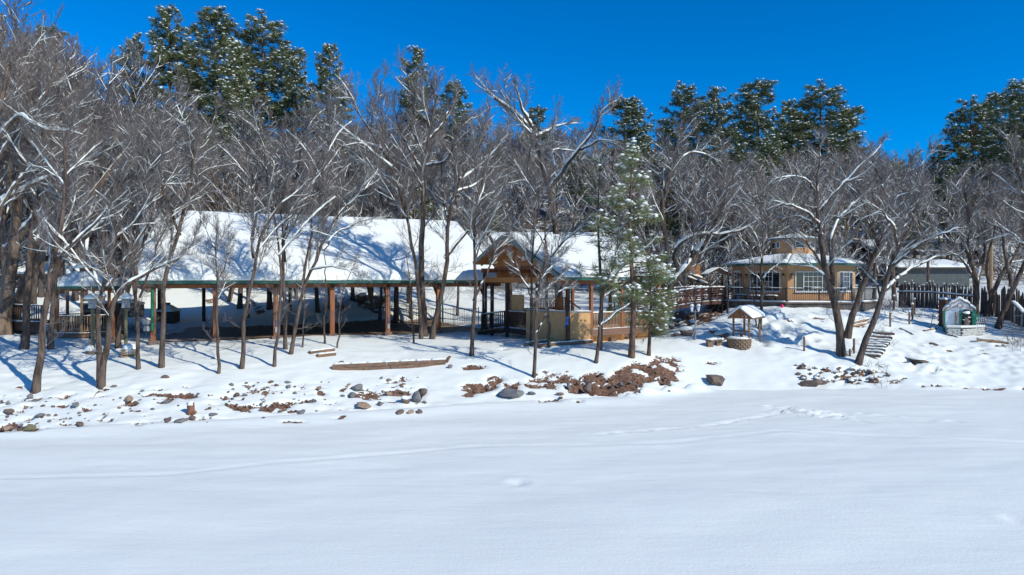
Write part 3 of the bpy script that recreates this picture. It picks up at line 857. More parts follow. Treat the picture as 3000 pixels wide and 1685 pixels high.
def generic_paths(rng, Ht, r, nstem=1, spread=0.42):
    """vase-shaped skeleton in local coordinates"""
    out = []
    for s in range(nstem):
        fork = Ht * rng.uniform(0.20, 0.36)
        a = rng.uniform(0, 6.28)
        ln = rng.uniform(0.02, 0.12) + (0.14 if nstem > 1 else 0)
        d = V(math.cos(a) * ln, math.sin(a) * ln, 1)
        p1 = d * fork
        end = p1 + V(rng.normal() * 0.08, rng.normal() * 0.08, 1) * (Ht * 0.92 - fork)
        P = resample([V(0, 0, -0.3), p1 * 0.5, p1, (p1 + end) / 2 + V(*rng.normal(size=3)) * 0.3, end], 14)
        R = np.maximum(r * np.linspace(1, 0.12, 14) ** 0.9, 0.015)
        R[0] *= 1.3
        out.append((P, R))
        nl = int(rng.integers(4, 7))
        for q in range(nl):
            t = rng.uniform(0.22, 0.55)
            i = int(t * 13)
            st = P[i]
            b = a + q * 6.28 / nl + rng.uniform(-.5, .5)
            sp = spread * rng.uniform(0.7, 1.3)
            hl = (Ht - st[2]) * rng.uniform(0.65, 1.0)
            e = st + V(math.cos(b) * sp * hl, math.sin(b) * sp * hl, hl)
            mid = st + V(math.cos(b) * sp * hl * .62, math.sin(b) * sp * hl * .62, hl * .42)
            PP = resample([st, mid, e], 14)
            PP[1:] += rng.normal(size=(13, 3)) * 0.06
            out.append((PP, np.maximum(R[i] * 0.62 * np.linspace(1, 0.16, 14), 0.014)))
    return out

# pines -------------------------------------------------------------
_OCT = np.array([(1, 0, 0), (-1, 0, 0), (0, 1, 0), (0, -1, 0), (0, 0, 1), (0, 0, -0.7), (.7, .7, .35), (-.7, .7, .35), (.7, -.7, .35), (-.7, -.7, .35)], float)
_OCTF = np.array([(4, 0, 6), (4, 6, 2), (4, 2, 7), (4, 7, 1), (4, 1, 9), (4, 9, 3), (4, 3, 8), (4, 8, 0), (5, 6, 0), (5, 2, 6), (5, 7, 2), (5, 1, 7), (5, 9, 1), (5, 3, 9), (5, 8, 3), (5, 0, 8)])
def puffs(rng, C, S, flat=0.55):
    n = len(C)
    k = len(_OCT)
    sc = S[:, None, None] * rng.uniform(0.75, 1.25, (n, k, 1))
    v = C[:, None, :] + _OCT[None] * sc * np.array([1, 1, flat])
    f = _OCTF[None] + (np.arange(n) * k)[:, None, None]
    return v.reshape(-1, 3), f.reshape(-1, 3)

def grow_pine(rng, Ht, width, cb, tr, spacing, nb, clump_gap, blade, bw, nblade, snow_frac, puff, conical=False, droop=0.0, lean=(0, 0), gap=0.0):
    zs = np.linspace(0, Ht, 12)
    tp = np.stack([lean[0] * zs / Ht + 0.08 * np.sin(zs * .7), lean[1] * zs / Ht + 0.08 * np.cos(zs * .9), zs - 0.3 * (zs < 0.1)], 1)
    trr = np.maximum(tr * np.linspace(1, 0.12, 12), 0.015)
    trr[0] *= 1.25
    bp, br, bt = [], [], []
    z = cb * Ht
    while z < Ht * 0.985:
        u = (z - cb * Ht) / (Ht * (1 - cb))
        if conical:
            prof = (1 - u) ** 0.72 * (0.62 + 0.38 * min(u / 0.22, 1)) + 0.04
        else:
            prof = max(0.0, 1 - (abs(u - 0.33) / 0.70) ** 1.9) ** 0.75 + 0.05
        for q in range(nb):
            if rng.random() < gap:
                continue
            a = rng.uniform(0, 6.28)
            L = width * prof * rng.uniform(0.55, 1.15)
            zz = z + rng.uniform(-.5, .5) * spacing
            bx = np.array([np.interp(zz, tp[:, 2], tp[:, 0]), np.interp(zz, tp[:, 2], tp[:, 1]), zz])
            el = rad(rng.uniform(-14, 12) + 38 * u ** 2) - droop * (1 - u)
            d = V(math.cos(a) * math.cos(el), math.sin(a) * math.cos(el), math.sin(el))
            t = np.linspace(0, 1, 5)[:, None]
            P = bx + d * L * t + V(0, 0, 1) * (0.16 * L * (t ** 2)) - V(0, 0, 1) * (0.09 * L * t)
            bp.append(P)
            br.append(np.maximum(tr * 0.26 * (1 - .75 * u) * np.linspace(1, .3, 5), 0.008))
        z += spacing * rng.uniform(0.75, 1.25)
    bp, br = np.array(bp), np.array(br)
    trunk = merge([tubes(tp[None], trr[None], 8), tubes(bp, br, 4)])
    # tufts
    C, D = [], []
    for P in bp:
        L = np.linalg.norm(P[-1] - P[0])
        n = max(2, int(L / clump_gap))
        for k in range(n):
            t = 1 - (k / n) ** 1.2 * 0.72
            i = min(3, int(t * 4))
            p = P[i] + (P[i + 1] - P[i]) * (t * 4 - i)
            lat = rng.normal(size=3) * (0.16 * L * (1 - 0.6 * t) + 0.04)
            lat[2] *= 0.45
            C.append(p + lat)
            d = (P[-1] - P[0]) / L + lat / (np.linalg.norm(lat) + 1e-6) * 0.7 + V(0, 0, .35)
            D.append(d / np.linalg.norm(d))
    for k in range(5):
        C.append(tp[-1] + V(0, 0, -0.15 * k)); D.append(V(0, 0, 1))
    C, D = np.array(C), np.array(D)
    n = len(C)
    dirs = rng.normal(size=(n, nblade, 3))
    dirs = dirs / np.linalg.norm(dirs, axis=2, keepdims=True) + D[:, None] * 0.75
    dirs[:, :, 2] -= 0.08
    dirs /= np.linalg.norm(dirs, axis=2, keepdims=True)
    side = np.cross(dirs, rng.normal(size=(n, nblade, 3)))
    side /= np.linalg.norm(side, axis=2, keepdims=True) + 1e-9
    Ls = blade * rng.uniform(0.65, 1.2, (n, nblade, 1))
    c0 = C[:, None] + dirs * Ls * 0.05
    v = np.stack([c0 - side * bw * .5, c0 + side * bw * .5, c0 + dirs * Ls + side * bw * .12, c0 + dirs * Ls - side * bw * .12], 2)
    f = np.arange(n * nblade * 4).reshape(-1, 4)
    sel = rng.random(n) < snow_frac
    SCt = C[sel] + D[sel] * blade * .35 + V(0, 0, blade * 0.42)
    sv, sf = puffs(rng, SCt, puff * rng.uniform(0.55, 1.3, sel.sum()))
    return trunk, (v.reshape(-1, 3), [f]), (sv, [sf])

def place(src, pos, rz, s, label, name=None, group=None):
    """a copy of a tree and of its parts"""
    r = src.copy()
    COL.objects.link(r)
    r.location = tuple(map(float, pos))
    r.rotation_euler = (0, 0, rz)
    r.scale = s if hasattr(s, '__len__') else (s, s, s)
    r['label'] = label
    if group:
        r['group'] = group
    if name:
        r.name = name
    for ch in list(src.children):
        c = ch.copy()
        COL.objects.link(c)
        c.parent = r
    return r
# ------------------------------------------------------------------ snow lying on roofs and rails
def snow_slab(a, b, c, d, thick, nu, nv, edge=0.35, lump=0.05, seed=0.0, ragged=0.07, up=(0, 0, 1)):
    """quad a-b (eave), c above b, d above a; returns MB of a snow sheet lying on it with rounded rims"""
    a, b, c, d = (V(*p) for p in (a, b, c, d))
    mb = MB()
    L1, L2 = np.linalg.norm(b - a), np.linalg.norm(d - a)
    upv = V(*up)
    top, bot = [], []
    def warp(n):
        t = np.linspace(0, 1, n)
        return 0.5 * t + 0.5 * (3 * t * t - 2 * t ** 3)
    for v in warp(nv):
        for u in warp(nu):
            p = (a * (1 - u) + b * u) * (1 - v) + (d * (1 - u) + c * u) * v
            e = min(u * L1, (1 - u) * L1, v * L2, (1 - v) * L2)
            k = min(1.0, e / edge)
            k = math.sqrt(max(0.0, 1 - (1 - k) ** 2))
            nz = float(fbm(np.array(p[0] * 0.8 + seed), np.array((p[1] + p[2]) * 0.8 + seed), 3))
            th = thick * (0.22 + 0.78 * k) + lump * nz * 2 * k
            rg = 0.0
            if v == 0 and ragged:
                rg = ragged * float(fbm(np.array(u * L1 * 1.3 + seed), np.array(seed * 3.3), 4)) * 2
            sh = (a - d) / L2 * rg
            top.append(p + upv * (th * (1 + rg * 2) + 0.01) + sh)
            bot.append(p + upv * 0.004 + sh)
    n = len(top)
    fs = []
    for j in range(nv - 1):
        for i in range(nu - 1):
            q = j * nu + i
            fs.append((q, q + 1, q + nu + 1, q + nu))
            fs.append((n + q, n + q + nu, n + q + nu + 1, n + q + 1))
    for i in range(nu - 1):
        fs.append((i, n + i, n + i + 1, i + 1))
        q = (nv - 1) * nu + i
        fs.append((q, q + 1, n + q + 1, n + q))
    for j in range(nv - 1):
        q = j * nu
        fs.append((q, q + nu, n + q + nu, n + q))
        q = j * nu + nu - 1
        fs.append((q, n + q, n + q + nu, q + nu))
    mb.add(top + bot, fs)
    return mb

def snow_ridge(mb, p0, p1, w, h, n=10, seed=0):
    """lumpy strip of snow on a rail"""
    p0, p1 = V(*p0), V(*p1)
    rr = random.Random(seed)
    d = p1 - p0
    s = np.cross(d / np.linalg.norm(d), V(0, 0, 1)); s /= np.linalg.norm(s)
    vs, fs = [], []
    for i in range(n + 1):
        p = p0 + d * i / n
        k = h * rr.uniform(.55, 1.15) * (0.35 if i in (0, n) else 1)
        ww = w * rr.uniform(.85, 1.1) / 2
        vs += [p - s * ww, p - s * ww * .75 + V(0, 0, k * .75), p + V(0, 0, k), p + s * ww * .75 + V(0, 0, k * .75), p + s * ww]
    for i in range(n):
        for k in range(4):
            q = i * 5 + k
            fs.append((q, q + 1, q + 6, q + 5))
        fs.append((i * 5 + 4, i * 5, i * 5 + 5, i * 5 + 9))
    fs.append((0, 4, 3, 2, 1)); e = n * 5
    fs.append((e, e + 1, e + 2, e + 3, e + 4))
    mb.add(vs, fs)
    return mb

# ------------------------------------------------------------------ the long open pavilion
def Pp(s, d, z):
    p = PO + PW * s + PN * d
    return V(p[0], p[1], z)

def long_pavilion():
    root = thing('long_pavilion', Pp(9.5, 8, 0), 'long open pavilion with a wide snow covered roof on reddish cedar posts', 'pavilion')
    S0, S1 = -0.75, 20.2
    ze, zr, D0, DR, D1 = 3.26, 7.55, -0.6, 8.0, 16.6
    pr = math.atan2(PW[1], PW[0])
    # roof deck
    mb = MB()
    th = 0.16
    mb.prism([Pp(S0, D0, ze), Pp(S0, DR, zr), Pp(S0, DR, zr - th), Pp(S0, D0, ze - th)], PW * (S1 - S0))
    mb.prism([Pp(S0, D1, ze), Pp(S0, DR, zr - .004), Pp(S0, DR, zr - th - .004), Pp(S0, D1, ze - th)], PW * (S1 - S0))
    mb.build('roof', m_dkwood, root)
    MB().bar(Pp(S0, D0 - .03, ze - .02), Pp(S1, D0 - .03, ze - .02), .06, .19).build('eave_fascia', m_green, root)
    MB().bar(Pp(S0, D1 + .03, ze - .02), Pp(S1, D1 + .03, ze - .02), .06, .19).build('eave_fascia', m_green, root)
    for s in (S0 - .03, S1 + .03):
        MB().bar(Pp(s, D0, ze - .03), Pp(s, DR, zr - .03), .05, .2).build('rake_trim', m_green, root)
        MB().bar(Pp(s, D1, ze - .03), Pp(s, DR, zr - .03), .05, .2).build('rake_trim', m_green, root)
    sb = snow_slab(Pp(S0 - .05, D0 - .1, ze + .05), Pp(S1 - .25, D0 - .1, ze + .05), Pp(S1 + .05, DR, zr + .02), Pp(S0 - .05, DR, zr + .02), 0.30, 64, 30, .5, .09, 1.0)
    sb.build('roof_snow', m_snow, root, smooth=True)
    snow_slab(Pp(S1, D1 + .05, ze + .04), Pp(S0, D1 + .05, ze + .04), Pp(S0, DR, zr + .02), Pp(S1, DR, zr + .02), 0.28, 30, 14, .4, .06, 5.0).build('roof_snow', m_snow, root, smooth=True)
    ss = [0, 2.97, 6.08, 9.2, 12.5, 15.75, 18.9]
    for i, s in enumerate(ss):
        p = Pp(s, 0, 0)
        g = gz(p[0], p[1]) - .25
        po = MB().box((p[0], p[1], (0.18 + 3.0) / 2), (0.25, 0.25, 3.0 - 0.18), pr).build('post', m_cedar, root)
        MB().box((p[0], p[1], (g + .2) / 2 + .0), (0.44, 0.44, .22 - g), pr).build('footing', m_concrete, po)
        MB().bar(Pp(s, .13, 2.3), Pp(s, .9, 2.98), .12, .12).build('knee_brace', m_cedar, po)
        if i in (0, 5):
            MB().bar(Pp(s - .02 if i == 0 else s + .2, -.19, .7), Pp(s - .02 if i == 0 else s + .2, -.19, 3.1), .11, .09).build('downspout', m_greenbright if i == 0 else m_green, po)
        if i in (2, 4):
            MB().tube([Pp(s - .02, -.16, .5), Pp(s, -.16, 2.9)], .02, 6).build('conduit', m_grey, po)
            MB().bar(Pp(s, -.18, .75), Pp(s, -.18, 1.1), .05, .05).build('strap', m_blue, po)
            MB().box(Pp(s, -.17, .55), (.13, .08, .3), pr).build('outlet_box', m_grey, po)
        q = Pp(s, 16, 0)
        gq = gz(q[0], q[1]) - .2
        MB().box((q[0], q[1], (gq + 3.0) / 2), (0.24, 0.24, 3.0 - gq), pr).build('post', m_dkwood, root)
        # truss across
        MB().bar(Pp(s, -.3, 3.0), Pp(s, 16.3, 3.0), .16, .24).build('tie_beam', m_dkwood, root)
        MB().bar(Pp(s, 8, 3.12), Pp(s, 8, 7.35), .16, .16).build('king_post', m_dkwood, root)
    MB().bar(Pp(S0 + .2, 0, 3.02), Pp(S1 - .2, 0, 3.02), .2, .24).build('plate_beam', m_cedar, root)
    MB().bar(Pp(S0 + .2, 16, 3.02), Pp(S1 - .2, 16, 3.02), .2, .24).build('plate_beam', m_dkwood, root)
    for k, d in enumerate((2.0, 4.0, 6.0, 10.0, 12.0, 14.0)):
        z = ze + (zr - ze) * (1 - abs(d - 8) / 8.6) - th - .1
        MB().bar(Pp(S0 + .2, d, z), Pp(S1 - .2, d, z), .1, .18).build('purlin', m_dkwood, root)
long_pavilion()

# ------------------------------------------------------------------ the gabled pavilion with its deck
GC = V(3.0, 36.5, 0); GU = V(.809, .588, 0); GV = V(-.588, .809, 0); GA = math.atan2(.588, .809)
def Gp(s, t, z):
    p = GC + GU * s + GV * t
    return V(p[0], p[1], z)

def railing(root, a, b, h, nb, mpost, mrail, mbal, snow=True, post_w=.1, seed=1, bal_w=.045, posts=(0, 1), parts=True):
    a, b = V(*a), V(*b)
    up = V(0, 0, h)
    for k in posts:
        p = a + (b - a) * k
        MB().bar(p - V(0, 0, .02), p + up + V(0, 0, .04), post_w, post_w).build('rail_post', mpost, root)
    MB().bar(a + up, b + up, .13, .045).build('hand_rail', mrail, root)
    MB().bar(a + V(0, 0, .13), b + V(0, 0, .13), .045, .08).build('bottom_rail', mrail, root)
    mb = MB().bar((0, 0, 0), (0, 0, h - .2), bal_w, bal_w)
    me = None
    for i in range(nb):
        p = a + (b - a) * (i + .5) / nb + V(0, 0, .172)
        if me is None:
            me = bpy.data.meshes.new('baluster')
            me.from_pydata(mb.v, [], mb.f)
            me.materials.append(mbal)
        inst('baluster', me, root, p, math.atan2(b[1] - a[1], b[0] - a[0]))
    if snow:
        sm = MB()
        snow_ridge(sm, a + up + V(0, 0, .024), b + up + V(0, 0, .024), .12, .06, max(6, nb // 2), seed)
        sm.build('rail_snow', m_snow, root, smooth=True)

def gable_pavilion():
    root = thing('gabled_pavilion', Gp(3.5, 3.5, 0), 'gabled timber pavilion with a stained plank ceiling, stucco bar wall and latticed deck', 'pavilion')
    zE, zR, zL = 3.46, 6.0, 4.42
    tE, tR, tL = -.35, 4.86, 8.15
    s0, s1 = -.75, 8.1
    th = .12
    # roof planes: plank ceiling below, metal above
    for (t, z, nm) in ((tE, zE, 'roof'), (tL, zL, 'roof')):
        MB().prism([Gp(s0, t, z), Gp(s0, tR, zR), Gp(s0, tR, zR - .06), Gp(s0, t, z - .06)], GU * (s1 - s0)).build(nm, m_roofmetal, root)
        n = 12
        for k in range(n):          # ceiling boards, one by one
            f0, f1 = k / n + .004, (k + 1) / n - .004
            P = lambda f, dz: Gp(s0 + .12, t + (tR - t) * f, z + (zR - z) * f - dz)
            MB().prism([P(f0, .064), P(f1, .064), P(f1, .10), P(f0, .10)], GU * (s1 - s0 - .3)).build('ceiling_board', m_orange, root)
    # rafters
    for k in range(7):
        s = s0 + .5 + k * 1.2
        for t, z in ((tE, zE), (tL, zL)):
            MB().bar(Gp(s, t * .97 + tR * .03, z + (zR - z) * .03 - .19), Gp(s, tR * .99 + t * .01, zR - .2), .09, .17).build('rafter', m_cedar, root)
    for t, z in ((tE, zE), (tL, zL)):
        MB().bar(Gp(s0 - .03, t, z - .07), Gp(s0 - .03, tR, zR - .07), .05, .24).build('rake_trim', m_roofmetal, root)
        MB().bar(Gp(s1 + .03, t, z - .07), Gp(s1 + .03, tR, zR - .07), .05, .24).build('rake_trim', m_roofmetal, root)
    MB().bar(Gp(s0, tE - .03, zE - .05), Gp(s1, tE - .03, zE - .05), .05, .17).build('eave_fascia', m_green, root)
    MB().bar(Gp(s0, tL + .03, zL - .05), Gp(s1, tL + .03, zL - .05), .05, .17).build('eave_fascia', m_roofmetal, root)
    # gable end boards, set back under the overhang
    sw = .75
    for k in range(9):
        za, zb = 4.2 + k * .185, 4.2 + (k + 1) * .185 - .012
        def lim(z):
            return (tE + (tR - tE) * (z - zE + .12) / (zR - zE), tL + (tR - tL) * (z - zL + .12) / (zR - zL) if z > zL - .1 else tL - .1)
        a0, b0 = lim(za); a1, b1 = lim(zb)
        if b1 - a1 > .1:
            MB().prism([Gp(sw, a0, za), Gp(sw, b0, za), Gp(sw, b1, zb), Gp(sw, a1, zb)], GU * .05).build('gable_board', m_orange, root)
    for k in range(13):
        za, zb = 3.5 + k * .19, 3.5 + (k + 1) * .19 - .012
        a0, b0 = lim(za); a1, b1 = lim(zb)
        b0, b1 = min(b0, tL - .1) if za < zL else b0, min(b1, tL - .1) if zb < zL else b1
        if b1 - a1 > .1:
            MB().prism([Gp(7.3, max(a0, 0), za), Gp(7.3, b0, za), Gp(7.3, b1, zb), Gp(7.3, max(a1, 0), zb)], GU * .05).build('rear_board', m_orange, root)
    for k in range(5):
        MB().bar(Gp(.9, 7.98, 3.55 + k * .16), Gp(7.2, 7.98, 3.55 + k * .16), .04, .15).build('side_board', m_orange, root)
    MB().bar(Gp(sw + .02, tE + .9, 4.08), Gp(sw + .02, tL - .15, 4.08), .14, .22).build('collar_beam', m_cedar, root)
    MB().bar(Gp(.0, .1, 3.32), Gp(.0, 8.0, 3.32), .2, .3).build('gable_beam', m_orange, root)
    MB().bar(Gp(7.2, .1, 3.32), Gp(7.2, 8.0, 3.32), .2, .3).build('gable_beam', m_cedar, root)
    MB().bar(Gp(-.3, .1, 3.22), Gp(7.7, .1, 3.22), .18, .26).build('plate_beam', m_cedar, root)
    MB().bar(Gp(-.3, 7.9, 3.92), Gp(7.7, 7.9, 3.92), .18, .26).build('plate_beam', m_cedar, root)
    MB().bar(Gp(0, tR, 3.46), Gp(0, tR, zR - .2), .14, .14).build('king_post', m_cedar, root)
    for q, (t, z) in enumerate(((5.4, 4.62), (4.9, 4.62))):
        MB().box(Gp(-.10 + .55, t - .9, z), (.22, .2, .28), GA).build('speaker', m_white, root)
    # snow
    snow_slab(Gp(s0 + .12, tE - .08, zE + .02), Gp(s1, tE - .08, zE + .02), Gp(s1, tR, zR + .02), Gp(s0 + .12, tR, zR + .02), .26, 34, 22, .4, .06, 3.0).build('roof_snow', m_snow, root, smooth=True)
    snow_slab(Gp(s1, tL + .04, zL + .02), Gp(s0 + .2, tL + .04, zL + .02), Gp(s0 + .2, tR, zR + .02), Gp(s1, tR, zR + .02), .2, 26, 14, .4, .05, 4.0).build('roof_snow', m_snow, root, smooth=True)
    # posts
    for s, t, zt, m in ((.05, .05, 3.1, m_dkwood), (1.75, .1, 3.1, m_cedar), (4.1, .1, 3.1, m_cedar), (7.2, .1, 3.1, m_cedar), (0, 8.0, 3.8, m_dkwood), (0, 7.2, 3.2, m_dkwood), (0, 5.6, 3.2, m_dkwood), (4.1, 7.9, 3.8, m_cedar), (7.2, 7.9, 3.8, m_cedar), (7.2, 4.2, 3.2, m_cedar)):
        if (s, t) == (.05, .05):
            s, t = -.13, -.13
        p = Gp(s, t, 0)
        g = gz(p[0], p[1]) - .2
        po = MB().box((p[0], p[1], (g + zt) / 2), (.17, .17, zt - g), GA).build('post', m, root)
        if (s, t) == (-.13, -.13):
            MB().bar(Gp(-.24, -.2, .95), Gp(-.24, -.2, 1.4), .05, .12).build('strap', m_blue, po)
            MB().bar(Gp(-.24, -.2, 1.25), Gp(-.34, -.12, .8), .03, .05).build('strap', m_blue, po)
        if t == 8.0:
            MB().box(Gp(-.14, 7.93, 1.25), (.12, .22, .5), GA).build('breaker_box', m_dkwood, po)
            MB().tube([Gp(-.12, 7.85, -.1), Gp(-.12, 7.85, 3.2)], .025, 6).build('conduit', m_grey, po)
    # stucco bar wall
    H0 = -.25
    MB().prism([Gp(0, 0, H0), Gp(1.62, 0, H0), Gp(1.62, .2, H0), Gp(.2, .2, H0), Gp(.2, 3.72, H0), Gp(0, 3.72, H0)], (0, 0, 1.58 - H0)).build('stucco_wall', m_stucco, root)
    cap = MB().prism([Gp(-.06, -.06, 1.584), Gp(1.64, -.06, 1.584), Gp(1.64, .26, 1.584), Gp(.26, .26, 1.584), Gp(.26, 3.76, 1.584), Gp(-.06, 3.76, 1.584)], (0, 0, .06)).build('wall_cap', m_grey, root)
    sm = MB()
    snow_ridge(sm, Gp(.1, 0, 1.646), Gp(.1, 3.72, 1.646), .26, .05, 14, 3)
    snow_ridge(sm, Gp(.25, .1, 1.646), Gp(1.6, .1, 1.646), .26, .05, 8, 4)
    sm.build('cap_snow', m_snow, root, smooth=True)
    # deck
    s_a, s_b = 1.64, 6.35
    MB().prism([Gp(.22, .22, .5), Gp(s_b, .22, .5), Gp(s_b, 7.3, .5), Gp(.22, 7.3, .5)], (0, 0, .05)).build('deck_floor', m_deck, root)
    snow_slab(Gp(1.8, .35, .556), Gp(s_b - .1, .35, .556), Gp(s_b - .1, 2.6, .556), Gp(1.8, 2.6, .556), .05, 20, 10, .3, .02, 8).build('deck_snow', m_snow, root, smooth=True)
    for k in range(2):
        MB().bar(Gp(s_a, .03, .335 + k * .19), Gp(s_b + .1, .03, .335 + k * .19), .05, .183).build('fascia_board', m_fascia, root)
    MB().bar(Gp(s_b + .1, .02, .43), Gp(s_b + .1, 7.3, .43), .05, .37).build('fascia_board', m_fascia, root)
    sm = MB()
    snow_ridge(sm, Gp(s_a + .1, .03, .62), Gp(s_b, .03, .62), .09, .035, 16, 9)
    sm.build('deck_edge_snow', m_snow, root, smooth=True)
    # lattice skirt: each slat a part
    for k in range(int((s_b - s_a) / .11)):
        s = s_a + .05 + k * .11
        if 2.9 < s - s_a < 3.3:
            continue
        h = .30 if not (2.4 < s - s_a < 3.6) else .2
        for sg, off in ((1, 0), (-1, .012)):
            a = Gp(s, .03 + off, .235); b = Gp(s + sg * h * .8, .03 + off, .235 - h)
            if not (s_a < s + sg * h * .8 < s_b + .1):
                continue
            MB().bar(a, b, .012, .036, up=GV).build('lattice_slat', m_lattice, root)
    MB().bar(Gp(s_a, .04, -.09), Gp(s_b, .04, -.09), .03, .05).build('lattice_frame', m_lattice, root)
    # front deck railing
    railing(root, Gp(s_a + .05, .1, .55), Gp(4.05, .1, .55), .95, 21, m_deck, m_deck, m_deckpale, True, .11, 5)
    railing(root, Gp(4.15, .1, .55), Gp(s_b, .1, .55), .95, 19, m_deck, m_deck, m_deckpale, True, .11, 6)
    railing(root, Gp(s_b, .15, .55), Gp(s_b, 3.6, .55), .95, 26, m_deck, m_deck, m_deckpale, False, .11, 6)
    # left railing and ramp
    railing(root, Gp(.1, 3.8, .45), Gp(.1, 5.9, .45), .98, 16, m_dkwood, m_dkwood, m_dkwood, True, .12, 7)
    railing(root, Gp(.1, 5.95, .45), Gp(-.3, 7.9, .18), .98, 13, m_dkwood, m_dkwood, m_dkwood, True, .12, 8)
    MB().prism([Gp(-.5, 5.9, .40), Gp(.2, 5.9, .40), Gp(.2, 8.3, .06), Gp(-.5, 8.3, .06)], (0, 0, .05)).build('ramp', m_deck, root)
    MB().bar(Gp(.02, 3.76, .3), Gp(.02, 6, .3), .05, .3).build('fascia_board', m_dkwood, root)
    MB().bar(Gp(.02, 6.02, .22), Gp(-.42, 8.2, .02), .05, .24).build('fascia_board', m_dkwood, root)
    railing(root, Gp(1.6, 7.2, .55), Gp(5.5, 7.2, .55), .95, 26, m_dkwood, m_dkwood, m_dkwood, False, .11, 8)
    # raised stage at the back with its orange stair
    MB().prism([Gp(1.2, 4.9, .56), Gp(4.0, 4.9, .56), Gp(4.0, 6.9, .56), Gp(1.2, 6.9, .56)], (0, 0, .66)).build('stage', m_fascia, root)
    railing(root, Gp(1.25, 4.9, 1.22), Gp(4.0, 4.9, 1.22), 1.0, 24, m_cedar, m_cedar, m_orange, False, .12, 9)
    for k in range(4):
        MB().box(Gp(4.2 + k * .27, 5.3, 1.08 - k * .17), (.3, .9, .05), GA).build('stair_tread', m_orange, root)
    MB().bar(Gp(4.05, 4.86, 1.18), Gp(5.2, 4.86, .5), .05, .22).build('stair_stringer', m_orange, root)
    MB().bar(Gp(4.05, 4.86, 2.15), Gp(5.2, 4.86, 1.5), .07, .07).build('stair_rail', m_orange, root)
    MB().box(Gp(.35, 5.0, 1.5), (.14, 1.1, 1.9), GA).build('stucco_wing', m_stucco, root)
    MB().bar(Gp(1.2, 5.6, 1.3), Gp(3.8, 5.6, 1.3), .45, .5).build('bar_counter', m_fascia, root)
gable_pavilion()

# low terrace edging below the stucco wall
for (a, b, w, lab) in (((1542, 1012), (1654, 998), .2, 'snow topped timber edging below the stucco wall, upper one'), ((1575, 1019), (1735, 1006), .26, 'longer timber edging curving below the stucco wall, lower one')):
    A, B_ = G(*a), G(*b)
    t = MB().bar(A + V(0, 0, .05), B_ + V(0, 0, .05), .22, w).build('timber_edging', m_timber)
    tag(t, lab, 'timber edging')
    sm = MB(); snow_ridge(sm, A + V(0, .06, .05 + w / 2), B_ + V(0, .06, .05 + w / 2), .2, .07, 12, 2); sm.build('snow', m_snow, t, smooth=True)
p = G(1795, 1000)
tag(MB().box(p + V(0, 0, .1), (.36, .26, .24), .5).build('wooden_block', m_timber), 'brown timber block at the dark gap in the lattice skirt', 'block')

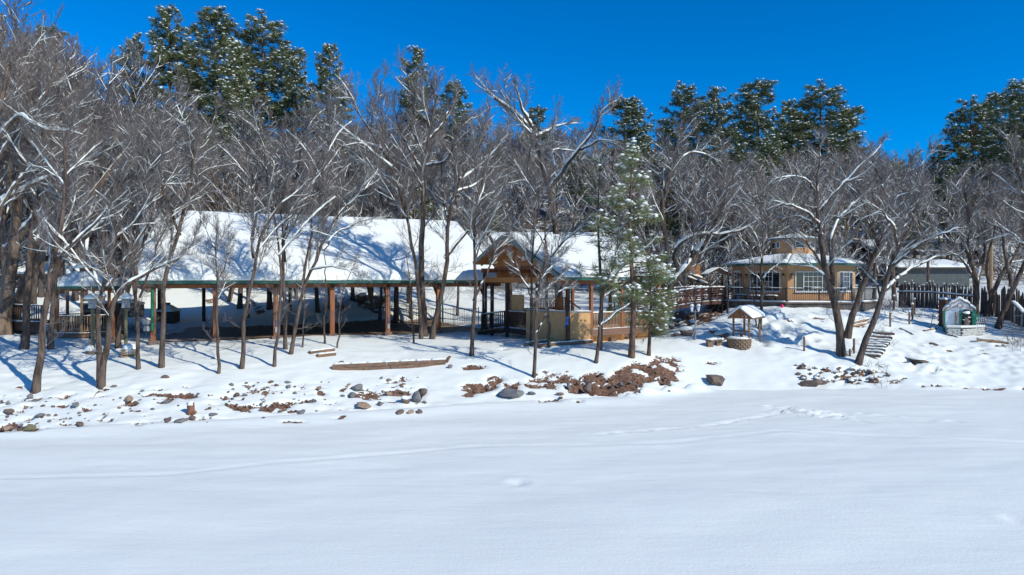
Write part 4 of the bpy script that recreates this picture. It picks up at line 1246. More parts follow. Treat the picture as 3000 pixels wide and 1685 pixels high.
# ------------------------------------------------------------------ the octagonal house
def oct_house():
    HC = V(19.48, 47.585, 0)
    zd, ze = 1.95, 4.36
    th0 = rad(-48)
    a = 3.04
    apo = a / 2 / math.tan(rad(22.5))
    Rw = a / 2 / math.sin(rad(22.5))
    def corner(k, ap, z):        # corner k lies left of face k; face k faces th0 + 45k degrees
        th = th0 + rad(45) * (k - .5)
        r = ap / math.cos(rad(22.5))
        return V(HC[0] + r * math.sin(th), HC[1] - r * math.cos(th), z)
    root = thing('octagonal_house', (HC[0], HC[1], zd), 'tan stucco octagonal house with a snowy roof and a small lantern storey', 'house')
    def onface(k, u, z, out=0.0):
        """u metres along face k from its left corner"""
        p0, p1 = corner(k, apo, z), corner(k + 1, apo, z)
        d = (p1 - p0) / np.linalg.norm(p1 - p0)
        th = th0 + rad(45) * k
        return p0 + d * u + V(math.sin(th), -math.cos(th), 0) * out
    def facebox(k, u0, u1, z0, z1, out0, out1, name, mat, parent):
        P = [onface(k, u0, z0, out0), onface(k, u1, z0, out0), onface(k, u1, z0, out1), onface(k, u0, z0, out1)]
        return MB().prism(P, (0, 0, z1 - z0)).build(name, mat, parent)
    ow = []
    def window(k, u0, u1, z0, z1, mull, grid):
        fr = MB()
        P = lambda ua, ub, za, zb, o0=0.0, o1=.05: fr.prism([onface(k, ua, za, o0), onface(k, ub, za, o0), onface(k, ub, za, o1), onface(k, ua, za, o1)], (0, 0, zb - za))
        w = .05
        P(u0, u1, z1 - w, z1); P(u0, u1, z0, z0 + w); P(u0, u0 + w, z0 + w, z1 - w); P(u1 - w, u1, z0 + w, z1 - w)
        for m in mull:
            P(m - w / 2, m + w / 2, z0 + w, z1 - w)
        win = fr.build('window', m_white, root)
        facebox(k, u0 + .04, u1 - .04, z0 + .04, z1 - .04, .006, .016, 'pane', m_glass, win)
        if grid:
            g = MB()
            ga, gb, nu, nv = grid
            for i in range(1, nu):
                u = ga + (gb - ga) * i / nu
                g.prism([onface(k, u - .012, z0 + .05, .018), onface(k, u + .012, z0 + .05, .018), onface(k, u + .012, z0 + .05, .034), onface(k, u - .012, z0 + .05, .034)], (0, 0, z1 - z0 - .1))
            for i in range(1, nv):
                z = z0 + (z1 - z0) * i / nv
                g.prism([onface(k, ga, z - .011, .019), onface(k, gb, z - .011, .019), onface(k, gb, z - .011, .032), onface(k, ga, z - .011, .032)], (0, 0, .022))
            g.build('muntin', m_white, win, kind='stuff')
        facebox(k, u0 - .03, u1 + .03, z0 - .06, z0 - .004, .0, .09, 'sill', m_white, win)
    # walls: face by face
    for k in range(8):
        th = th0 + rad(45) * k
        n = V(math.sin(th), -math.cos(th), 0)
        P = [corner(k, apo, zd - .1), corner(k + 1, apo, zd - .1), corner(k + 1, apo - .2, zd - .1), corner(k, apo - .2, zd - .1)]
        MB().prism(P, (0, 0, ze - zd + .05)).build('wall', m_house, root)
    L = 1.0
    z0, z1 = zd + .62, zd + 1.92
    window(0, .44, 2.55, z0, z1, (.95, 2.02), (.95, 2.02, 4, 4))
    window(1, .47, 2.57, z0, z1, (1.0, 2.17), (1.0, 2.17, 4, 4))
    window(2, .45, 2.55, z0, z1, (1.0, 2.0), (1.0, 2.0, 4, 4))
    # double door on the oblique left face
    d = facebox(7, .7, 2.15, zd + .0, zd + 2.03, .004, .05, 'door', m_white, root)
    for q in range(2):
        facebox(7, .84 + q * .68, 1.34 + q * .68, zd + .25, zd + 1.88, .052, .062, 'pane', m_glass, d)
    MB().tube([onface(7, 1.5, zd + .95, .06), onface(7, 1.5, zd + 1.1, .06)], .02, 6).build('handle', m_black, d)
    # lanterns beside the windows
    for k, u in ((7, 2.45), (0, .2), (0, 2.78), (1, .25), (1, 2.83)):
        p = onface(k, u, zd + 1.62, .1)
        la = MB().lathe(p - V(0, 0, .17), [(.02, 0), (.075, .05), (.085, .22)], 6).build('wall_lantern', m_rocktan, root)
        MB().lathe(p + V(0, 0, .052), [(.11, 0), (.06, .07), (.015, .14)], 6).build('lantern_cap', m_black, la)
        MB().bar(p + V(0, 0, .1), onface(k, u, zd + 1.72, .0), .03, .03).build('bracket', m_black, la)
    # wainscot line, recessed moulding above the windows
    facebox(0, .35, 2.65, z1 + .12, z1 + .16, .0, .03, 'moulding', m_house, root)
    facebox(1, .37, 2.67, z1 + .12, z1 + .16, .0, .03, 'moulding', m_house, root)
    # roof
    ov = .55
    zt = 4.98
    CC = V(19.6, 47.6, 0)
    ca = 1.08
    capo = ca / 2 / math.tan(rad(22.5))
    def ccorner(k, ap, z):
        th = th0 + rad(45) * (k - .5)
        r = ap / math.cos(rad(22.5))
        return V(CC[0] + r * math.sin(th), CC[1] - r * math.cos(th), z)
    vs, fs = [], []
    for k in range(8): vs.append(corner(k, apo + ov, ze))
    for k in range(8): vs.append(ccorner(k, capo - .1, zt))
    for k in range(8): vs.append(corner(k, apo + ov, ze - .08))
    for k in range(8):
        j = (k + 1) % 8
        fs += [(k, j, 8 + j, 8 + k), (16 + k, k, 8 + k)[:0] or (16 + k, 16 + j, j, k)]
    fs.append(tuple(16 + k for k in range(8))[::-1]); fs.append(tuple(8 + k for k in range(8)))
    MB().add(vs, fs).build('roof', m_roofmetal, root)
    for k in range(8):
        MB().bar(corner(k, apo + ov + .02, ze - .03), corner(k + 1, apo + ov + .02, ze - .03), .05, .15).build('eave_fascia', m_green, root)
        snow_slab(corner(k, apo + ov + .03, ze + .03), corner(k + 1, apo + ov + .03, ze + .03), ccorner(k + 1, capo - .05, zt + .02), ccorner(k, capo - .05, zt + .02), .14, 14, 10, .02, .03, k * 2.0).build('roof_snow', m_snow, root, smooth=True)
    # lantern storey
    cz = 6.15
    for k in range(8):
        P = [ccorner(k, capo, zt - .3), ccorner(k + 1, capo, zt - .3), ccorner(k + 1, capo - .12, zt - .3), ccorner(k, capo - .12, zt - .3)]
        MB().prism(P, (0, 0, cz - zt + .3)).build('lantern_wall', m_house, root)
        if k in (1, 2, 0, 7):
            th = th0 + rad(45) * k
            n = V(math.sin(th), -math.cos(th), 0)
            m_ = (ccorner(k, capo, 5.72) + ccorner(k + 1, capo, 5.72)) / 2
            t = V(math.cos(th), math.sin(th), 0)
            if k == 0: m_ = m_ - t * .42
            ww = .28 if k else .08
            w = MB().frame_box(m_ + n * .02, t * (ww + .04), n * .02, V(0, 0, .22)).build('lantern_window', m_white, root)
            MB().frame_box(m_ + n * .045, t * ww, n * .006, V(0, 0, .18)).build('pane', m_glass, w)
    MB().add([ccorner(k, capo + .32, cz) for k in range(8)] + [ccorner(k, capo + .32, cz - .07) for k in range(8)] + [V(CC[0], CC[1], cz + .30)],
             [(k, (k + 1) % 8, 16) for k in range(8)] + [(8 + k, 8 + (k + 1) % 8, (k + 1) % 8, k) for k in range(8)] + [tuple(8 + k for k in range(8))[::-1]]).build('lantern_roof', m_roofmetal, root)
    sn = MB()
    rings = [(capo + .33, .03), (capo + .24, .09), (capo * .6, .24), (capo * .2, .36)]
    vs = []
    for r, dz in rings:
        vs += [ccorner(k, r, cz + dz) for k in range(8)]
    vs.append(V(CC[0], CC[1], cz + .40))
    fs = [(i * 8 + k, i * 8 + (k + 1) % 8, (i + 1) * 8 + (k + 1) % 8, (i + 1) * 8 + k) for i in range(3) for k in range(8)] + [(24 + k, 24 + (k + 1) % 8, 32) for k in range(8)]
    sn.add(vs, fs).build('lantern_roof_snow', m_snow, root, smooth=True)
    # terrace on its stone base
    da = apo + 1.25
    for k in (-1, 0, 1, 2):
        MB().prism([corner(k, da, .6), corner(k + 1, da, .6), corner(k + 1, da - .35, .6), corner(k, da - .35, .6)], (0, 0, zd - .1 - .6)).build('stone_base', m_greyconc, root)
        MB().prism([corner(k, da + .08, zd - .098), corner(k + 1, da + .08, zd - .098), corner(k + 1, apo - .05, zd - .098), corner(k, apo - .05, zd - .098)], (0, 0, .07)).build('terrace_slab', m_concrete, root)
        sm = snow_slab(corner(k, da + .08, zd - .02), corner(k + 1, da + .08, zd - .02), corner(k + 1, da - .5, zd - .02), corner(k, da - .5, zd - .02), .08, 16, 5, .1, .015, k * 3.1)
        sm.build('terrace_snow', m_snow, root, smooth=True)
        A, B_ = corner(k, da - .06, zd), corner(k + 1, da - .06, zd)
        MB().bar(A + V(0, 0, .84), B_ + V(0, 0, .84), .05, .04).build('hand_rail', m_black, root)
        MB().bar(A + V(0, 0, .1), B_ + V(0, 0, .1), .03, .03).build('bottom_rail', m_black, root)
        n = 36
        bl = MB()
        for i in range(n):
            p = A + (B_ - A) * (i + .5) / n
            bl.bar(p + V(0, 0, .1), p + V(0, 0, .83), .018, .018)
        bl.build('railing_bars', m_black, root, kind='stuff')
        for f in (0, .5):
            p = A + (B_ - A) * f
            MB().bar(p, p + V(0, 0, .9), .05, .05).build('rail_post', m_black, root)
        sm = MB()
        for i in range(3):
            f = i / 3
            snow_ridge(sm, A + (B_ - A) * (f + .03) + V(0, 0, .862), A + (B_ - A) * (f + .26) + V(0, 0, .862), .07, .045, 8, k * 7 + i)
        sm.build('rail_snow', m_snow, root, smooth=True)
    # snowy deck chairs line on the terrace, left of the door
    for i, (u, z, l) in enumerate(((-.3, .34, .9), (.8, .3, .8), (1.9, .32, .8))):
        A = onface(0, u, zd + z, .75); B_ = onface(0, u + l, zd + z, .75)
        bench = thing('bench', (A + B_) / 2 - V(0, 0, z), ('slatted terrace bench under snow near the house door', 'slatted terrace bench under snow, middle of the terrace', 'slatted terrace bench under snow below the left window')[i], 'bench', 'benches on the house terrace')
        MB().bar(A, B_, .4, .05).build('seat', m_dkwood, bench)
        for q in (.1, .9):
            p = A + (B_ - A) * q
            MB().box((p[0], p[1], zd + z / 2), (.06, .3, z - .05), 0).build('leg', m_dkwood, bench)
        sm = MB(); snow_ridge(sm, A + V(0, 0, .027), B_ + V(0, 0, .027), .36, .09, 8, i); sm.build('seat_snow', m_snow, bench, smooth=True)
oct_house()
p = at(2291, 906, 42.55)
tag(MB().lathe((p[0], p[1], gz(p[0], p[1]) + .0), [(.03, 0), (.1, .05), (.11, .11), (.08, .18), (.02, .21)], 10).build('ball', m_pink, smooth=True), 'bright pink ball against the stone base of the octagonal house', 'ball')

# ------------------------------------------------------------------ footbridge
def bridge():
    A, B_ = V(9.0, 41.6, 1.42), V(15.1, 46.9, 1.80)
    d = (B_ - A); L = np.linalg.norm(d); dh = d / L
    sd = V(-dh[1], dh[0], 0); sd /= np.linalg.norm(sd)
    root = thing('footbridge', (A + B_) / 2, 'rust brown steel footbridge with snow on its rails, leading to the octagonal house', 'bridge')
    n = 9
    camber = lambda t: .16 * math.sin(math.pi * t)
    for side in (0, 1):
        o = sd * (1.7 * side)
        pt = lambda t, z: A + d * t + o + V(0, 0, camber(t) + z)
        for z, w, h, nm in ((0, .09, .24, 'stringer'), (1.0, .07, .07, 'top_chord'), (.18, .04, .05, 'side_rail'), (.36, .03, .05, 'side_rail'), (.52, .03, .05, 'side_rail'), (.68, .03, .05, 'side_rail'), (.84, .03, .05, 'side_rail')):
            mb = MB()
            for k in range(n):
                mb.bar(pt(k / n, z), pt((k + 1) / n, z), w, h)
            mb.build(nm, m_brown_iron, root)
        for k in range(n + 1):
            MB().bar(pt(k / n, -.1), pt(k / n, 1.0), .07, .07).build('upright', m_brown_iron, root)
            if k < n:
                up = k % 2 == 0
                MB().bar(pt(k / n, .05 if up else .97), pt((k + 1) / n, .97 if up else .05), .045, .045).build('brace', m_brown_iron, root)
        sm = MB()
        for k in range(n):
            snow_ridge(sm, pt(k / n, 1.037), pt((k + 1) / n, 1.037), .11, .085, 6, k + side * 20)
            snow_ridge(sm, pt(k / n + .01, .122), pt((k + 1) / n - .01, .122), .1, .05, 5, k + 40 + side * 20)
            if k % 3:
                snow_ridge(sm, pt(k / n + .02, .545), pt((k + .8) / n, .545), .05, .04, 4, k + 70)
                snow_ridge(sm, pt(k / n + .04, .865), pt((k + .7) / n, .865), .05, .04, 4, k + 90)
        sm.build('rail_snow', m_snow, root, smooth=True, kind='stuff')
    for k in range(24):
        t = (k + .5) / 24
        p = A + d * t + sd * .85 + V(0, 0, camber(t) + .02)
        MB().frame_box(p, dh * (L / 48 - .01), sd * .8, V(0, 0, .03)).build('deck_plank', m_deck, root)
    snow_slab(A + sd * .12 + V(0, 0, .06), B_ + sd * .12 + V(0, 0, .06), B_ + sd * 1.58 + V(0, 0, .06), A + sd * 1.58 + V(0, 0, .06), .1 + .0, 20, 6, .2, .03, 2).build('deck_snow', m_snow, root, smooth=True)
    for e in (A, B_):
        p = e + sd * .85
        MB().box((p[0], p[1], p[2] - .75), (.6, 2.0, 1.3), math.atan2(dh[1], dh[0])).build('abutment', m_greyconc, root)
bridge()

# ------------------------------------------------------------------ wishing well, stone bench, lamp post
def well():
    c = V(12.17, 36.6, 0)
    c[2] = gz(c[0], c[1])
    root = thing('wishing_well', c, 'wishing well with a snow covered gable roof on wooden posts', 'well')
    R, hh = .57, .46
    me = {}
    z0 = c[2] - .12
    rr = random.Random(4)
    for row in range(5):
        n = 16
        for k in range(n):
            a = (k + .5 * (row % 2)) * 2 * math.pi / n
            w = 2 * math.pi * R / n - .012
            p = V(c[0] + R * math.cos(a), c[1] + R * math.sin(a), z0 + .06 + row * .112)
            mb = MB().frame_box((0, 0, 0), V(.055 + rr.uniform(0, .012), 0, 0), V(0, w / 2 * rr.uniform(.92, 1.0), 0), V(0, 0, .05))
            m_ = bpy.data.meshes.new('stone'); m_.from_pydata(mb.v, [], mb.f); m_.materials.append(m_stone)
            inst('stone', m_, root, p, a)
    MB().lathe(V(c[0], c[1], z0), [(R - .06, 0), (R - .06, .55)], 16).build('mortar_core', m_concrete, root)
    sn = MB().lathe(V(c[0], c[1], z0 + .56), [(R + .05, 0), (R + .05, .04), (R - .1, .09), (.1, .12)], 20)
    sn.build('rim_snow', m_snow, root, smooth=True)
    u, w = V(.62, .78, 0), V(.78, -.62, 0)
    fr = c + V(.0, -.25, 0)
    zt = 1.36
    posts = ((fr - w * .42 + u * .1, z0 + .5), (fr + w * .42 + u * .1, z0 + .5), (fr - w * .42 + u * 1.75, None), (fr + w * .42 + u * 1.75, None))
    for p, zb in posts:
        zb = gz(p[0], p[1]) - .1 if zb is None else zb
        MB().bar((p[0], p[1], zb), (p[0], p[1], zt), .09, .09).build('post', m_timber, root)
    e0, e1 = -.15, 1.95
    zr = 1.83
    Wp = lambda s, t, z: V(fr[0] + u[0] * s + w[0] * t, fr[1] + u[1] * s + w[1] * t, z)
    for sg in (-1, 1):
        MB().prism([Wp(e0, sg * .66, zt - .05), Wp(e0, 0, zr), Wp(e0, 0, zr - .05), Wp(e0, sg * .66, zt - .1)], u * (e1 - e0)).build('roof', m_timber, root)
        MB().bar(Wp(e0 + .02, sg * .6, zt - .06), Wp(e0 + .02, 0, zr - .08), .05, .09).build('rafter', m_cedar, root)
        q = (Wp(e0 - .03, -.7, zt - .03), Wp(e1 + .03, -.7, zt - .03), Wp(e1 + .03, 0, zr + .03), Wp(e0 - .03, 0, zr + .03)) if sg < 0 else (Wp(e0 - .03, .7, zt - .03), Wp(e1 + .03, .7, zt - .03), Wp(e1 + .03, 0, zr + .03), Wp(e0 - .03, 0, zr + .03))
        snow_slab(*q, .17, 16, 10, .22, .04, 5 + sg).build('roof_snow', m_snow, root, smooth=True)
    MB().bar(Wp(e0 + .06, -.5, zt - .02), Wp(e0 + .06, .5, zt - .02), .07, .09).build('tie_beam', m_cedar, root)
    MB().bar(Wp(e0 + .06, 0, zt), Wp(e0 + .06, 0, zr - .06), .06, .07).build('king_post', m_cedar, root)
    MB().bar(Wp(e0 + .06, -.25, zt + .02), Wp(e0 + .06, 0, zt + .2), .05, .05).build('strut', m_cedar, root)
    MB().bar(Wp(e0 + .06, .25, zt + .02), Wp(e0 + .06, 0, zt + .2), .05, .05).build('strut', m_cedar, root)
    MB().tube([Wp(.1, -.42, z0 + .95), Wp(.1, .42, z0 + .95)], .045, 8).build('windlass', m_timber, root)
    MB().tube([Wp(.1, .42, z0 + .95), Wp(.1, .58, z0 + .95), Wp(.1, .58, z0 + .75)], .018, 6).build('crank', m_black, root)
    p = Wp(.0, .05, z0 + .62)
    MB().lathe(p, [(.08, 0), (.11, .2)], 10).build('bucket', m_dkwood, root)
    # curved stone bench
    b0 = G(2088, 1018)
    bench = thing('stone_bench', b0, 'curved stone bench with a snowy seat, left of the wishing well', 'bench')
    arc = [V(b0[0] - .22 + .85 * t, b0[1] + .05 + .32 * math.sin(t * 2.6), b0[2] + .36) for t in np.linspace(0, 1, 9)]
    mb = MB(); sm = MB()
    for i in range(8):
        mb.bar(arc[i], arc[i + 1], .36, .08)
        snow_ridge(sm, arc[i] + V(0, 0, .042), arc[i + 1] + V(0, 0, .042), .36, .10, 3, 50 + i)
    mb.build('seat', m_stone, bench); sm.build('seat_snow', m_snow, bench, smooth=True)
    for i in (1, 6):
        q = arc[i]
        MB().box((q[0], q[1], b0[2] + .12), (.3, .26, .42), .2).build('leg', m_stone, bench)
    # lamp post with two lanterns
    b = G(2037, 996)
    lp = thing('lamp_post', b, 'grey lamp post with two snow capped lanterns beside the boulders', 'lamp post')
    MB().tube([b - V(0, 0, .1), b + V(0, 0, .12), b + V(0, 0, .14), b + V(0, 0, 1.65)], [.07, .06, .035, .03], 8).build('pole', m_grey, lp)
    MB().bar(b + V(-.19, 0, 1.55), b + V(.17, 0, 1.55), .03, .03).build('arm', m_grey, lp)
    for dx in (-.19, .17):
        q = b + V(dx, 0, 1.55)
        l = MB().lathe(q, [(.03, 0), (.06, .05), (.095, .26)], 6).build('lantern', m_white, lp)
        MB().lathe(q + V(0, 0, .262), [(.12, 0), (.08, .06), (.02, .1)], 6).build('lantern_cap', m_grey, l)
        MB().lathe(q + V(0, 0, .30), [(.115, 0), (.11, .07), (.06, .12), (.01, .13)], 8).build('snow_cap', m_snow, l, smooth=True)
    st = MB().bar(b + V(-.12, .05, -.05), b + V(-.02, .03, .42), .035, .035).build('stake', m_timber)
    tag(st, 'short wooden stake leaning on the foot of the lamp post', 'stake')
well()
# ------------------------------------------------------------------ gazebo on the left and the things round it
def oct_pts(c, r, z, n=8, a0=0.39):
    return [V(c[0] + r * math.cos(a0 + 2 * math.pi * k / n), c[1] + r * math.sin(a0 + 2 * math.pi * k / n), z) for k in range(n)]

def gazebo():
    c = V(-24.35, 39.2, 0)
    z0 = .05
    root = thing('gazebo', (c[0], c[1], z0), 'small wooden gazebo with a two tier snowy roof at the left', 'gazebo')
    R = 1.75
    MB().prism(oct_pts(c, R + .1, z0 - .3), (0, 0, .62)).build('base_skirt', m_fascia, root)
    MB().prism(oct_pts(c, R + .16, z0 + .32), (0, 0, .06)).build('floor', m_deck, root)
    sm = MB()
    P = oct_pts(c, R + .1, z0 + .383); Q = oct_pts(c, R, z0)
    for k in range(8):
        snow_ridge(sm, P[k], P[(k + 1) % 8], .16, .045, 8, k)
    sm.build('floor_snow', m_snow, root, smooth=True)
    ze = 2.95
    for k in range(8):
        p = Q[k]
        MB().box((p[0], p[1], (z0 + .38 + ze - .1) / 2), (.12, .12, ze - .1 - z0 - .38), .39 + k * math.pi / 4).build('post', m_cedar if k % 2 else m_deckpale, root)
        q = Q[(k + 1) % 8]
        MB().bar(V(p[0], p[1], ze - .14), V(q[0], q[1], ze - .14), .1, .18).build('plate_beam', m_cedar, root)
        if k not in (0, 7):
            d = (q - p) / np.linalg.norm(q - p) * .07
            railing(root, V(*p) + d + V(0, 0, .38), V(*q) - d + V(0, 0, .38), .92, 9, m_deckpale, m_deck, m_deckpale, k in (4, 5, 6), .05, 100 + k, .05, posts=())
    E = oct_pts(c, R + .42, ze); T = oct_pts(c, .55, 3.72)
    MB().add(E + T, [(k, (k + 1) % 8, 8 + (k + 1) % 8, 8 + k) for k in range(8)] + [tuple(range(8))[::-1], tuple(range(8, 16))]).build('roof', m_dkwood, root)
    for k in range(8):
        MB().bar(E[k] - V(0, 0, .03), E[(k + 1) % 8] - V(0, 0, .03), .05, .13).build('eave_fascia', m_green, root)
        snow_slab(E[k] + V(0, 0, .02), E[(k + 1) % 8] + V(0, 0, .02), T[(k + 1) % 8] + V(0, 0, .02), T[k] + V(0, 0, .02), .17, 8, 7, .02, .04, k).build('roof_snow', m_snow, root, smooth=True)
    MB().prism(oct_pts(c, .42, 3.7), (0, 0, .3)).build('cupola', m_deckpale, root)
    E2 = oct_pts(c, .75, 4.0)
    MB().add(E2 + [V(c[0], c[1], 4.28)], [(k, (k + 1) % 8, 8) for k in range(8)] + [tuple(range(8))[::-1]]).build('cupola_roof', m_dkwood, root)
    MB().lathe(V(c[0], c[1], 4.01), [(.77, 0), (.76, .08), (.55, .2), (.25, .34), (.03, .4)], 16).build('cupola_snow', m_snow, root, smooth=True)
    MB().bar(at(181, 985, 37.2), at(182, 970, 37.2), .07, .07).build('downspout', m_blue, root)
    # bench inside
    b = thing('bench', V(c[0], c[1] + .9, z0 + .38), 'dark bench inside the gazebo', 'bench')
    MB().box((c[0], c[1] + .9, z0 + .82), (1.7, .4, .06)).build('seat', m_dkwood, b)
    MB().box((c[0], c[1] + 1.12, z0 + 1.12), (1.7, .05, .5)).build('backrest', m_dkwood, b)
    for x in (-.7, .7):
        MB().box((c[0] + x, c[1] + .9, z0 + .58), (.07, .35, .42)).build('leg', m_dkwood, b)
gazebo()

def bird_post(px, top, base, Y, lab):
    b = at(px, base, Y); b[2] = gz(b[0], b[1]) - .1
    t = at(px, top, Y)
    root = thing('birdhouse', b, lab, 'birdhouse', 'birdhouses on mossy posts')
    MB().tube([b, t], [.085, .08], 8).build('post', m_mossy, root)
    MB().box(t + V(0, 0, .24), (.34, .34, .42), .4).build('box', m_grey, root)
    MB().lathe(t + V(0, 0, .46), [(.40, 0), (.02, .22)], 4, .4 + math.pi / 4).build('roof', m_dkwood, root)
    MB().lathe(t + V(0, 0, .48), [(.40, 0), (.36, .12), (.2, .24), (.02, .30)], 10).build('roof_snow', m_snow, root, smooth=True)
    MB().tube([t + V(0, -.18, .27), t + V(0, -.172, .27)], .05, 8).build('entrance_hole', m_black, root)
bird_post(272, 905, 1018, 33.4, 'birdhouse on a mossy post before the gazebo, left of the twin stemmed tree')
bird_post(369, 903, 1013, 34.2, 'birdhouse on a mossy post right of the twin stemmed tree')

# log planter, snowed flowerpot, lantern, log and barrel pole
def log_planter():
    b = G(371, 1047)
    root = thing('log_planter', b, 'square planter of stacked small logs heaped with snow', 'planter')
    s, r = .36, .028
    for k in range(7):
        z = b[2] + .03 + k * .054
        for sg in (-1, 1):
            o = V(0, sg * s * .85, 0) if k % 2 == 0 else V(sg * s * .85, 0, 0)
            d = V(s, 0, 0) if k % 2 == 0 else V(0, s, 0)
            ca, sa = math.cos(.35), math.sin(.35)
            rot = lambda v: V(v[0] * ca - v[1] * sa, v[0] * sa + v[1] * ca, 0)
            c = V(b[0], b[1] + .3, z)
            MB().tube([c + rot(o) - rot(d), c + rot(o) + rot(d)], r, 7).build('log', m_deckpale, root)
        for sg in (-1, 1):
            pass
    MB().lathe(V(b[0], b[1] + .3, b[2] + .1), [(.3, 0), (.34, .27), (.3, .42), (.15, .52), (.02, .55)], 12).build('snow_heap', m_snow, root, smooth=True)
log_planter()

def blob(c, r, seed, mat_, name, parent=None, sub=2, flat=.7, amp=.35):
    import bmesh
    bm = bmesh.new()
    bmesh.ops.create_icosphere(bm, subdivisions=sub, radius=1.0)
    rr = np.random.default_rng(seed)
    ph = rr.uniform(0, 10, 6)
    for v in bm.verts:
        x, y, z = v.co
        k = 1 + amp * (math.sin(2.1 * x + ph[0]) * math.sin(2.3 * y + ph[1]) + .6 * math.sin(3.7 * z + ph[2] + 2 * x) + .4 * math.sin(5 * y + ph[3] + 3 * z) * .7)
        v.co *= k
        v.co.z *= flat
    me = bpy.data.meshes.new(name)
    bm.to_mesh(me); bm.free()
    o = link(name, me, mat_, parent)
    o.location = tuple(V(*c) - (origin_of(parent) if parent else 0))
    o.scale = r if hasattr(r, '__len__') else (r, r, r)
    return o

b = G(270, 1036)
o = thing('flower_pot', b, 'low flower pot buried under two humps of snow at a mossy post foot', 'pot')
MB().lathe(b - V(0, 0, .05), [(.22, 0), (.28, .18)], 12).build('pot', m_stone, o)
blob(b + V(-.12, 0, .22), (.24, .22, .24), 3, m_snow, 'snow_hump', o).data.polygons.foreach_set('use_smooth', [True] * 320)
blob(b + V(.22, .05, .2), (.2, .2, .22), 4, m_snow, 'snow_hump', o).data.polygons.foreach_set('use_smooth', [True] * 320)

b = G(430, 1000)
o = thing('yard_lantern', b, 'weathered white lantern box on thin legs beside the green downspout', 'lantern')
for dx, dy in ((-.16, -.1), (.16, -.1), (0, .16)):
    MB().tube([b + V(dx, dy, -.05), b + V(dx * .4, dy * .4, .55)], .012, 5).build('leg', m_black, o)
MB().box(b + V(0, 0, .68), (.26, .26, .26), .3).build('body', m_whitestone, o)
MB().box(b + V(0, 0, .86), (.18, .18, .1), .3).build('neck', m_grey, o)
MB().box(b + V(0, 0, 1.02), (.34, .34, .2), .3).build('head', m_whitestone, o)
MB().lathe(b + V(0, 0, 1.125), [(.25, 0), (.22, .08), (.05, .14)], 10).build('snow_cap', m_snow, o, smooth=True)

p = at(328, 971, 36.3)
o = MB().tube([p - V(0, 0, .3), p + V(0, 0, .95)], .15, 12).build('wooden_pillar', m_cedar)
tag(o, 'stout orange brown log pillar standing between gazebo and pavilion', 'pillar')
p = at(326, 984, 35.9); p[2] = gz(p[0], p[1]) + .14
o = MB().tube([p, p + V(-.5, 2.2, .1)], .16, 14).build('log', m_bark_old)
MB().tube([p - V(0, .012, 0), p - V(0, .002, 0)], .10, 12).build('cut_end', m_fascia, o)
tag(o, 'sawn log lying end on beside the log pillar', 'log')

# long buffet counter and hip roofed grill
A, B_ = at(243, 890, 43), at(412, 889, 42.3)
o = thing('buffet_counter', (A + B_) / 2 - V(0, 0, .9), 'long dark counter with a snow covered top between gazebo and pavilion', 'counter')
MB().bar(A, B_, .8, .07).build('top', m_greyconc, o)
MB().bar(A - V(0, -.1, .45), B_ - V(0, -.1, .45), .5, .8).build('front_panel', m_siding, o)
sm = MB(); snow_ridge(sm, A + V(0, 0, .037), B_ + V(0, 0, .037), .78, .16, 20, 3); sm.build('top_snow', m_snow, o, smooth=True)

b = at(490, 932, 50.5); b[2] = gz(b[0], b[1]) - .05
o = thing('brick_grill', b, 'dark square grill house with a hipped snowy roof behind the long pavilion', 'grill')
MB().box(b + V(0, 0, .42), (1.35, 1.1, .9)).build('body', m_brick, o)
MB().box(b + V(.12, -.555, .25), (.7, .02, .4)).build('fire_opening', m_black, o)
MB().lathe(b + V(0, 0, .86), [(1.05, 0), (.3, .42)], 4, math.pi / 4).build('roof', m_siding, o)
MB().lathe(b + V(0, 0, .885), [(1.05, 0), (1.0, .06), (.34, .45), (.2, .5)], 4, math.pi / 4).build('roof_snow', m_snow, o)
MB().box(b + V(0, 0, 1.4), (.32, .32, .22)).build('chimney', m_concrete, o)

# boardwalk at the far left
A, B_ = at(-40, 938, 40), at(150, 944, 38.6)
o = thing('boardwalk', (A + B_) / 2, 'dark raised boardwalk with a plain rail left of the gazebo', 'boardwalk')
MB().bar(A, B_, 1.6, .12).build('deck', m_dkwood, o)
MB().bar(A - V(0, .8, .25), B_ - V(0, .8, .25), .05, .4).build('fascia_board', m_dkwood, o)
sm = MB(); snow_ridge(sm, A + V(0, -.5, .062), B_ + V(0, -.5, .062), .6, .05, 12, 3); sm.build('deck_snow', m_snow, o, smooth=True)
railing(o, A + V(0, -.75, .06), B_ + V(0, -.75, .06), .9, 30, m_dkwood, m_dkwood, m_dkwood, True, .1, 4)

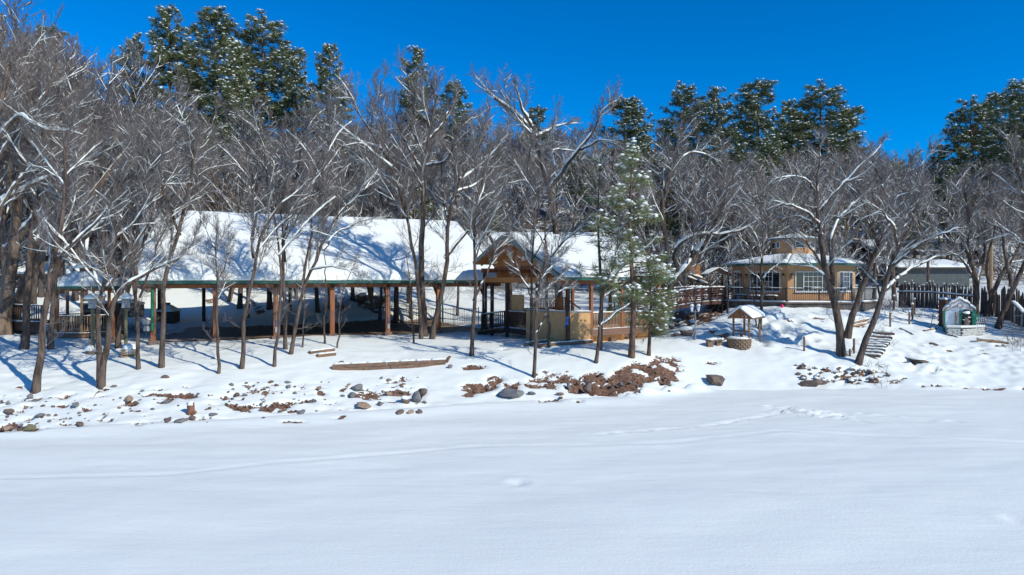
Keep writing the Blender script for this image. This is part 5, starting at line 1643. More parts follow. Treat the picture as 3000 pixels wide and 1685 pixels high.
# ------------------------------------------------------------------ long timber wall, steps and small timbers on the bench
def timber_wall():
    A, B_ = G(972, 1082), G(1306, 1066)
    root = thing('timber_wall', (A + B_) / 2, 'long low retaining wall of squared brown timbers under the snow', 'retaining wall')
    d = (B_ - A)
    n = 3
    rr = random.Random(3)
    for row in range(2):
        cuts = [0, .27, .5, .76, 1] if row == 0 else [0, .47, 1]
        for i in range(len(cuts) - 1):
            a, b = A + d * (cuts[i] + .002), A + d * (cuts[i + 1] - .002)
            o = V(rr.uniform(-.01, .01), rr.uniform(-.015, .015) + .04 * row, -.03 + row * .155)
            MB().bar(a + o, b + o, .16, .148).build('timber', m_timber, root)
    MB().bar(A + V(.05, .12, .02), A + V(.2, 1.2, .1), .14, .3).build('end_timber', m_timber, root)
    MB().bar(B_ + V(.02, .12, .02), B_ + V(.12, 1.0, .12), .14, .3).build('end_timber', m_timber, root)
    sm = MB()
    for i in range(7):
        snow_ridge(sm, A + d * (i / 7 + .01) + V(0, .13, .205), A + d * ((i + 1) / 7 - .004) + V(0, .13, .205), .24, .09, 10, i)
    sm.build('top_snow', m_snow, root, smooth=True)
timber_wall()
for (a, b, lab) in (((906, 1037), (978, 1027), 'upper of two short timber steps left of the long timber wall'), ((929, 1046), (982, 1040), 'lower of two short timber steps left of the long timber wall')):
    A, B_ = G(*a), G(*b)
    o = MB().bar(A + V(0, 0, .03), B_ + V(0, 0, .03), .2, .17).build('timber_step', m_timber)
    tag(o, lab, 'step')
    sm = MB(); snow_ridge(sm, A + V(0, .08, .117), B_ + V(0, .08, .117), .2, .07, 8, 5); sm.build('snow', m_snow, o, smooth=True)

# stump on the rocks
b = G(559, 1212)
o = thing('tree_stump', b, 'reddish cut tree stump with a round snow cap among the bank stones', 'stump')
MB().lathe(b - V(0, 0, .08), [(.19, 0), (.15, .12), (.135, .3), (.14, .40)], 10).build('stump', m_stump, o)
MB().bar(b + V(-.12, 0, .3), b + V(-.13, -.02, .42), .05, .04).build('splinter', m_stump, o)
MB().bar(b + V(.1, -.05, .3), b + V(.13, -.04, .43), .06, .05).build('splinter', m_stump, o)
MB().bar(b + V(.1, -.1, .0), b + V(.24, -.14, .1), .12, .1).build('root', m_stump, o)
MB().lathe(b + V(0, 0, .322), [(.13, 0), (.14, .05), (.1, .13), (.02, .16)], 10).build('snow_cap', m_snow, o, smooth=True)
for (a, b2, lab) in (((292, 1236), (318, 1222), 'forked dead twig lying on the snow near the field rim'), ((880, 1137), (896, 1145), 'short dead branch among the bank stones'), ((762, 1170), (780, 1182), 'dark stick leaning on the bare earth patch'), ((276, 1162), (292, 1152), 'broken brown stick on the snow below the twin stemmed tree')):
    A, B_ = G(*a), G(*b2)
    m_ = (A + B_) / 2 + V(0, 0, .1)
    o = MB().tube([A, m_, B_ + V(0, 0, .08)], [.012, .018, .01], 5).tube([m_, m_ + V(.12, .1, .14)], [.012, .006], 5).build('dead_branch', m_timber)
    tag(o, lab, 'branch')

# ------------------------------------------------------------------ right: steps, rope posts, shrine, pillar, logs
def snow_steps():
    P0, P1 = G(2548, 1045), G(2588, 980)
    root = thing('garden_steps', P0, 'flight of snowy timber steps between the leaning trunk and the mound', 'steps')
    n = 9
    d = (P1 - P0); d[2] = 0
    L = np.linalg.norm(d); u = d / L
    w = V(u[1], -u[0], 0)
    for k in range(n):
        p = P0 + (P1 - P0) * k / (n - 1)
        z = gz(p[0], p[1]) + .05
        ww = .5 + .03 * (k % 3)
        MB().bar(V(p[0], p[1], z) - w * ww, V(p[0], p[1], z) + w * ww, .12, .13).build('riser', m_timber, root)
        sm = MB(); snow_ridge(sm, V(p[0], p[1], z + .067) - w * ww + u * .14, V(p[0], p[1], z + .067) + w * ww + u * .14, .38, .09, 8, k); sm.build('tread_snow', m_snow, root, smooth=True)
snow_steps()

posts = ((2356, 1028, 986, 'lone post on the open slope right of the wishing well'), (2490, 1043, 1023, 'shortest post close to the biggest right tree'), (2502, 1035, 992, 'post between the biggest right tree and the leaning trunk'), (2608, 957, 916, 'snow capped post above the garden steps'),
         (2619, 908, 868, 'post farthest up the slope by the bushes'), (2664, 950, 914, 'nearest post of the close trio before the pillar'), (2673, 936, 892, 'middle post of the close trio before the pillar'), (2679, 922, 877, 'farthest and tallest post of the close trio before the pillar'))
PT = []
for px, base, top, lab in posts:
    b = G(px, base)
    h = (base - top) / 2000 * b[1]
    o = thing('rope_post', b, lab, 'post', 'rope posts on the right slope')
    MB().tube([b - V(0, 0, .15), b + V(0, 0, h)], .055, 8).build('post', m_timber, o)
    if px > 2520:
        MB().lathe(b + V(0, 0, h), [(.08, 0), (.085, .05), (.05, .1), (.01, .12)], 8).build('snow_cap', m_snow, o, smooth=True)
    PT.append(b + V(0, 0, h * .8))
for i, j, lab in ((1, 2, 'short rope sagging between two posts by the big tree'), (5, 6, 'rope between the near posts of the trio'), (3, 4, 'rope running up the slope from the snow capped post'), (4, 7, 'rope from the farthest post to the tall post of the trio')):
    A, B_ = PT[i], PT[j]
    pts = [A + (B_ - A) * t - V(0, 0, .25 * math.sin(math.pi * t)) for t in np.linspace(0, 1, 9)]
    tag(MB().tube(pts, .018, 5).build('rope', m_dkwood), lab, 'rope')

def shrine():
    b = at(2812, 979, 39.8)
    g = gz(b[0], b[1])
    b[2] = g
    root = thing('arched_shrine', b, 'white stucco shrine wall with a stepped arched top, green edges and a planter base', 'shrine')
    ang = rad(-22)
    ca, sa = math.cos(ang), math.sin(ang)
    Q = lambda x, y, z: V(b[0] + x * ca - y * sa, b[1] + x * sa + y * ca, g + z)
    W = .78
    # outline of the stepped arch
    half = [(W, -.15), (W, 1.30), (W * .97, 1.42), (W * .84, 1.52), (W * .66, 1.58), (W * .62, 1.70), (W * .5, 1.80), (W * .30, 1.84), (W * .2, 1.92), (W * .1, 1.98), (0, 2.0)]
    prof = half + [(-x, z) for x, z in half[-2::-1]]
    inner = [(x * .93, z - .07) for x, z in prof]
    MB().prism([Q(x, .0, z) for x, z in inner], Q(0, .34, 0) - Q(0, 0, 0)).build('wall', m_white, root)
    # green side faces
    for sg in (-1, 1):
        MB().prism([Q(sg * W * .935, -.04, -.15), Q(sg * W * 1.02, -.04, -.15), Q(sg * W * 1.02, .38, -.15), Q(sg * W * .935, .38, -.15)], (0, 0, 1.5)).build('side_panel', m_greenbright, root)
    # coping along the arch
    mb = MB()
    for i in range(1, len(prof) - 2):
        (x0, zz0), (x1, zz1) = prof[i], prof[i + 1]
        mb.prism([Q(x0, -.03, zz0 - .075), Q(x1, -.03, zz1 - .075), Q(x1, -.03, zz1), Q(x0, -.03, zz0)], Q(0, .40, 0) - Q(0, 0, 0))
    mb.build('coping', m_rocktan, root)
    vs = []
    for i in range(1, len(prof) - 1):
        x, z = prof[i]
        k = 1.0 if 1 < i < len(prof) - 3 else .4
        for y, dz in ((-.05, .005), (-.03, .10 * k), (.16, .15 * k), (.36, .10 * k), (.40, .005)):
            vs.append(Q(x * 1.03, y, z + dz))
    nn = len(vs) // 5
    MB().add(vs, [(i * 5 + k, i * 5 + k + 1, i * 5 + k + 6, i * 5 + k + 5) for i in range(nn - 1) for k in range(4)] + [(0, 1, 2, 3, 4)[::-1], tuple((nn - 1) * 5 + k for k in range(5))] + [(i * 5 + 4, i * 5, i * 5 + 5, i * 5 + 9) for i in range(nn - 1)]).build('coping_snow', m_snow, root, smooth=True)
    # niche with green jambs and a dark figure of rough stone
    MB().prism([Q(.05, -.02, .38), Q(.62, -.02, .38), Q(.62, -.02, 1.2), Q(.5, -.02, 1.36), Q(.33, -.02, 1.42), Q(.17, -.02, 1.36), Q(.05, -.02, 1.2)], Q(0, .015, 0) - Q(0, 0, 0)).build('niche', m_black, root)
    for x in (.02, .65):
        MB().prism([Q(x - .045, -.09, .3), Q(x + .045, -.09, .3), Q(x + .045, .0, .3), Q(x - .045, .0, .3)], (0, 0, 1.05)).build('green_jamb', m_greenbright, root)
    MB().tube([Q(-.2, -.06, .3), Q(-.2, -.06, 1.25)], .05, 8).build('pilaster', m_rocktan, root)
    st = blob(Q(.33, -.08, .62), (.2, .12, .36), 9, m_rock, 'niche_stone', root)
    for i, (x, z, r) in enumerate(((.18, .8, .09), (.45, .95, .08), (.42, .72, .07), (.3, 1.22, .2))):
        blob(Q(x, -.14, z), (r, r * .7, r * .6), 30 + i, m_snow, 'snow_lump', root)
    for i, (x, z) in enumerate(((.04, 1.05), (.64, 1.1), (-.3, .42))):
        blob(Q(x, -.13, z), (.09, .06, .1), 40 + i, m_greenbright, 'green_pot', root)
    # round ornament at the crown
    mb = MB()
    pts = [Q(.13 * math.cos(t), -.07, 1.62 + .13 * math.sin(t)) for t in np.linspace(0, 2 * math.pi, 17)]
    mb.tube(pts, .025, 6, cap=False).build('ring_ornament', m_rocktan, root)
    mb = MB()
    for sg in (-1, 1):
        mb.tube([Q(sg * .14, -.05, 1.6), Q(sg * .3, -.05, 1.5), Q(sg * .48, -.05, 1.46), Q(sg * .55, -.05, 1.36), Q(sg * .66, -.05, 1.28)], .022, 6)
    mb.build('scroll_moulding', m_rocktan, root)
    # planter of white stones
    for (x0, x1, y0, y1) in ((-.7, .0, -.62, -.5), ):
        pass
    rr = random.Random(8)
    def course(a, b2, rows, n):
        a, b2 = V(*a), V(*b2)
        d = b2 - a
        for r in range(rows):
            for k in range(n):
                t0 = (k + (.5 if r % 2 else 0)) / n
                t1 = min(1, t0 + 1 / n - .012)
                if t0 >= .99: continue
                o = V(0, rr.uniform(-.012, .012), r * .095)
                MB().bar(a + d * t0 + o, a + d * t1 + o, .12, .085).build('stone', m_whitestone, root)
    course(Q(-.76, -.6, -.02), Q(-.1, -.6, -.02), 4, 5)
    course(Q(-.04, -.62, -.05), Q(1.2, .1, .02), 4, 9)
    MB().prism([Q(-.78, -.68, .35), Q(-.08, -.70, .35), Q(1.28, .06, .38), Q(1.2, .2, .38), Q(-.78, .0, .35)], (0, 0, .05)).build('ledge', m_whitestone, root)
    MB().prism([Q(-.76, -.66, .402), Q(-.08, -.68, .402), Q(1.26, .06, .432), Q(1.18, .18, .432), Q(-.76, -.05, .402)], (0, 0, .07)).build('ledge_snow', m_snow, root)
    # hose coiled on the right
    pts = [Q(.84 + .02 * math.sin(3 * t), -.12 - .01 * t, .95 + .18 * math.sin(t)) + V(.09 * math.cos(t), 0, 0) for t in np.linspace(0, 12.5, 40)]
    h = MB().tube(pts, .014, 5).build('garden_hose', m_hose)
    tag(h, 'coiled green garden hose hanging on the right edge of the shrine', 'hose')
    l = thing('wooden_trellis', Q(1.2, .35, .3), 'small wooden slat frame leaning behind the shrine', 'trellis')
    for k in range(5):
        MB().bar(Q(1.0 + k * .1, .3, .1), Q(.9 + k * .1, .42, .85), .04, .02).build('slat', m_timber, l)
    MB().bar(Q(.98, .3, .3), Q(1.42, .3, .3), .02, .05).build('rail', m_timber, l)
shrine()

b = at(2768, 965, 41.0); b[2] = gz(b[0], b[1]) - .1
o = thing('brick_pillar', b, 'square brown brick pillar with a snow cap behind the shrine', 'pillar')
h = CAMZ + (815 - 880) / 2000 * 41.0 - b[2]
MB().box(b + V(0, 0, h / 2), (.44, .44, h), .3).build('core', m_dkwood, o)
me = {}
rr = random.Random(2)
ca, sa = math.cos(.3), math.sin(.3)
nrow = int(h / .12)
mbk = MB().frame_box((0, 0, 0), V(.105, 0, 0), V(0, .02, 0), V(0, 0, .05))
bm_ = bpy.data.meshes.new('brick'); bm_.from_pydata(mbk.v, [], mbk.f); bm_.materials.append(m_brick)
for r in range(nrow):
    for face in (0, 1):
        for k in (-1, 0, 1):
            off = k * .2 + (.06 if r % 2 else -.04)
            if abs(off) > .2: continue
            x, y = (off, -.225) if face == 0 else (-.225, off)
            inst('brick', bm_, o, b + V(x * ca - y * sa, x * sa + y * ca, .06 + r * .12), .3 + (0 if face == 0 else math.pi / 2))
MB().box(b + V(0, 0, h + .03), (.52, .52, .06), .3).build('cap', m_concrete, o)
MB().lathe(b + V(0, 0, h + .06), [(.33, 0), (.34, .05), (.24, .11), (.05, .13)], 4, .3 + math.pi / 4).build('snow_cap', m_snow, o)

for (a, b2, r, lab, nm, mt) in (((2862, 1000), (2955, 1009), .12, 'fat weathered log with snow on top, below the shrine', 'log', m_deckpale), ((2637, 963), (2676, 981), .05, 'snowy plank lying on the slope left of the shrine', 'plank', m_timber), ((2708, 971), (2744, 964), .06, 'short pole lying left of the shrine', 'pole', m_timber),
                              ((2776, 982), (2806, 989), .06, 'flat timber at the foot of the shrine', 'timber', m_timber), ((2500, 950), (2545, 938), .1, 'rotten log of the heap behind the leaning trunk, upper one', 'log', m_deckpale), ((2498, 958), (2540, 950), .08, 'rotten log of the heap behind the leaning trunk, lower one', 'log', m_deckpale)):
    A, B_ = G(*a), G(*b2)
    o = MB().tube([A + V(0, 0, r * .5), (A + B_) / 2 + V(0, 0, r * .62), B_ + V(0, 0, r * .5)], [r * .9, r, r * .6], 9).build(nm, mt)
    tag(o, lab, nm)
    sm = MB(); snow_ridge(sm, A + V(0, r * .4, r * 1.25), B_ + V(0, r * .4, r * 1.05), r * 1.7, r * .9, 10, 6); sm.build('snow', m_snow, o, smooth=True)
A = G(2724, 968)
tag(MB().tube([A - V(0, 0, .1), A + V(.28, .1, 1.05)], .02, 6).build('stake', m_brown_iron), 'thin red stake leaning left of the brick pillar', 'stake')

# stockade fence
def stockade(P, hgt, lab, seed, rail=True, gap=.108):
    P = [V(*p) for p in P]
    root = thing('stockade_fence', P[len(P) // 2], lab, 'fence', 'stockade fences')
    rr = random.Random(seed)
    mb = MB().lathe((0, 0, 0), [(.055, 0), (.055, .93), (.02, 1.0)], 6)
    me = bpy.data.meshes.new('picket'); me.from_pydata(mb.v, [], mb.f); me.materials.append(m_picket)
    caps = MB()
    for a, b in zip(P[:-1], P[1:]):
        d = b - a
        L = np.hypot(d[0], d[1])
        n = int(L / gap)
        for k in range(n):
            p = a + d * (k + .5) / n
            z = gz(p[0], p[1]) - .1
            h = hgt * rr.uniform(.86, 1.12) + .1
            inst('picket', me, root, (p[0], p[1] + rr.uniform(-.02, .02), z), rr.uniform(0, 3), (rr.uniform(.8, 1.15), rr.uniform(.8, 1.15), h), rot=(rr.uniform(-.03, .03), rr.uniform(-.03, .03), rr.uniform(0, 3)))
            if rr.random() < .55:
                q = V(p[0], p[1], z + h * .97)
                caps.lathe(q, [(.06, 0), (.055, .05), (.01, .08)], 5)
        if rail:
            za, zb = gz(a[0], a[1]) + hgt * .62, gz(b[0], b[1]) + hgt * .62
            fr = V(d[1], -d[0], 0) / L * .09
            MB().bar(V(a[0], a[1], za) + fr, V(b[0], b[1], zb) + fr, .09, .09).build('rail', m_picket, root)
            sm = MB(); snow_ridge(sm, V(a[0], a[1], za + .046) + fr, V(b[0], b[1], zb + .046) + fr, .13, .1, 24, seed); sm.build('rail_snow', m_snow, root, smooth=True)
    caps.build('picket_snow', m_snow, root, kind='stuff')
def gp(px, Y):
    x = (px - 1500) / 2000 * Y
    return V(x, Y, gz(x, Y))
stockade([gp(2632, 50.5), gp(2740, 48.0), gp(2868, 45.5)], 1.75, 'dark stockade fence with a snowy rail behind the brick pillar', 3)
stockade([gp(2872, 45.4), gp(2950, 43.5)], 1.7, 'stretch of stockade fence behind the trees by the shrine', 5, False)
stockade([gp(2935, 43.6), gp(3010, 40.5), gp(3090, 37.5)], 2.0, 'stockade fence coming down the slope at the right edge', 7, False, .115)
b = gp(2985, 40.0)
o = thing('timber_stand', b, 'small leaning timber stand with a snowy plank at the right edge', 'stand')
t0, t1 = at(2968, 884, 40), at(3003, 918, 39)
MB().bar(t0, t1, .3, .07).build('plank', m_picket, o)
sm = MB(); snow_ridge(sm, t0 + V(0, 0, .04), t1 + V(0, 0, .04), .28, .1, 8, 2); sm.build('plank_snow', m_snow, o, smooth=True)
MB().bar(at(2972, 950, 40), at(2972, 886, 40), .06, .06).build('leg', m_grey, o)
MB().bar(at(2992, 962, 39.4), at(2995, 912, 39.4), .06, .06).build('leg', m_grey, o)
MB().bar(at(2972, 925, 40), at(3010, 925, 39.2), .05, .05).build('rail', m_grey, o)

# ------------------------------------------------------------------ iron fences behind the pavilions
def iron_fence(P, h, lab, gap=.13):
    root = thing('iron_fence', P[0], lab, 'fence', 'iron fences')
    bars = MB()
    for a, b in zip(P[:-1], P[1:]):
        a, b = V(*a), V(*b)
        d = b - a
        n = int(np.hypot(d[0], d[1]) / gap)
        for z in (.12, h - .08):
            MB().bar(a + V(0, 0, z), b + V(0, 0, z), .03, .04).build('rail', m_black, root)
        for k in range(n):
            p = a + d * k / n
            bars.bar(p + V(0, 0, -.1), p + V(0, 0, h), .02, .02)
        MB().bar(a - V(0, 0, .2), a + V(0, 0, h + .06), .06, .06).build('post', m_black, root)
    MB().bar(P[-1] - V(0, 0, .2), P[-1] + V(0, 0, h + .06), .06, .06).build('post', m_black, root)
    bars.build('pickets', m_black, root, kind='stuff')
iron_fence([gp(1143, 51.2), gp(1250, 50.6), gp(1330, 50.2), gp(1402, 50.0)], 1.22, 'lower black iron fence at the rear of the long pavilion')
iron_fence([gp(1230, 66.5), gp(1330, 67), gp(1430, 68), gp(1560, 68.5), gp(1680, 68), gp(1790, 67)], 1.15, 'upper black iron fence in front of the tan house')

# ------------------------------------------------------------------ the tan house with its great snowy roof, far cabins and sheds
def tan_house():
    x0, x1, y0 = -9.5, 11.5, 72.5
    zb, ze, zr = 2.4, 4.25, 8.6
    root = thing('tan_house', ((x0 + x1) / 2, y0, zb), 'long tan house behind the pavilions under a great snowy roof', 'house')
    MB().prism([(x0, y0, zb - 2), (x1, y0, zb - 2), (x1, y0 + 12, zb - 2), (x0, y0 + 12, zb - 2)], (0, 0, ze - zb + 2)).build('wall', m_house, root)
    for i, x in enumerate((-6.6, -3.2, 0.0, 2.6, 5.2, 8.2)):
        w = MB().box((x, y0 - .02, 3.45), (1.7 if i % 2 else 1.2, .06, 1.0)).build('window', m_white, root)
        MB().box((x, y0 - .056, 3.45), (1.55 if i % 2 else 1.05, .012, .86)).build('pane', m_glass, w)
    d = MB().box((1.4, y0 - .02, 3.1), (.9, .06, 1.9)).build('door', m_deckpale, root)
    for x in (-5.0, -1.6, 1.0 + 3.0, 7.0):
        MB().box((x, y0 - 1.2, 3.2), (.22, .22, 2.2)).build('porch_post', m_deckpale, root)
    yr = y0 + 6
    MB().prism([(x0 - .4, y0 - 1.5, ze - .1), (x0 - .4, yr, zr), (x0 - .4, y0 + 13, ze - .1), (x0 - .4, y0 + 13, ze - .3), (x0 - .4, yr, zr - .2), (x0 - .4, y0 - 1.5, ze - .3)], (x1 - x0 + .8, 0, 0)).build('roof', m_siding, root)
    snow_slab((x0 - .45, y0 - 1.55, ze - .08), (x1 + .45, y0 - 1.55, ze - .08), (x1 + .45, yr, zr + .01), (x0 - .45, yr, zr + .01), .3, 30, 14, .5, .1, 7).build('roof_snow', m_snow, root, smooth=True)
    ch = MB().box((-4, yr + .4, zr + .2), (.9, .9, 1.6)).build('chimney', m_brick, root)
tan_house()

def shed(name, px0, px1, eave, base, ridge, Y, depth, mwall, lab, cat='shed', win=()):
    x0, x1 = (px0 - 1500) / 2000 * Y, (px1 - 1500) / 2000 * Y
    Z = lambda py: CAMZ + (815 - py) / 2000 * Y
    ze, zb, zr = Z(eave), Z(base), CAMZ + (815 - ridge) / 2000 * (Y + depth / 2)
    root = thing(name, ((x0 + x1) / 2, Y, zb), lab, cat)
    MB().prism([(x0, Y, zb - 1), (x1, Y, zb - 1), (x1, Y + depth, zb - 1), (x0, Y + depth, zb - 1)], (0, 0, ze - zb + 1)).build('wall', mwall, root)
    MB().prism([(x0 - .3, Y - .4, ze), (x0 - .3, Y + depth / 2, zr), (x0 - .3, Y + depth + .4, ze), (x0 - .3, Y + depth + .4, ze - .14), (x0 - .3, Y + depth / 2, zr - .14), (x0 - .3, Y - .4, ze - .14)], (x1 - x0 + .6, 0, 0)).build('roof', m_dkwood, root)
    snow_slab((x0 - .32, Y - .42, ze + .01), (x1 + .32, Y - .42, ze + .01), (x1 + .32, Y + depth / 2, zr + .01), (x0 - .32, Y + depth / 2, zr + .01), .22, 16, 8, .3, .08, px0 * .1).build('roof_snow', m_snow, root, smooth=True)
    for (u, z, w, h) in win:
        x = x0 + (x1 - x0) * u
        wd = MB().box((x, Y - .02, zb + (ze - zb) * z), (w, .06, h)).build('window', m_white, root)
        MB().box((x, Y - .056, zb + (ze - zb) * z), (w - .14, .012, h - .14)).build('pane', m_glass, wd)
    return root
shed('cabin', 338, 394, 682, 745, 640, 76, 4, m_redwall, 'small red brown cabin on the slope left of the long roof', 'cabin', ((.7, .5, .7, .7),))
shed('low_shed', 36, 240, 803, 880, 772, 55, 5, m_dkwood, 'low brown shed with a snowy roof behind the gazebo')
shed('grey_house', 2632, 2840, 784, 868, 766, 64, 8, m_siding, 'grey sided house behind the stockade fence', 'house')
shed('tan_cabin', 2880, 2990, 742, 775, 722, 92, 6, m_house, 'tan cabin far up the road on the right', 'cabin', ((.3, .5, 1.2, .8),))
shed('far_cabin', 2700, 2790, 700, 724, 684, 112, 6, m_siding, 'dark cabin farthest up the slope on the right', 'cabin')
shed('hill_cabin', 425, 470, 588, 615, 572, 96, 6, m_house, 'tan hillside cabin peeping over the left end of the long roof', 'cabin')
shed('brown_house', 2560, 2640, 735, 790, 705, 84, 6, m_timber, 'brown cabin half hidden right of the octagonal house', 'cabin', ((.5, .55, 1.2, .9),))

b = gp(2903, 58)
o = thing('utility_pole', b, 'yellowish utility pole among the trees on the right', 'pole')
MB().tube([b - V(0, 0, .3), b + V(0, 0, 7.6)], [.16, .12], 8).build('pole', m_pole, o)
MB().bar(b + V(-.9, 0, 7.1), b + V(.9, 0, 7.1), .1, .12).build('crossarm', m_pole, o)

# timber shed and arbor beyond the footbridge
def timber_shed():
    Y = 53.0
    root = thing('timber_lean_to', gp(2030, Y), 'orange timber lean-to with two sloping snowy roof beams beyond the footbridge', 'shed')
    for (a, b, yo) in (((2008, 812), (2078, 838), 0), ((2012, 803), (2060, 820), 1.6)):
        A, B_ = at(a[0], a[1], Y + yo), at(b[0], b[1], Y + yo)
        MB().bar(A, B_, 1.2, .1).build('roof_panel', m_dkwood, root)
        sm = MB(); snow_ridge(sm, A + V(0, 0, .05), B_ + V(0, 0, .05), 1.15, .2, 8, 3); sm.build('roof_snow', m_snow, root, smooth=True)
    for px in (2006, 2022, 2040, 2060):
        p = gp(px, Y)
        MB().bar(p - V(0, 0, .3), at(px, 816 + (px - 2008) * .37, Y), .1, .1).build('post', m_orange, root)
    for k in range(10):
        px = 2003 + k * 4.4
        p = gp(px, Y + .5)
        MB().bar(p - V(0, 0, .2), p + V(0, 0, .9), .09, .03).build('plank', m_orange, root)
    MB().box(at(2034, 800, Y + 2.5), (.9, .2, 1.3)).build('back_panel', m_orange, root)
timber_shed()
def arbor():
    Y = 51.5
    root = thing('arbor', gp(2105, Y), 'dark trellis arbor with snow on its roof bars beyond the footbridge', 'arbor')
    c = gp(2105, Y)
    zt = CAMZ + (815 - 806) / 2000 * Y
    za = CAMZ + (815 - 786) / 2000 * Y
    for dx in (-.75, .75):
        for dy in (0, 1.4):
            MB().bar(V(c[0] + dx, Y + dy, c[2] - .2), V(c[0] + dx, Y + dy, zt), .09, .09).build('post', m_dkwood if dx > 0 else m_fascia, root)
    sm = MB()
    for k in range(6):
        y = Y - .15 + k * .34
        for sg in (-1, 1):
            a, b = V(c[0] + sg * .95, y, zt), V(c[0], y, za)
            MB().bar(a, b, .05, .08).build('rafter', m_dkwood, root)
            snow_ridge(sm, a + V(0, 0, .04), b + V(0, 0, .04), .1, .09, 6, k * 2 + sg)
    sm.build('rafter_snow', m_snow, root, smooth=True, kind='stuff')
    for k in range(7):
        z = c[2] + .3 + k * .3
        MB().bar(V(c[0] + .2, Y + 1.42, z), V(c[0] + .75, Y + 1.42, z), .03, .05).build('trellis_bar', m_dkwood, root)
    for k in range(3):
        MB().bar(V(c[0] + .25 + k * .22, Y + 1.46, c[2]), V(c[0] + .25 + k * .22, Y + 1.46, zt), .04, .03).build('trellis_bar', m_dkwood, root)
    MB().box(V(c[0] + .1, Y + .7, c[2] + .45), (1.2, .5, .9)).build('bench_box', m_dkwood, root)
arbor()

# ------------------------------------------------------------------ rocks
def rock_meshes():
    out = []
    for s in range(7):
        o = blob((0, 0, 0), 1.0, 100 + s, None, 'rock', None, 2, 1.0, .28)
        me = o.data
        rr = np.random.default_rng(s)
        # break it with a few flat planes
        co = np.empty(len(me.vertices) * 3)
        me.vertices.foreach_get('co', co)
        co = co.reshape(-1, 3)
        for q in range(7):
            n = rr.normal(size=3); n /= np.linalg.norm(n)
            dd = co @ n - rr.uniform(.55, .85)
            co -= np.maximum(dd, 0)[:, None] * n * .85
        me.vertices.foreach_set('co', co.ravel())
        me.update()
        bpy.data.objects.remove(o)
        out.append(me)
    return out
RM = rock_meshes()
_variants = {}
def rock_data(i, mat_):
    k = (i, mat_.name)
    if k not in _variants:
        me = RM[i].copy()
        me.name = 'rock'
        me.materials.clear(); me.materials.append(mat_)
        _variants[k] = me
    return _variants[k]
capm = None
def rock(px, py, w, h=None, mt='b', lab=None, cap=0.0, seed=0, group=None, sink=.35):
    global capm
    rr = random.Random(seed * 7 + int(px) * 13 + int(py))
    b = G(px, py)
    r = w / 4000 * b[1]
    hh = (h or w * .62) / 4000 * b[1] * 1.15
    m_ = {'b': m_rock, 'g': m_rockgrey, 't': m_rocktan, 'm': m_mossy, 'd': m_dirtm}[mt]
    o = bpy.data.objects.new('rock', rock_data(rr.randrange(7), m_))
    COL.objects.link(o)
    o.location = tuple(b + V(0, r * .3, hh * (1 - sink) * .8))
    o.scale = (r * 1.08, r * rr.uniform(.8, 1.05), hh)
    o.rotation_euler = (rr.uniform(-.25, .25), rr.uniform(-.25, .25), rr.uniform(0, 6.28))
    tag(o, lab, 'rock', group)
    if cap:
        if capm is None:
            q = blob((0, 0, 0), 1.0, 77, m_snow, 'snow_cap', None, 2, 1.0, .12)
            capm = q.data
            capm.polygons.foreach_set('use_smooth', np.ones(len(capm.polygons), bool))
            bpy.data.objects.remove(q)
        c = bpy.data.objects.new('snow_cap', capm)
        COL.objects.link(c)
        c.parent = o
        c.location = (0, .12, .55)
        c.scale = (.86 * cap, .9 * cap, .55)
    return o

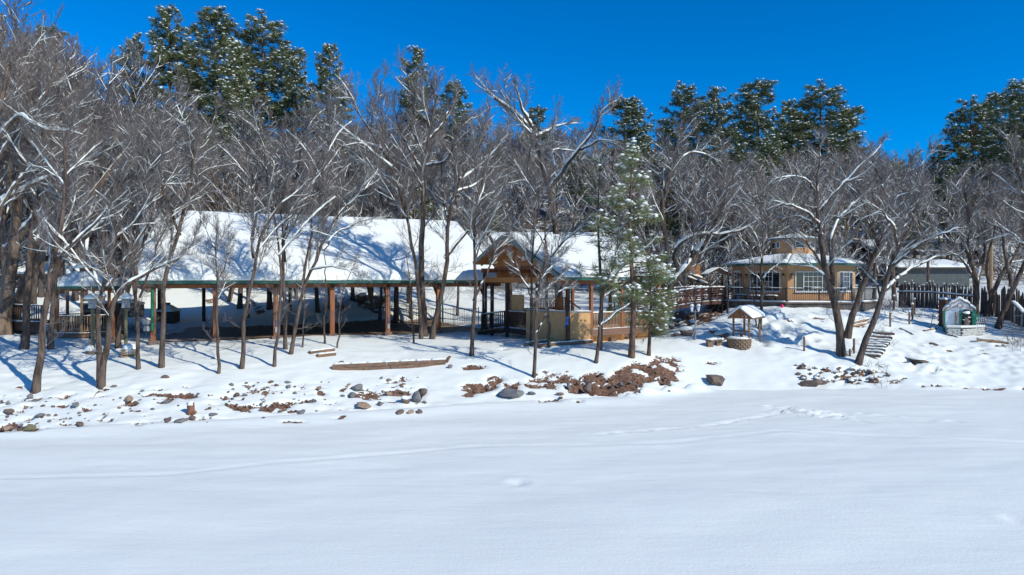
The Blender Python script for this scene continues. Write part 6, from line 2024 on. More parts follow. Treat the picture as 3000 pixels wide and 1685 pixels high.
BIG = [
    (1497, 1166, 92, 30, 'g', 'largest flat grey boulder in the creek bed, below the twiggy tree', 0, .3), (1220, 1180, 28, 44, 'g', 'tall pale grey boulder standing on edge with snow on its left', 0, .3), (1186, 1181, 32, 22, 'b', 'brown boulder snow capped beside the tall pale one', .9, .3), (1068, 1196, 46, 17, 't', 'flat tan rock at the field rim', 0, .4),
    (1113, 1188, 26, 13, 'g', 'rounded grey cobble right of the flat tan rock', 0, .4), (1045, 1144, 38, 22, 'g', 'slanting grey slab on the bank below the timber wall', 0, .4), (1137, 1158, 22, 16, 't', 'pale tan stone in the earth patch below the timber wall', 0, .4), (881, 1213, 30, 14, 'g', 'dark grey wedge shaped stone alone at the field rim', 0, .4),
    (1235, 1158, 26, 26, 'b', 'round brown rock just above the tall pale boulder', 0, .3), (1230, 1212, 24, 16, 'b', 'brown rock at the rim, rightmost of three in a row', 0, .3), (1201, 1213, 18, 16, 't', 'tan block at the rim, middle of three in a row', 0, .3), (1169, 1214, 26, 14, 'b', 'brown rock at the rim, leftmost of three in a row', 0, .3),
    (2097, 1126, 60, 34, 'b', 'big brown triangular boulder in the snow bank below the well', 0, .35), (2373, 1132, 56, 22, 'b', 'long brown boulder at the foot of the right rubble bank', 0, .35), (2413, 1126, 22, 18, 'b', 'small brown rock with a snow cap right of the long boulder', .8, .3),
    (2012, 984, 44, 30, 'b', 'largest boulder of the heap by the lamp post, snow on its back', .95, .3), (1982, 985, 28, 14, 'b', 'low boulder at the front left of the lamp post heap', .9, .3), (1985, 956, 22, 14, 'b', 'brown boulder at the top left of the lamp post heap', 0, .3), (2024, 952, 36, 16, 'b', 'slab of rock under the footbridge above the lamp post', .8, .3), (1968, 965, 20, 16, 'b', 'boulder on the left flank of the lamp post heap', .9, .3),
    (2093, 978, 32, 18, 'b', 'snow covered boulder behind the stone bench', 1.0, .3), (2120, 988, 46, 20, 'b', 'rounded boulder wholly capped in snow left of the well', 1.12, .3), (2030, 932, 26, 12, 'b', 'dark rock in the shade of the footbridge', 0, .3),
    (379, 1177, 24, 22, 't', 'upright tan stone in the left rubble', 0, .3), (219, 1192, 25, 16, 'g', 'smooth grey stone alone on the left snow', 0, .35), (118, 1222, 32, 14, 'g', 'flat grey stone pair left, larger one', 0, .35), (486, 1182, 30, 12, 'g', 'grey slab half buried above the stump', 0, .4), (524, 1240, 34, 16, 'g', 'long grey cobble beside the stump at the rim', 0, .3), (562, 1230, 24, 16, 'b', 'brown cobble touching the long grey one below the stump', 0, .3),
    (490, 1236, 26, 14, 'b', 'crumbly brown rock left of the long grey cobble', 0, .3), (482, 1108, 21, 12, 'b', 'single brown stone on the open snow below the leaning tree', 0, .3), (84, 1262, 40, 22, 'm', 'mossy block of earth and stone at the rim on the left', 0, .3), (230, 1247, 26, 14, 'b', 'brown rock on its own at the rim left of the earth clods', 0, .3), (87, 1169, 19, 18, 'g', 'grey stone right below the leaning left tree', 0, .3),
    (621, 1217, 26, 10, 'g', 'flat grey stone right of the stump', 0, .4), (330, 1135, 18, 9, 'g', 'grey pebble below the twin stemmed tree', 0, .4), (677, 1130, 17, 10, 'g', 'small grey stone highest on the left bank', 0, .4), (746, 1151, 22, 8, 't', 'thin flat stone among the middle rubble', 0, .4), (844, 1137, 16, 12, 'g', 'blue grey stone, lower of two on the bank', 0, .4), (844, 1123, 17, 8, 'g', 'blue grey stone, upper of two on the bank', 0, .4),
    (1558, 1156, 27, 10, 'g', 'flat pink grey stone right of the largest flat boulder', 0, .4), (1641, 1158, 28, 10, 't', 'tan flat stone in the snow below the earth cut', 0, .4), (1665, 1138, 13, 26, 'g', 'upright grey stone set in the earth cut', 0, .3), (1720, 1146, 32, 26, 'b', 'big brown clod rock in the middle of the earth cut', 0, .3), (1721, 1120, 20, 12, 'b', 'brown stone in the upper earth cut', 0, .3), (1818, 1132, 14, 18, 'g', 'rounded grey stone in the right part of the earth cut', 0, .3),
    (2694, 1061, 66, 14, 'b', 'ledge of snow topped rock below the mound on the right', .9, .3), (2735, 1010, 24, 8, 'b', 'brown stone poking from the mound left of the shrine', 0, .4), (2348, 1080, 18, 14, 'b', 'brown stone at the upper left of the right rubble bank', 0, .35), (1085, 905, 40, 30, 'b', 'red brown boulder behind the long pavilion posts', .8, .3), (1060, 882, 36, 26, 'b', 'red brown boulder higher up behind the long pavilion', .8, .3),
    (1130, 885, 30, 24, 't', 'pale boulder beside the red barked trunk', .7, .3), (1320, 1078, 16, 14, 'g', 'grey rock on the bare patch right of the timber wall', 0, .3),
]
for i, (px, py, w, h, mt, lab, cap, sink) in enumerate(BIG):
    rock(px, py, w, h, mt, lab, cap, i, None, sink)
rr = random.Random(12)
SM = 'small brown stone poking through the snow of the creek bank'
small = [(105, 1176, 16), (124, 1192, 15), (24, 1184, 10), (26, 1209, 22), (141, 1219, 14), (277, 1189, 11), (397, 1183, 14), (349, 1197, 14), (418, 1147, 12), (448, 1201, 14), (544, 1234, 18), (231, 1212, 11), (144, 1235, 11), (16, 1259, 28), (46, 1258, 10), (693, 1160, 18), (664, 1188, 14), (792, 1122, 15), (726, 1136, 16), (775, 1141, 10), (811, 1131, 11), (863, 1154, 14), (716, 1161, 16), (820, 1208, 14), (771, 1227, 12), (1030, 1162, 24), (1003, 1163, 16), (1140, 1116, 14), (1181, 1128, 14), (1245, 1182, 16), (1178, 1152, 15), (934, 1139, 14), (920, 1178, 16), (1644, 1169, 13), (1795, 1131, 12), (1866, 1131, 10), (2371, 1086, 13)]
zones = [(0, 640, 1150, 1250, 46), (640, 960, 1120, 1215, 36), (960, 1260, 1105, 1200, 16), (1560, 1980, 1085, 1148, 26)]
for x0, x1, y0, y1, n in zones:
    for k in range(n):
        small.append((rr.uniform(x0, x1), rr.uniform(y0, y1), rr.uniform(5, 12)))
for px, py, w in small:
    zx = next(n for lim, n in ((300, 'left of the twin stemmed tree'), (560, 'between the twin stemmed tree and the stump'), (760, 'just right of the stump'), (960, 'left of the long timber wall'), (1300, 'below the long timber wall'), (1600, 'beside the largest flat boulder'), (9999, 'in the earth cut below the pine')) if px < lim)
    zy = 'high' if py < 1165 else 'low'
    mt = rr.choice('bbbggt')
    cn = {'b': 'brown', 'g': 'grey', 't': 'tan'}[mt]
    rock(px, py, w, w * rr.uniform(.5, .75), mt, f'small {cn} stone {zy} on the snowy bank {zx}', 0, 3, f'small {cn} stones {zy} on the bank {zx}', .4)
RB = 'snow capped rubble stone in the heap below the leaning right trunk'
for k in range(46):
    t = rr.random()
    px = 2350 + 275 * t + rr.uniform(-20, 20)
    py = rr.uniform(1072 + 20 * t, 1124)
    w = rr.uniform(8, 17)
    mt, cp = rr.choice('bbbt'), rr.choice((0, 0, .95, 1.0, 1.05))
    lb = ('tan' if mt == 't' else 'brown') + (' rubble stone under a snow cap' if cp else ' bare rubble stone') + (' in the left part of the right heap' if px < 2490 else ' in the right part of the right heap')
    rock(px, py, w, w * .75, mt, lb, cp, 5, lb.replace('stone', 'stones'), .3)
# clods of earth in the cut bank, dry leaves, brush: nobody could count them
def clods():
    v0 = np.array([(0, 0, 1), (1, 0, 0), (0, 1, 0), (-1, 0, 0), (0, -1, 0), (0, 0, -1)], float)
    f0 = np.array([(0, 1, 2), (0, 2, 3), (0, 3, 4), (0, 4, 1), (5, 2, 1), (5, 3, 2), (5, 4, 3), (5, 1, 4)])
    rg = np.random.default_rng(4)
    vs, fs = [], []
    pts = []
    for cx, cy, rx, ry, s in DIRT:
        if cy < 1040:
            continue
        n = int(rx * ry / 70 * s) + 2
        for k in range(n):
            a, q = rg.uniform(0, 6.28), math.sqrt(rg.random()) * 1.05
            pts.append((cx + rx * q * math.cos(a), cy + ry * q * math.sin(a)))
    for px, py in pts:
        b = G(px, py, 22, 40)
        r = rg.uniform(.015, .06) * (1.8 if rg.random() < .08 else 1)
        fs.append(f0 + len(vs) * 6)
        vs.append(b + V(0, 0, r * .2 - .06) + v0 * rg.uniform(.6, 1.3, (6, 3)) * r)
    me = fast_mesh('earth_clods', np.concatenate(vs), [np.concatenate(fs)])
    o = link('earth_clods', me, m_dirtm, None, 'stuff')
    o['label'] = 'loose brown clods of earth on the bare patches of the bank'
    o['category'] = 'earth'
clods()
def brush():
    """thin dry stems of undergrowth"""
    rg = np.random.default_rng(14)
    P, R = [], []
    spots = [(2560, 1075, 18, .5), (2995, 1010, 30, .9), (2985, 1020, 20, .9), (2625, 900, 60, 1.0), (1090, 900, 70, .9), (1110, 890, 60, .9), (1000, 890, 40, .8), (1440, 965, 24, .7), (420, 975, 40, .7), (395, 970, 40, .7), (2690, 930, 20, .6), (2560, 1120, 20, .25), (2600, 905, 50, .8), (2700, 900, 40, .7), (310, 960, 30, .6), (2020, 930, 50, .7), (2070, 915, 40, .7), (1990, 925, 40, .7), (1570, 975, 20, .6), (1650, 940, 40, .8)]
    for px, py, n, h in spots:
        b = G(px, py)
        for k in range(n):
            p = b + V(rg.normal() * .5, rg.normal() * .4, 0)
            p[2] = gz(p[0], p[1]) - .05
            d = V(rg.normal() * .5, rg.normal() * .5, 1.0); d /= np.linalg.norm(d)
            L = h * rg.uniform(.5, 1.3)
            pts = [p]
            for q in range(4):
                d = d + rg.normal(size=3) * .22
                d /= np.linalg.norm(d)
                pts.append(pts[-1] + d * L / 4)
            P.append(pts); R.append(np.linspace(.009, .004, 5))
    P, R = np.array(P), np.array(R)
    P2, R2 = spawn(rg, P, R, 4, .3, .95, .5, (25, 60), .05, .2, .7, 4, .004, .6)
    v, f = merge([tubes(P, R, 3), tubes(P2, R2, 3)])
    o = link('dry_brush', fast_mesh('dry_brush', v, f), m_twig, None, 'stuff')
    o['label'] = 'thin dry stems of leafless undergrowth standing in the snow'
    o['category'] = 'undergrowth'
brush()
c1 = lambda x, y: (x / 1.9293, 550 + y / 1.9293)
c2 = lambda x, y: (700 + x / 1.9293, 550 + y / 1.9293)
c3 = lambda x, y: (1350 + x / 2.2262, 600 + y / 2.2262)
c4 = lambda x, y: (1900 + x / 2.2262, 600 + y / 2.2262)
c5 = lambda x, y: (2450 + x / 2.631, 700 + y / 2.631)
r6 = lambda x, y: (x / 2.067, y / 2.067)
r7 = lambda x, y: (1000 + x / 2.067, 100 + y / 2.067)
r8 = lambda x, y: (2000 + x / 2.067, 200 + y / 2.067)
OLD = (m_bark_old, m_twig_tan, m_tsnow)
B, T = 'trees along the creek bank', 'tree'

def forest_front():
    f = fg_tree
    # far left
    f(1, [[(-95, 1040), (-85, 850), (-60, 640), (-40, 470), (-10, 330), (20, 180)], [(-60, 640), r6(0, 1220), r6(250, 1100), r6(430, 1030), r6(600, 940), r6(800, 840)], [(-35, 450), r6(60, 705), r6(130, 700), r6(230, 775), r6(310, 808), r6(420, 800)], [(-50, 540), (40, 430), (120, 300), (170, 180)], [(-70, 740), (0, 640), (70, 520), (140, 420)]],
      46, 'wide old bare tree cut by the left edge, long snowy limbs reaching in', dens=1.0, brush=.8, dY=3, Y=33, wl=[0, 26, 20, 20, 20], mats=OLD, snow=1.1, sn=1.25)
    f(2, [[c1(20, 830), c1(20, 640), c1(45, 400), c1(80, 200), c1(110, 0), (75, 430), (80, 250)], [c1(50, 350), c1(170, 200), (150, 560), (210, 450), (250, 300)], [c1(90, 160), (20, 500), (-10, 380), (-5, 200)]],
      62, 'thickest trunk on the left with orange bare bark beside the deck', mats=OLD, dens=1.1, dY=3, brush=.9)
    f(3, [[c1(75, 812), c1(115, 570), c1(190, 400), c1(300, 250), c1(420, 150), (300, 540), (390, 400)], [c1(190, 400), c1(210, 250), c1(230, 60), (140, 420), (170, 250)]],
      46, 'orange barked trunk leaning right just beside the thickest left trunk', mats=OLD, dens=1.0, dY=3)
    f(4, [[c1(135, 912), c1(160, 720), c1(170, 500), c1(205, 300), c1(225, 60), (130, 430), (150, 280)], [c1(205, 300), c1(330, 160), (220, 540), (290, 420)]], 33, 'straight grey tree left of the gazebo, second from the edge', dY=2)
    f(5, [[c1(200, 1155), c1(232, 1000), c1(240, 780), c1(262, 560), c1(310, 380), c1(340, 240), (185, 560), (195, 400)], [c1(262, 560), c1(370, 380), c1(520, 230), (330, 600), (390, 490)]], 33, 'leaning bare tree nearest the rocks at the left end of the bank', dY=2)
    f(6, [[c1(285, 912), c1(285, 680), c1(315, 430), c1(420, 330), c1(590, 190), (370, 560), (440, 440)], [c1(315, 430), c1(300, 250), c1(320, 60), (180, 460), (210, 330)]], 25, 'slim tree in front of the gazebo rail with one long snowy limb', dY=2, wl=[0, 14])
    f(7, [[c1(570, 1125), c1(592, 900), c1(630, 700), c1(650, 600), c1(760, 520), c1(880, 440), c1(1000, 400)], [c1(560, 1100), c1(580, 830), c1(590, 620), c1(650, 380), c1(690, 220), c1(780, 60), (460, 470)], [c1(610, 560), c1(750, 360), c1(860, 190), c1(930, 30), (520, 480)], [c1(590, 620), c1(510, 480), c1(440, 300), (210, 620), (215, 500)]],
      32, 'twin stemmed tree at the front of the bank, snowy limb bent right', dY=1.5, wl=[0, 22, 13, 12])
    f(8, [[c1(665, 905), c1(690, 650), c1(720, 480), c1(800, 300), c1(900, 130), (500, 560), (560, 430)]], 23, 'grey tree behind the stacked log planter', dY=2)
    f(9, [[c1(783, 1025), c1(780, 760), c1(772, 500), c1(770, 300), c1(800, 100), (425, 500), (440, 390)], [c1(790, 620), c1(850, 400), c1(940, 200), c1(980, 60)]], 18, 'slim upright tree at the left corner of the long pavilion', dY=2)
    f(10, [[c1(912, 1015), c1(935, 700), c1(960, 470), c1(1020, 270), c1(1050, 60), (570, 480), (600, 360)], [c1(960, 450), c1(1090, 330), c1(1140, 220)], [c1(1020, 270), c1(940, 100), (470, 500), (450, 390)]], 25, 'tall tree leaning right across the left end of the snowy pavilion roof', dY=1.5, wl=[0, 7])
    f(11, [[c1(1235, 1050), c1(1228, 800), c1(1232, 640), c1(1240, 500), c1(1215, 350), c1(1225, 220)], [c1(1240, 500), c1(1290, 400), c1(1300, 300)], [c1(1215, 350), c1(1160, 240), c1(1120, 130)]], 15, 'thin crooked sapling with drooping twigs before the pavilion roof', dens=.75, brush=.8, dY=.6)
    f(12, [[c1(1365, 1022), c1(1392, 720), c1(1425, 540), c2(80, 400), c2(110, 270), c2(190, 190), c2(290, 60), (860, 480)], [c2(80, 400), c2(75, 200), c2(60, 60), (720, 470), (715, 370)]], 21, 'medium tree with a kinked trunk in front of the second left cedar post', dY=1.5)
    f(13, [[c2(200, 1010), c2(230, 800), c2(245, 600), c2(240, 440), c2(215, 300), c2(190, 150), (790, 520), (770, 400)]], 15, 'leftmost stem of the tree cluster in mid pavilion, foot furthest forward', dY=1)
    f(14, [[c2(262, 912), c2(270, 640), c2(262, 420), c2(260, 240), c2(300, 80), (880, 480), (920, 340)], [c2(262, 420), c2(220, 200), (800, 560), (790, 420)]], 18, 'middle upright stem of the tree cluster in mid pavilion', dY=1.5)
    f(15, [[c2(292, 940), c2(320, 740), c2(350, 570), c2(400, 470), c2(480, 350), c2(510, 200), c2(620, 100), (1060, 560)], [c2(355, 560), c2(370, 380), c2(420, 180), c2(440, 20), (950, 480), (960, 360)], [c2(480, 350), c2(560, 250), c2(700, 180), c2(800, 170)], [c2(400, 470), c2(560, 440), c2(700, 510)]],
      19, 'right hand stem of the cluster in mid pavilion, bending over the roof', dY=1.5, wl=[0, 13, 8, 7])
    f(16, [[c2(358, 902), c2(362, 700), c2(370, 560), c2(365, 430)]], 8, 'leftmost thin sapling beside the two timber steps', name='sapling', dens=.5, brush=.5, fine=False, group='saplings by the steps')
    f(17, [[c2(485, 880), c2(490, 640), c2(488, 470), c2(478, 350)]], 10, 'straight sapling directly behind the timber steps', name='sapling', dens=.5, brush=.6, fine=False, group='saplings by the steps')
    f(18, [[c2(555, 905), c2(578, 640), c2(605, 540), c2(660, 400)]], 8, 'leaning sapling right of the cedar post with a small weeping crown', name='sapling', dens=.8, brush=.7, group='saplings by the steps')
    f(19, [[c2(987, 880), c2(975, 640), c2(965, 480), c2(940, 340)]], 9, 'thin sapling left of the tall triple trunk', name='sapling', dens=.6, brush=.6, group='saplings by the steps')
    # the tall clump in the middle
    f(20, [[c2(1045, 842), c2(1040, 600), r7(488, 1000), r7(490, 800), r7(515, 640), r7(550, 480), r7(590, 380)], [r7(490, 830), r7(400, 680), r7(340, 560), r7(320, 400)], [r7(500, 800), r7(640, 780), r7(690, 620), r7(800, 500)], [r7(510, 660), r7(600, 560), r7(690, 400), r7(700, 330)], [r7(500, 720), r7(430, 560), r7(430, 430), r7(440, 330)]],
      32, 'tallest trunk of the triple clump at the right end of the long pavilion', dens=1.15, dY=2.5, wl=[0, 15, 17, 12, 12])
    f(21, [[c2(1030, 855), c2(1012, 620), c2(1005, 400), r7(400, 1060), r7(340, 900), r7(280, 760), r7(150, 560), r7(65, 420)], [r7(340, 900), r7(160, 800), r7(20, 690)], [r7(300, 790), r7(250, 600), r7(210, 470)]], 18, 'left stem of the triple clump, sweeping up to the left', dens=1.05, dY=2, wl=[0, 14, 12])
    f(22, [[c2(1090, 855), c2(1120, 700), c2(1150, 520), c2(1165, 400), r7(640, 1090), r7(690, 960), r7(760, 800), r7(860, 620)], [c2(1165, 400), c2(1210, 340), c2(1300, 250), r7(830, 1010), r7(1000, 830)], [r7(690, 960), r7(840, 900), r7(970, 740)], [r7(640, 1100), r7(600, 900), r7(610, 740)]], 24, 'right stem of the triple clump with snow in its fork', dens=1.1, dY=2.5, wl=[0, 14, 12, 10])
    f(23, [[c2(1315, 950), c2(1320, 640), c2(1325, 420), c2(1330, 200), (1395, 590), (1420, 480)], [c2(1325, 640), c2(1385, 500), c2(1430, 400), (1490, 690)]], 19, 'lone slim tree between the long timber and the gabled pavilion', dY=1, dens=.9)
    f(24, [[c3(475, 1120), c3(483, 960), c3(482, 860), c3(490, 690), c3(500, 520), c3(560, 330)], [c3(482, 880), c3(540, 760), c3(600, 640), c3(640, 550), c3(715, 530)], [c3(490, 690), c3(430, 560), c3(380, 440), c3(300, 330)], [c3(495, 560), c3(560, 440), c3(660, 330)], [c3(490, 640), c3(600, 500), c3(680, 440)]],
      17, 'small twiggy tree on the lip of the bank, bushy before the gabled pavilion', dens=.85, brush=.7, dY=.8, wl=[0, 9, 7, 6, 6])
    f(25, [[c3(455, 870), c3(460, 640), c3(472, 420), c3(480, 250), c3(470, 100), (1570, 540)], [c3(475, 350), c3(560, 200), (1650, 600)]], 12, 'narrow tree rising against the stucco wall of the gabled pavilion', dens=.7, dY=.6, Y=37.2)
    f(26, [[c3(582, 925), c3(575, 720), c3(560, 520), c3(570, 340), c3(640, 260), c3(760, 180), c3(870, 120)], [c3(570, 400), c3(560, 200), (1610, 560), (1630, 440)], [c3(575, 330), c3(500, 200), (1550, 600)]], 16, 'tree in front of the stucco wall with a snowy limb arching right', dens=.75, dY=.8, wl=[0, 9, 7])
    f(27, [[c3(880, 1030), c3(897, 850), c3(910, 700), c3(940, 560), c3(990, 440), c3(1100, 350), c3(1240, 265)], [c3(900, 800), c3(1000, 720), c3(1090, 650), c3(1185, 590)], [c3(930, 600), c3(1050, 520), c3(1130, 460)], [c3(985, 440), c3(1010, 300), c3(1040, 120)]], 17, 'forked tree before the lattice deck with one straight snowy limb', dens=.8, brush=.75, dY=.7, wl=[0, 10, 7, 7])
    f(28, [[c4(722, 805), c4(745, 620), c4(755, 450), c4(745, 280), c4(735, 90), (2225, 560)], [c4(748, 480), c4(800, 420), c4(870, 370)], [c4(745, 560), c4(690, 420), c4(650, 320)]], 16, 'slim dark tree on the slope right behind the wishing well', dens=.8, dY=.8, wl=[0, 6, 6])
    f(29, [[c4(515, 690), c4(520, 480), c4(540, 300), c4(560, 160)]], 8, 'slender tree at the right end of the footbridge', name='sapling', dens=.6, brush=.6, Y=43.5)
    f(30, [[c4(702, 790), c4(680, 560), c4(655, 420), c4(650, 320)]], 7, 'leaning thin sapling just left of the slim dark tree', name='sapling', dens=.5, brush=.5)
    # the big trees on the right
    f(31, [[c4(1258, 975), c4(1245, 800), c4(1230, 680), r8(900, 1300), r8(865, 1160), r8(835, 1000), r8(815, 830), r8(790, 700)], [r8(905, 1310), r8(920, 1100), r8(930, 950), r8(1000, 830), r8(1160, 735)], [r8(820, 880), r8(920, 740), r8(1030, 650), r8(1130, 530), r8(1200, 450)], [r8(800, 740), r8(740, 670), r8(660, 650), r8(550, 655)], [r8(840, 1010), r8(720, 900), r8(600, 910)], [r8(830, 950), r8(740, 860), r8(640, 830), r8(530, 795)], [r8(890, 1290), r8(800, 1100), r8(690, 960), r8(640, 940)], [r8(810, 800), r8(830, 560), r8(850, 420)]],
      40, 'biggest bare tree on the right, before the octagonal house', dens=1.0, brush=.85, dY=2.5, wl=[0, 22, 18, 14, 12, 12, 14, 14], snow=1.1)
    f(32, [[c4(1293, 862), c4(1310, 750), c4(1380, 600), r8(1110, 1230), r8(1180, 1060), r8(1300, 900), r8(1420, 800)], [r8(1180, 1060), r8(1130, 900), r8(1060, 760), r8(990, 690)], [r8(1250, 950), r8(1240, 780), r8(1180, 620), r8(1110, 560)]], 32, 'second big trunk standing behind the biggest right tree', dens=1.0, dY=2.5, wl=[0, 15, 14])
    f(33, [[c5(165, 960), c5(240, 750), c5(310, 560), c5(370, 400), c5(420, 210), c5(470, 70), r8(1390, 900), r8(1460, 760)], [c5(370, 400), c5(480, 300), c5(620, 210), c5(800, 130)], [c5(420, 210), c5(600, 110), c5(700, 0), r8(1560, 1010), r8(1690, 970)], [c5(340, 470), c5(300, 330), c5(180, 230)], [c5(470, 70), r8(1290, 990), r8(1200, 860), r8(1100, 800)]],
      30, 'dark trunk leaning hard to the right beside the snowy steps', dens=1.0, dY=2, wl=[0, 16, 15, 10, 12])
    f(34, [[c5(1080, 590), c5(1075, 420), c5(1045, 220), c5(1000, 40), r8(1740, 900), r8(1690, 720)], [c5(1070, 430), c5(1110, 200), c5(1150, 0), r8(1860, 780)], [c5(1055, 280), c5(940, 150), c5(830, 80)], [c5(1010, 60), r8(1620, 900), r8(1560, 830)]], 28, 'upright tree behind the white arched shrine', dens=1.0, dY=2, wl=[0, 18, 10, 12])
    f(35, [[c5(1245, 682), c5(1290, 530), c5(1345, 370), c5(1447, 180), (3050, 700), (3100, 560)], [c5(1345, 370), c5(1330, 180), c5(1290, 20), r8(1900, 800)], [c5(1380, 310), (3000, 800), (3060, 770)]], 26, 'pale trunk leaning right at the right edge before the stockade fence', dens=1.0, dY=2, wl=[0, 15, 12])
    f(36, [[c5(1150, 600), c5(1190, 450), c5(1240, 330), c5(1330, 190), c5(1420, 60), (3020, 600)], [c5(1190, 450), c5(1160, 300), c5(1180, 120), (2920, 620), (2900, 520)]], 22, 'leaning stem between the shrine tree and the pale edge trunk', dens=.95, dY=2, wl=[0, 12])
    f(37, [[(3090, 1000), (3080, 850), (3040, 700), (2990, 560), (2960, 440)], [(3060, 780), (2980, 700), (2900, 640)], [(3040, 700), (3080, 520), (3060, 400)]], 30, 'tree cut by the right edge, branches coming in over the fence', dens=1, dY=2, Y=38, wl=[0, 14, 16])
    # behind the pavilions
    f(38, [[(1495, 903), (1491, 815), (1450, 720), (1400, 620), (1390, 520)], [(1470, 760), (1520, 660), (1540, 560), (1560, 430)]], 22, 'dark trunk seen through the gabled pavilion, crown behind its roof', dens=1.0, dY=2, Y=51, wl=[0, 18])
    f(39, [[(1640, 900), (1628, 700), (1606, 560), (1585, 460), r7(1180, 600), r7(1110, 500), r7(1000, 440), r7(920, 390)], [r7(1240, 950), r7(1330, 850), r7(1450, 700), r7(1530, 590), r7(1590, 450), r7(1680, 400)], [r7(1180, 620), r7(1300, 560), r7(1430, 535)], [r7(1150, 560), r7(1080, 400), r7(1050, 290)], [r7(1450, 700), r7(1560, 640), r7(1650, 640)], [r7(1300, 870), r7(1270, 740), r7(1290, 690), r7(1420, 710)]],
      38, 'great tree behind the gabled roof with a forked skyline and thick snowy limbs', dens=.95, brush=.75, dY=3, Y=52, wl=[0, 26, 12, 13, 10, 14], snow=1.1, sn=1.2, t0=.55)
    f(40, [[(1924, 922), (1945, 860), (2000, 790), (2064, 708), (2110, 620), (2150, 520)], [(1935, 870), (1950, 720), (1943, 560), (1967, 448), (2000, 400)], [(1990, 800), (1967, 735), (2048, 681), (2089, 690), (2156, 686), (2212, 650)], [(2010, 780), (2060, 640), (2080, 540)], [(1945, 560), (2000, 451), (2058, 447), (2111, 475)]],
      34, 'heavy leaning tree at the left end of the footbridge, trunk loaded with snow', dens=1.0, dY=2.5, Y=43.5, wl=[0, 24, 16, 14, 12], snow=1.2, sn=1.25)
    # stems standing in and behind the long pavilion
    for i, (px, py, w, top, lab) in enumerate(((702, 903, 24, 500, 'thick trunk behind the long pavilion, left of its third post'), (790, 905, 26, 480, 'dark trunk behind the long pavilion, hidden by the stem cluster'), (932, 915, 20, 470, 'trunk leaning left behind the middle of the long pavilion'), (968, 905, 18, 500, 'pale trunk behind the cedar posts by the bare rocks'),
                                              (1113, 935, 14, 560, 'slim trunk at the rear right of the long pavilion'), (1160, 935, 24, 480, 'red barked trunk in front of the iron fence'), (1205, 930, 16, 520, 'leaning trunk touching the iron fence'), (1340, 925, 12, 560, 'thin trunk between the two iron fences'),
                                              (300, 900, 20, 420, 'trunk behind the gazebo roof'), (395, 890, 18, 420, 'trunk left of the pavilion, behind the gazebo'), (220, 880, 26, 330, 'dark double trunk seen inside the gazebo'), (120, 870, 24, 330, 'trunk behind the deck at the far left'),
                                              (2090, 850, 14, 520, 'trunk behind the footbridge and the arbor'), (2052, 850, 10, 560, 'thin red trunk left of the arbor'), (2620, 880, 20, 500, 'dark trunk at the left end of the stockade fence'), (2720, 850, 14, 560, 'trunk behind the stockade fence before the grey house'), (2560, 880, 16, 520, 'trunk between the octagonal house and the stockade fence'))):
        rr = random.Random(900 + i)
        ln = rr.uniform(-60, 60)
        f(60 + i, [[(px, py), (px + ln * .1 + (-14 if 'leaning left' in lab else 0), py - 140), (px + ln * .5, (py + top) / 2), (px + ln, top)], [(px + ln * .4, (py * .45 + top * .55)), (px + ln * .4 + 70, top + 40), (px + 110, top - 60)], [(px + ln * .5, (py + top) / 2), (px - 60, top + 60), (px - 100, top - 40)]], w, lab, dens=.8, dY=2, wl=[0, w * .5, w * .5])

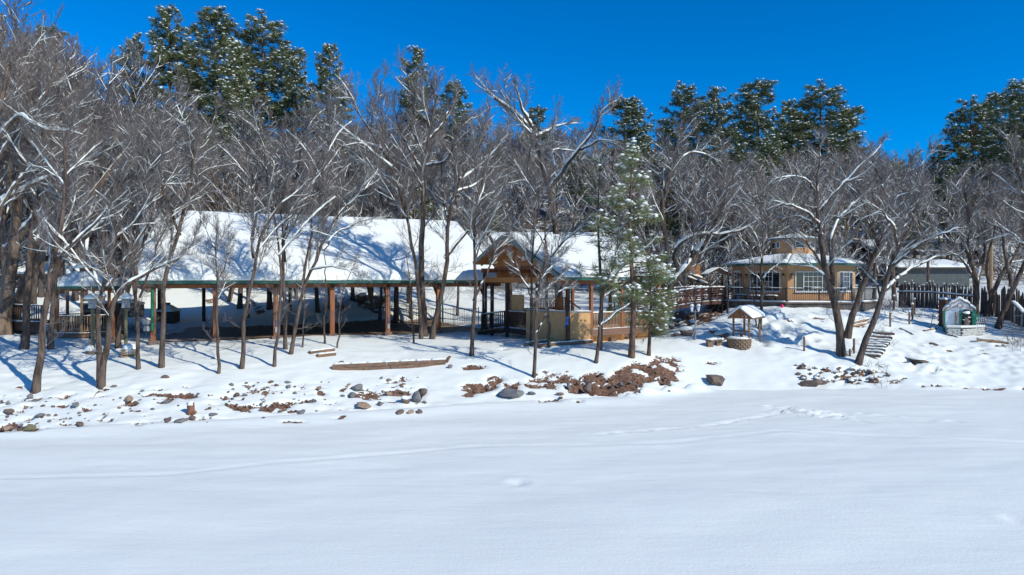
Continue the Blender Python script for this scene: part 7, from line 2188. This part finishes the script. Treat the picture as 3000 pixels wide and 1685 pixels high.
def pines():
    rng = np.random.default_rng(3)
    PM = (m_bark_red, m_needle_far, m_tsnow)
    protos = []
    for i, (Ht, W, cb, con) in enumerate(((24, 4.3, .30, False), (24, 4.7, .20, False), (24, 3.7, .36, False), (24, 5.0, .10, True))):
        g = grow_pine(rng, Ht, W, cb, 0.32, 0.66, 6, 0.25, 0.62, 0.07, 18, 0.66 if con else 0.52, 0.20, conical=con, gap=.16)
        protos.append((g, Ht))
    lab = [
        (-40, 20, 108, 0, 1.1, 'pine crown at the top left corner behind the bare trees'),
        (395, 108, 120, 0, .75, 'small pine lowest on the left of the left skyline group'),
        (497, 32, 116, 2, 1.05, 'tall narrow pine standing clear on the left of the skyline group'),
        (630, 42, 118, 1, 1.44, 'broad dark pine near the middle of the left skyline group'),
        (770, 58, 120, 0, 1.50, 'round topped pine on the right of the left skyline group'),
        (690, 130, 104, 3, 1.0, 'snow plastered conical pine in front of the left skyline group'),
        (868, 176, 116, 2, .9, 'pine sloping off the right shoulder of the left skyline group'),
        (965, 140, 108, 2, .85, 'lone open branched pine between the left group and the clump'),
        (1215, 146, 125, 2, .8, 'pine top peeping over the tall triple clump'),
        (1330, 250, 118, 1, 1.0, 'dark pine half hidden behind the tall triple clump'),
        (1575, 320, 120, 1, .9, 'pine behind the forked crown of the great tree'),
        (1830, 295, 112, 1, 1.31, 'wide dark pine above the foreground snowy pine'),
        (2005, 254, 120, 0, 1.19, 'sparse flat topped pine left of the right skyline group'),
        (2100, 262, 122, 2, .9, 'slender pine left in the right skyline group'),
        (2222, 248, 112, 1, 1.31, 'tallest snow dotted pine in the right skyline group'),
        (2310, 300, 118, 2, .8, 'small pine wedged between the two broad right skyline pines'),
        (2405, 256, 110, 0, 1.44, 'broad dark pine on the right of the right skyline group'),
        (2480, 330, 116, 2, .8, 'low pine on the right flank of the right skyline group'),
        (2845, 300, 112, 0, 1.12, 'pine standing left in the group at the right edge'),
        (2918, 284, 118, 1, 1.19, 'pine in the middle of the group at the right edge'),
        (3000, 242, 98, 0, 1.25, 'tallest pine of the right edge, cut by the frame'),
        (820, 590, 84, 3, .9, 'dark green pine low on the slope above the long roof'),
        (1150, 430, 100, 1, 1.0, 'pine on the slope behind the left limbs of the triple clump'),
        (1900, 520, 86, 1, .8, 'dark pine on the slope behind the foreground snowy pine'),
        (2270, 560, 80, 1, .8, 'green pine right behind the octagonal house'),
        (2200, 610, 84, 3, .8, 'snowy pine left behind the octagonal house'),
        (330, 330, 112, 0, 1.0, 'pine half hidden by bare twigs left of the skyline group'),
        (1700, 440, 105, 0, .8, 'pine behind the right limb of the great tree'),
        (2620, 480, 105, 1, .8, 'dark pine low on the slope at the gap in the skyline'),
        (2750, 430, 120, 2, .8, 'pine at the left foot of the right edge group'),
        (1450, 420, 110, 2, .9, 'pine between the triple clump and the great tree'),
        (560, 520, 82, 1, .9, 'dark evergreen low behind the left end of the long roof'), (980, 560, 80, 1, .8, 'dark evergreen low behind the ridge of the long roof'), (1420, 540, 88, 3, .9, 'low evergreen behind the right end of the long roof'),
        (1760, 560, 90, 1, .9, 'low evergreen behind the gabled roof'), (2060, 560, 84, 1, .9, 'dark evergreen low above the arbor'), (2380, 600, 86, 1, .9, 'dark evergreen low right of the lantern storey'), (2680, 620, 92, 1, .9, 'low evergreen above the grey house'), (640, 420, 96, 1, 1.0, 'mid slope evergreen under the left skyline group'),
        (150, 90, 112, 1, 1.0, 'pine behind the tall bare crowns at the upper left'),
    ]
    used = {}
    for px, top, Y, pi, ws, lb in lab:
        x = (px - 1500) / 2000 * Y
        zb = gz(x, Y)
        zt = CAMZ + (815 - top) / 2000 * Y
        hgt = max(6.0, zt - zb)
        g, Ht = protos[pi]
        s = hgt / Ht
        sw = ws * (0.5 + 0.5 * s)
        if pi not in used:
            src = make_tree('pine_tree', V(0, 0, 0), g, lb, 'pine tree', 'pines on the ridge', PM)
            src.location = (x, Y, zb)
            src.rotation_euler = (0, 0, rng.uniform(0, 6.28))
            src.scale = (sw, sw, s)
            used[pi] = src
        else:
            place(used[pi], (x, Y, zb), rng.uniform(0, 6.28), (sw, sw, s), lb)

def near_pines():
    rng = np.random.default_rng(8)
    NM = (m_bark_red, m_needle_gold, m_tsnow)
    b = G(1850, 1048)
    Ht = (1048 - 425) / 2000 * b[1]
    g = grow_pine(rng, Ht, 2.2, 0.24, 0.16, 0.40, 4, 0.15, 0.40, 0.018, 20, 0.72, 0.12, conical=True, gap=.18)
    g = tuple((v + b[None], f) for v, f in g)
    make_tree('pine_tree', b, g, 'foreground young pine heavily dusted with snow, before the lattice deck', 'pine tree', None, NM)
    b = G(1757, 1026)
    Ht = (1026 - 470) / 2000 * b[1]
    g = grow_pine(rng, Ht, 1.75, 0.40, 0.12, 0.46, 3, 0.26, 0.36, 0.018, 18, 0.10, 0.10, conical=True, gap=.3)
    g = tuple((v + b[None], f) for v, f in g)
    make_tree('pine_tree', b, g, 'thin sparse pine with a dark bare trunk left of the snowy foreground pine', 'pine tree', None, (m_bark, m_needle, m_tsnow))
    b = G(1901, 1043)
    Ht = (1043 - 770) / 2000 * b[1]
    g = grow_pine(rng, Ht, 1.05, 0.24, 0.10, 0.28, 4, 0.17, 0.38, 0.018, 20, 0.55, 0.10, conical=False)
    g = tuple((v + b[None], f) for v, f in g)
    make_tree('pine_tree', b, g, 'small bushy yellow green pine right of the lattice deck', 'pine tree', None, NM)

def hill_trees():
    rng = np.random.default_rng(21)
    protos = []
    for i in range(8):
        Ht = 13.0
        paths = generic_paths(rng, Ht, 0.17, 1 if i % 3 else 2, 0.42 + 0.05 * (i % 3))
        g = grow_bare(rng, paths, 0.75, 1.0, twig_r=0.011, snow=0.9, sides=6, fine=(i < 5), sn=1.3)
        protos.append(g)
    srcs = {}
    pos = []
    ZN = ((90, 'beyond the far left trunks'), (345, 'behind the gazebo'), (650, 'behind the left third of the long roof'), (900, 'behind the middle of the long roof'), (1130, 'behind the right third of the long roof'), (1430, 'behind the triple clump'), (1800, 'behind the tan house roof'), (2060, 'behind the footbridge'), (2330, 'behind the octagonal house'), (2560, 'right of the octagonal house'), (2790, 'behind the stockade fence'), (9999, 'at the far right'))
    def zone(px, Y, what):
        z = next(n for lim, n in ZN if px < lim)
        d = 'low on the slope' if Y < 74 else ('midway up the slope' if Y < 98 else 'high on the slope')
        return f'{what} {d} {z}', f'{what}s {d} {z}'
    tries = 0
    while len(pos) < 285 and tries < 40000:
        tries += 1
        Y = 56 + 75 * rng.random() ** 1.3
        px = rng.uniform(-160, 3160)
        x = (px - 1500) / 2000 * Y
        if any((x - a) ** 2 + (Y - b) ** 2 < (2.3 + 0.010 * Y) ** 2 for a, b in pos):
            continue
        if 1290 < px < 1830 and Y < 86: continue           # the tan house and its yard
        if 1130 < px < 1830 and Y < 74: continue
        if px > 2440 and Y < 80 and rng.random() < .8: continue
        if px > 2560 and Y < 95 and rng.random() < .55: continue
        if 2080 < px < 2540 and Y < 60: continue
        pos.append((x, Y))
        i = len(pos) % 8
        zb = gz(x, Y)
        # crowns follow the tree line of the valley
        top = np.interp(px, [-160, 0, 120, 300, 420, 520, 700, 880, 1000, 1150, 1330, 1500, 1700, 1900, 2100, 2300, 2500, 2650, 2760, 2900, 3000, 3160], [60, 60, 110, 200, 300, 380, 420, 410, 340, 240, 240, 290, 320, 410, 430, 440, 400, 410, 440, 490, 480, 470])
        hmax = CAMZ + (815 - top) / 2000 * Y - zb
        h = min(hmax * rng.uniform(.85, 1.06), rng.uniform(10.5, 17))
        if h < 5:
            h = rng.uniform(4.5, 6.5)
        s = h / 16.0
        sw = s * rng.uniform(0.9, 1.2)
        HL, GR = zone(px, Y, 'grey bare tree')
        if i not in srcs:
            src = make_tree('bare_tree', V(0, 0, 0), protos[i], HL, 'tree', GR, (m_bark if i % 3 else m_bark_old, (m_twig, m_twig_tan, m_twig_dark, m_twig_red)[i % 4], m_tsnow))
            src.location = (x, Y, zb)
            src.scale = (sw, sw, s)
            srcs[i] = src
        else:
            place(srcs[i], (x, Y, zb), rng.uniform(0, 6.28), (sw, sw, s), HL, group=GR)
    # evergreens standing among the bare trees
    n, tries, ev = 0, 0, [o for o in bpy.data.objects if o.name.startswith('pine_tree') and o.parent is None and o.location.y > 70]
    while n < 22 and tries < 3000:
        tries += 1
        Y = rng.uniform(66, 100)
        px = rng.uniform(350, 2950)
        if 1250 < px < 1860 and Y < 88: continue
        if 2440 < px and Y < 84: continue
        x = (px - 1500) / 2000 * Y
        s = rng.uniform(.42, .62)
        lb, gp_ = zone(px, Y, 'dark evergreen')
        place(ev[int(rng.integers(0, 12))], (x, Y, gz(x, Y)), rng.uniform(0, 6.28), (s * 1.2, s * 1.2, s), lb, group=gp_)
        n += 1
    # taller old trees on the left slope
    for q, (px, Y, top) in enumerate(((20, 52, -30), (95, 49, -10), (180, 53, 10), (250, 50, 50), (330, 55, 170), (420, 57, 260), (-60, 54, -40), (500, 58, 330), (140, 60, 20), (600, 59, 380), (40, 62, -20), (290, 64, 110))):
        x = (px - 1500) / 2000 * Y
        zb = gz(x, Y)
        s = (CAMZ + (815 - top) / 2000 * Y - zb) / 16.0
        place(srcs[(q * 3 + 1) % 8], (x, Y, zb), rng.uniform(0, 6.28), (s * .9, s * .9, s), 'tall bare tree towering over the gazebo at the upper left', group='tall trees behind the gazebo')

    # thickets of tall leafless brush at the foot of the slope
    sg = []
    for i in range(3):
        paths = []
        for k in range(7):
            a, ln = rng.uniform(0, 6.28), rng.uniform(.15, .5)
            L = rng.uniform(3.0, 4.6)
            o = V(rng.normal() * .5, rng.normal() * .5, -.2)
            P = resample([o, o + V(math.cos(a) * ln, math.sin(a) * ln, 1) * L * .5, o + V(math.cos(a) * ln * 1.2, math.sin(a) * ln * 1.2, 1) * L], 14)
            paths.append((P, np.linspace(.045, .012, 14)))
        sg.append(grow_bare(rng, paths, .8, 1.0, twig_r=.011, snow=1.0, sides=4, fine=False, sn=1.4, t0=.15))
    src2, n, tries = {}, 0, 0
    while n < 120 and tries < 5000:
        tries += 1
        Y = 54 + 52 * rng.random() ** 1.2
        px = rng.uniform(-150, 3150)
        if 1130 < px < 1840 and Y < 86: continue
        if px > 2440 and rng.random() < .75: continue
        if 2060 < px < 2560 and Y < 60: continue
        if 330 < px < 1150 and Y < 60: continue
        x = (px - 1500) / 2000 * Y
        s_ = rng.uniform(.7, 1.25)
        SL, SG = zone(px, Y, 'leafless thicket')
        i = n % 3
        if i not in src2:
            o = make_tree('thicket', V(0, 0, 0), sg[i], SL, 'thicket', SG, (m_bark, m_twig, m_tsnow))
            o.location = (x, Y, gz(x, Y)); o.scale = (s_, s_, s_)
            src2[i] = o
        else:
            place(src2[i], (x, Y, gz(x, Y)), rng.uniform(0, 6.28), (s_ * 1.2, s_ * 1.2, s_), SL, group=SG)
        n += 1
import time as _t
_t0=_t.time()
forest_front(); print('front', _t.time()-_t0)
near_pines(); pines(); print('pines', _t.time()-_t0)
hill_trees(); print('hill', _t.time()-_t0)
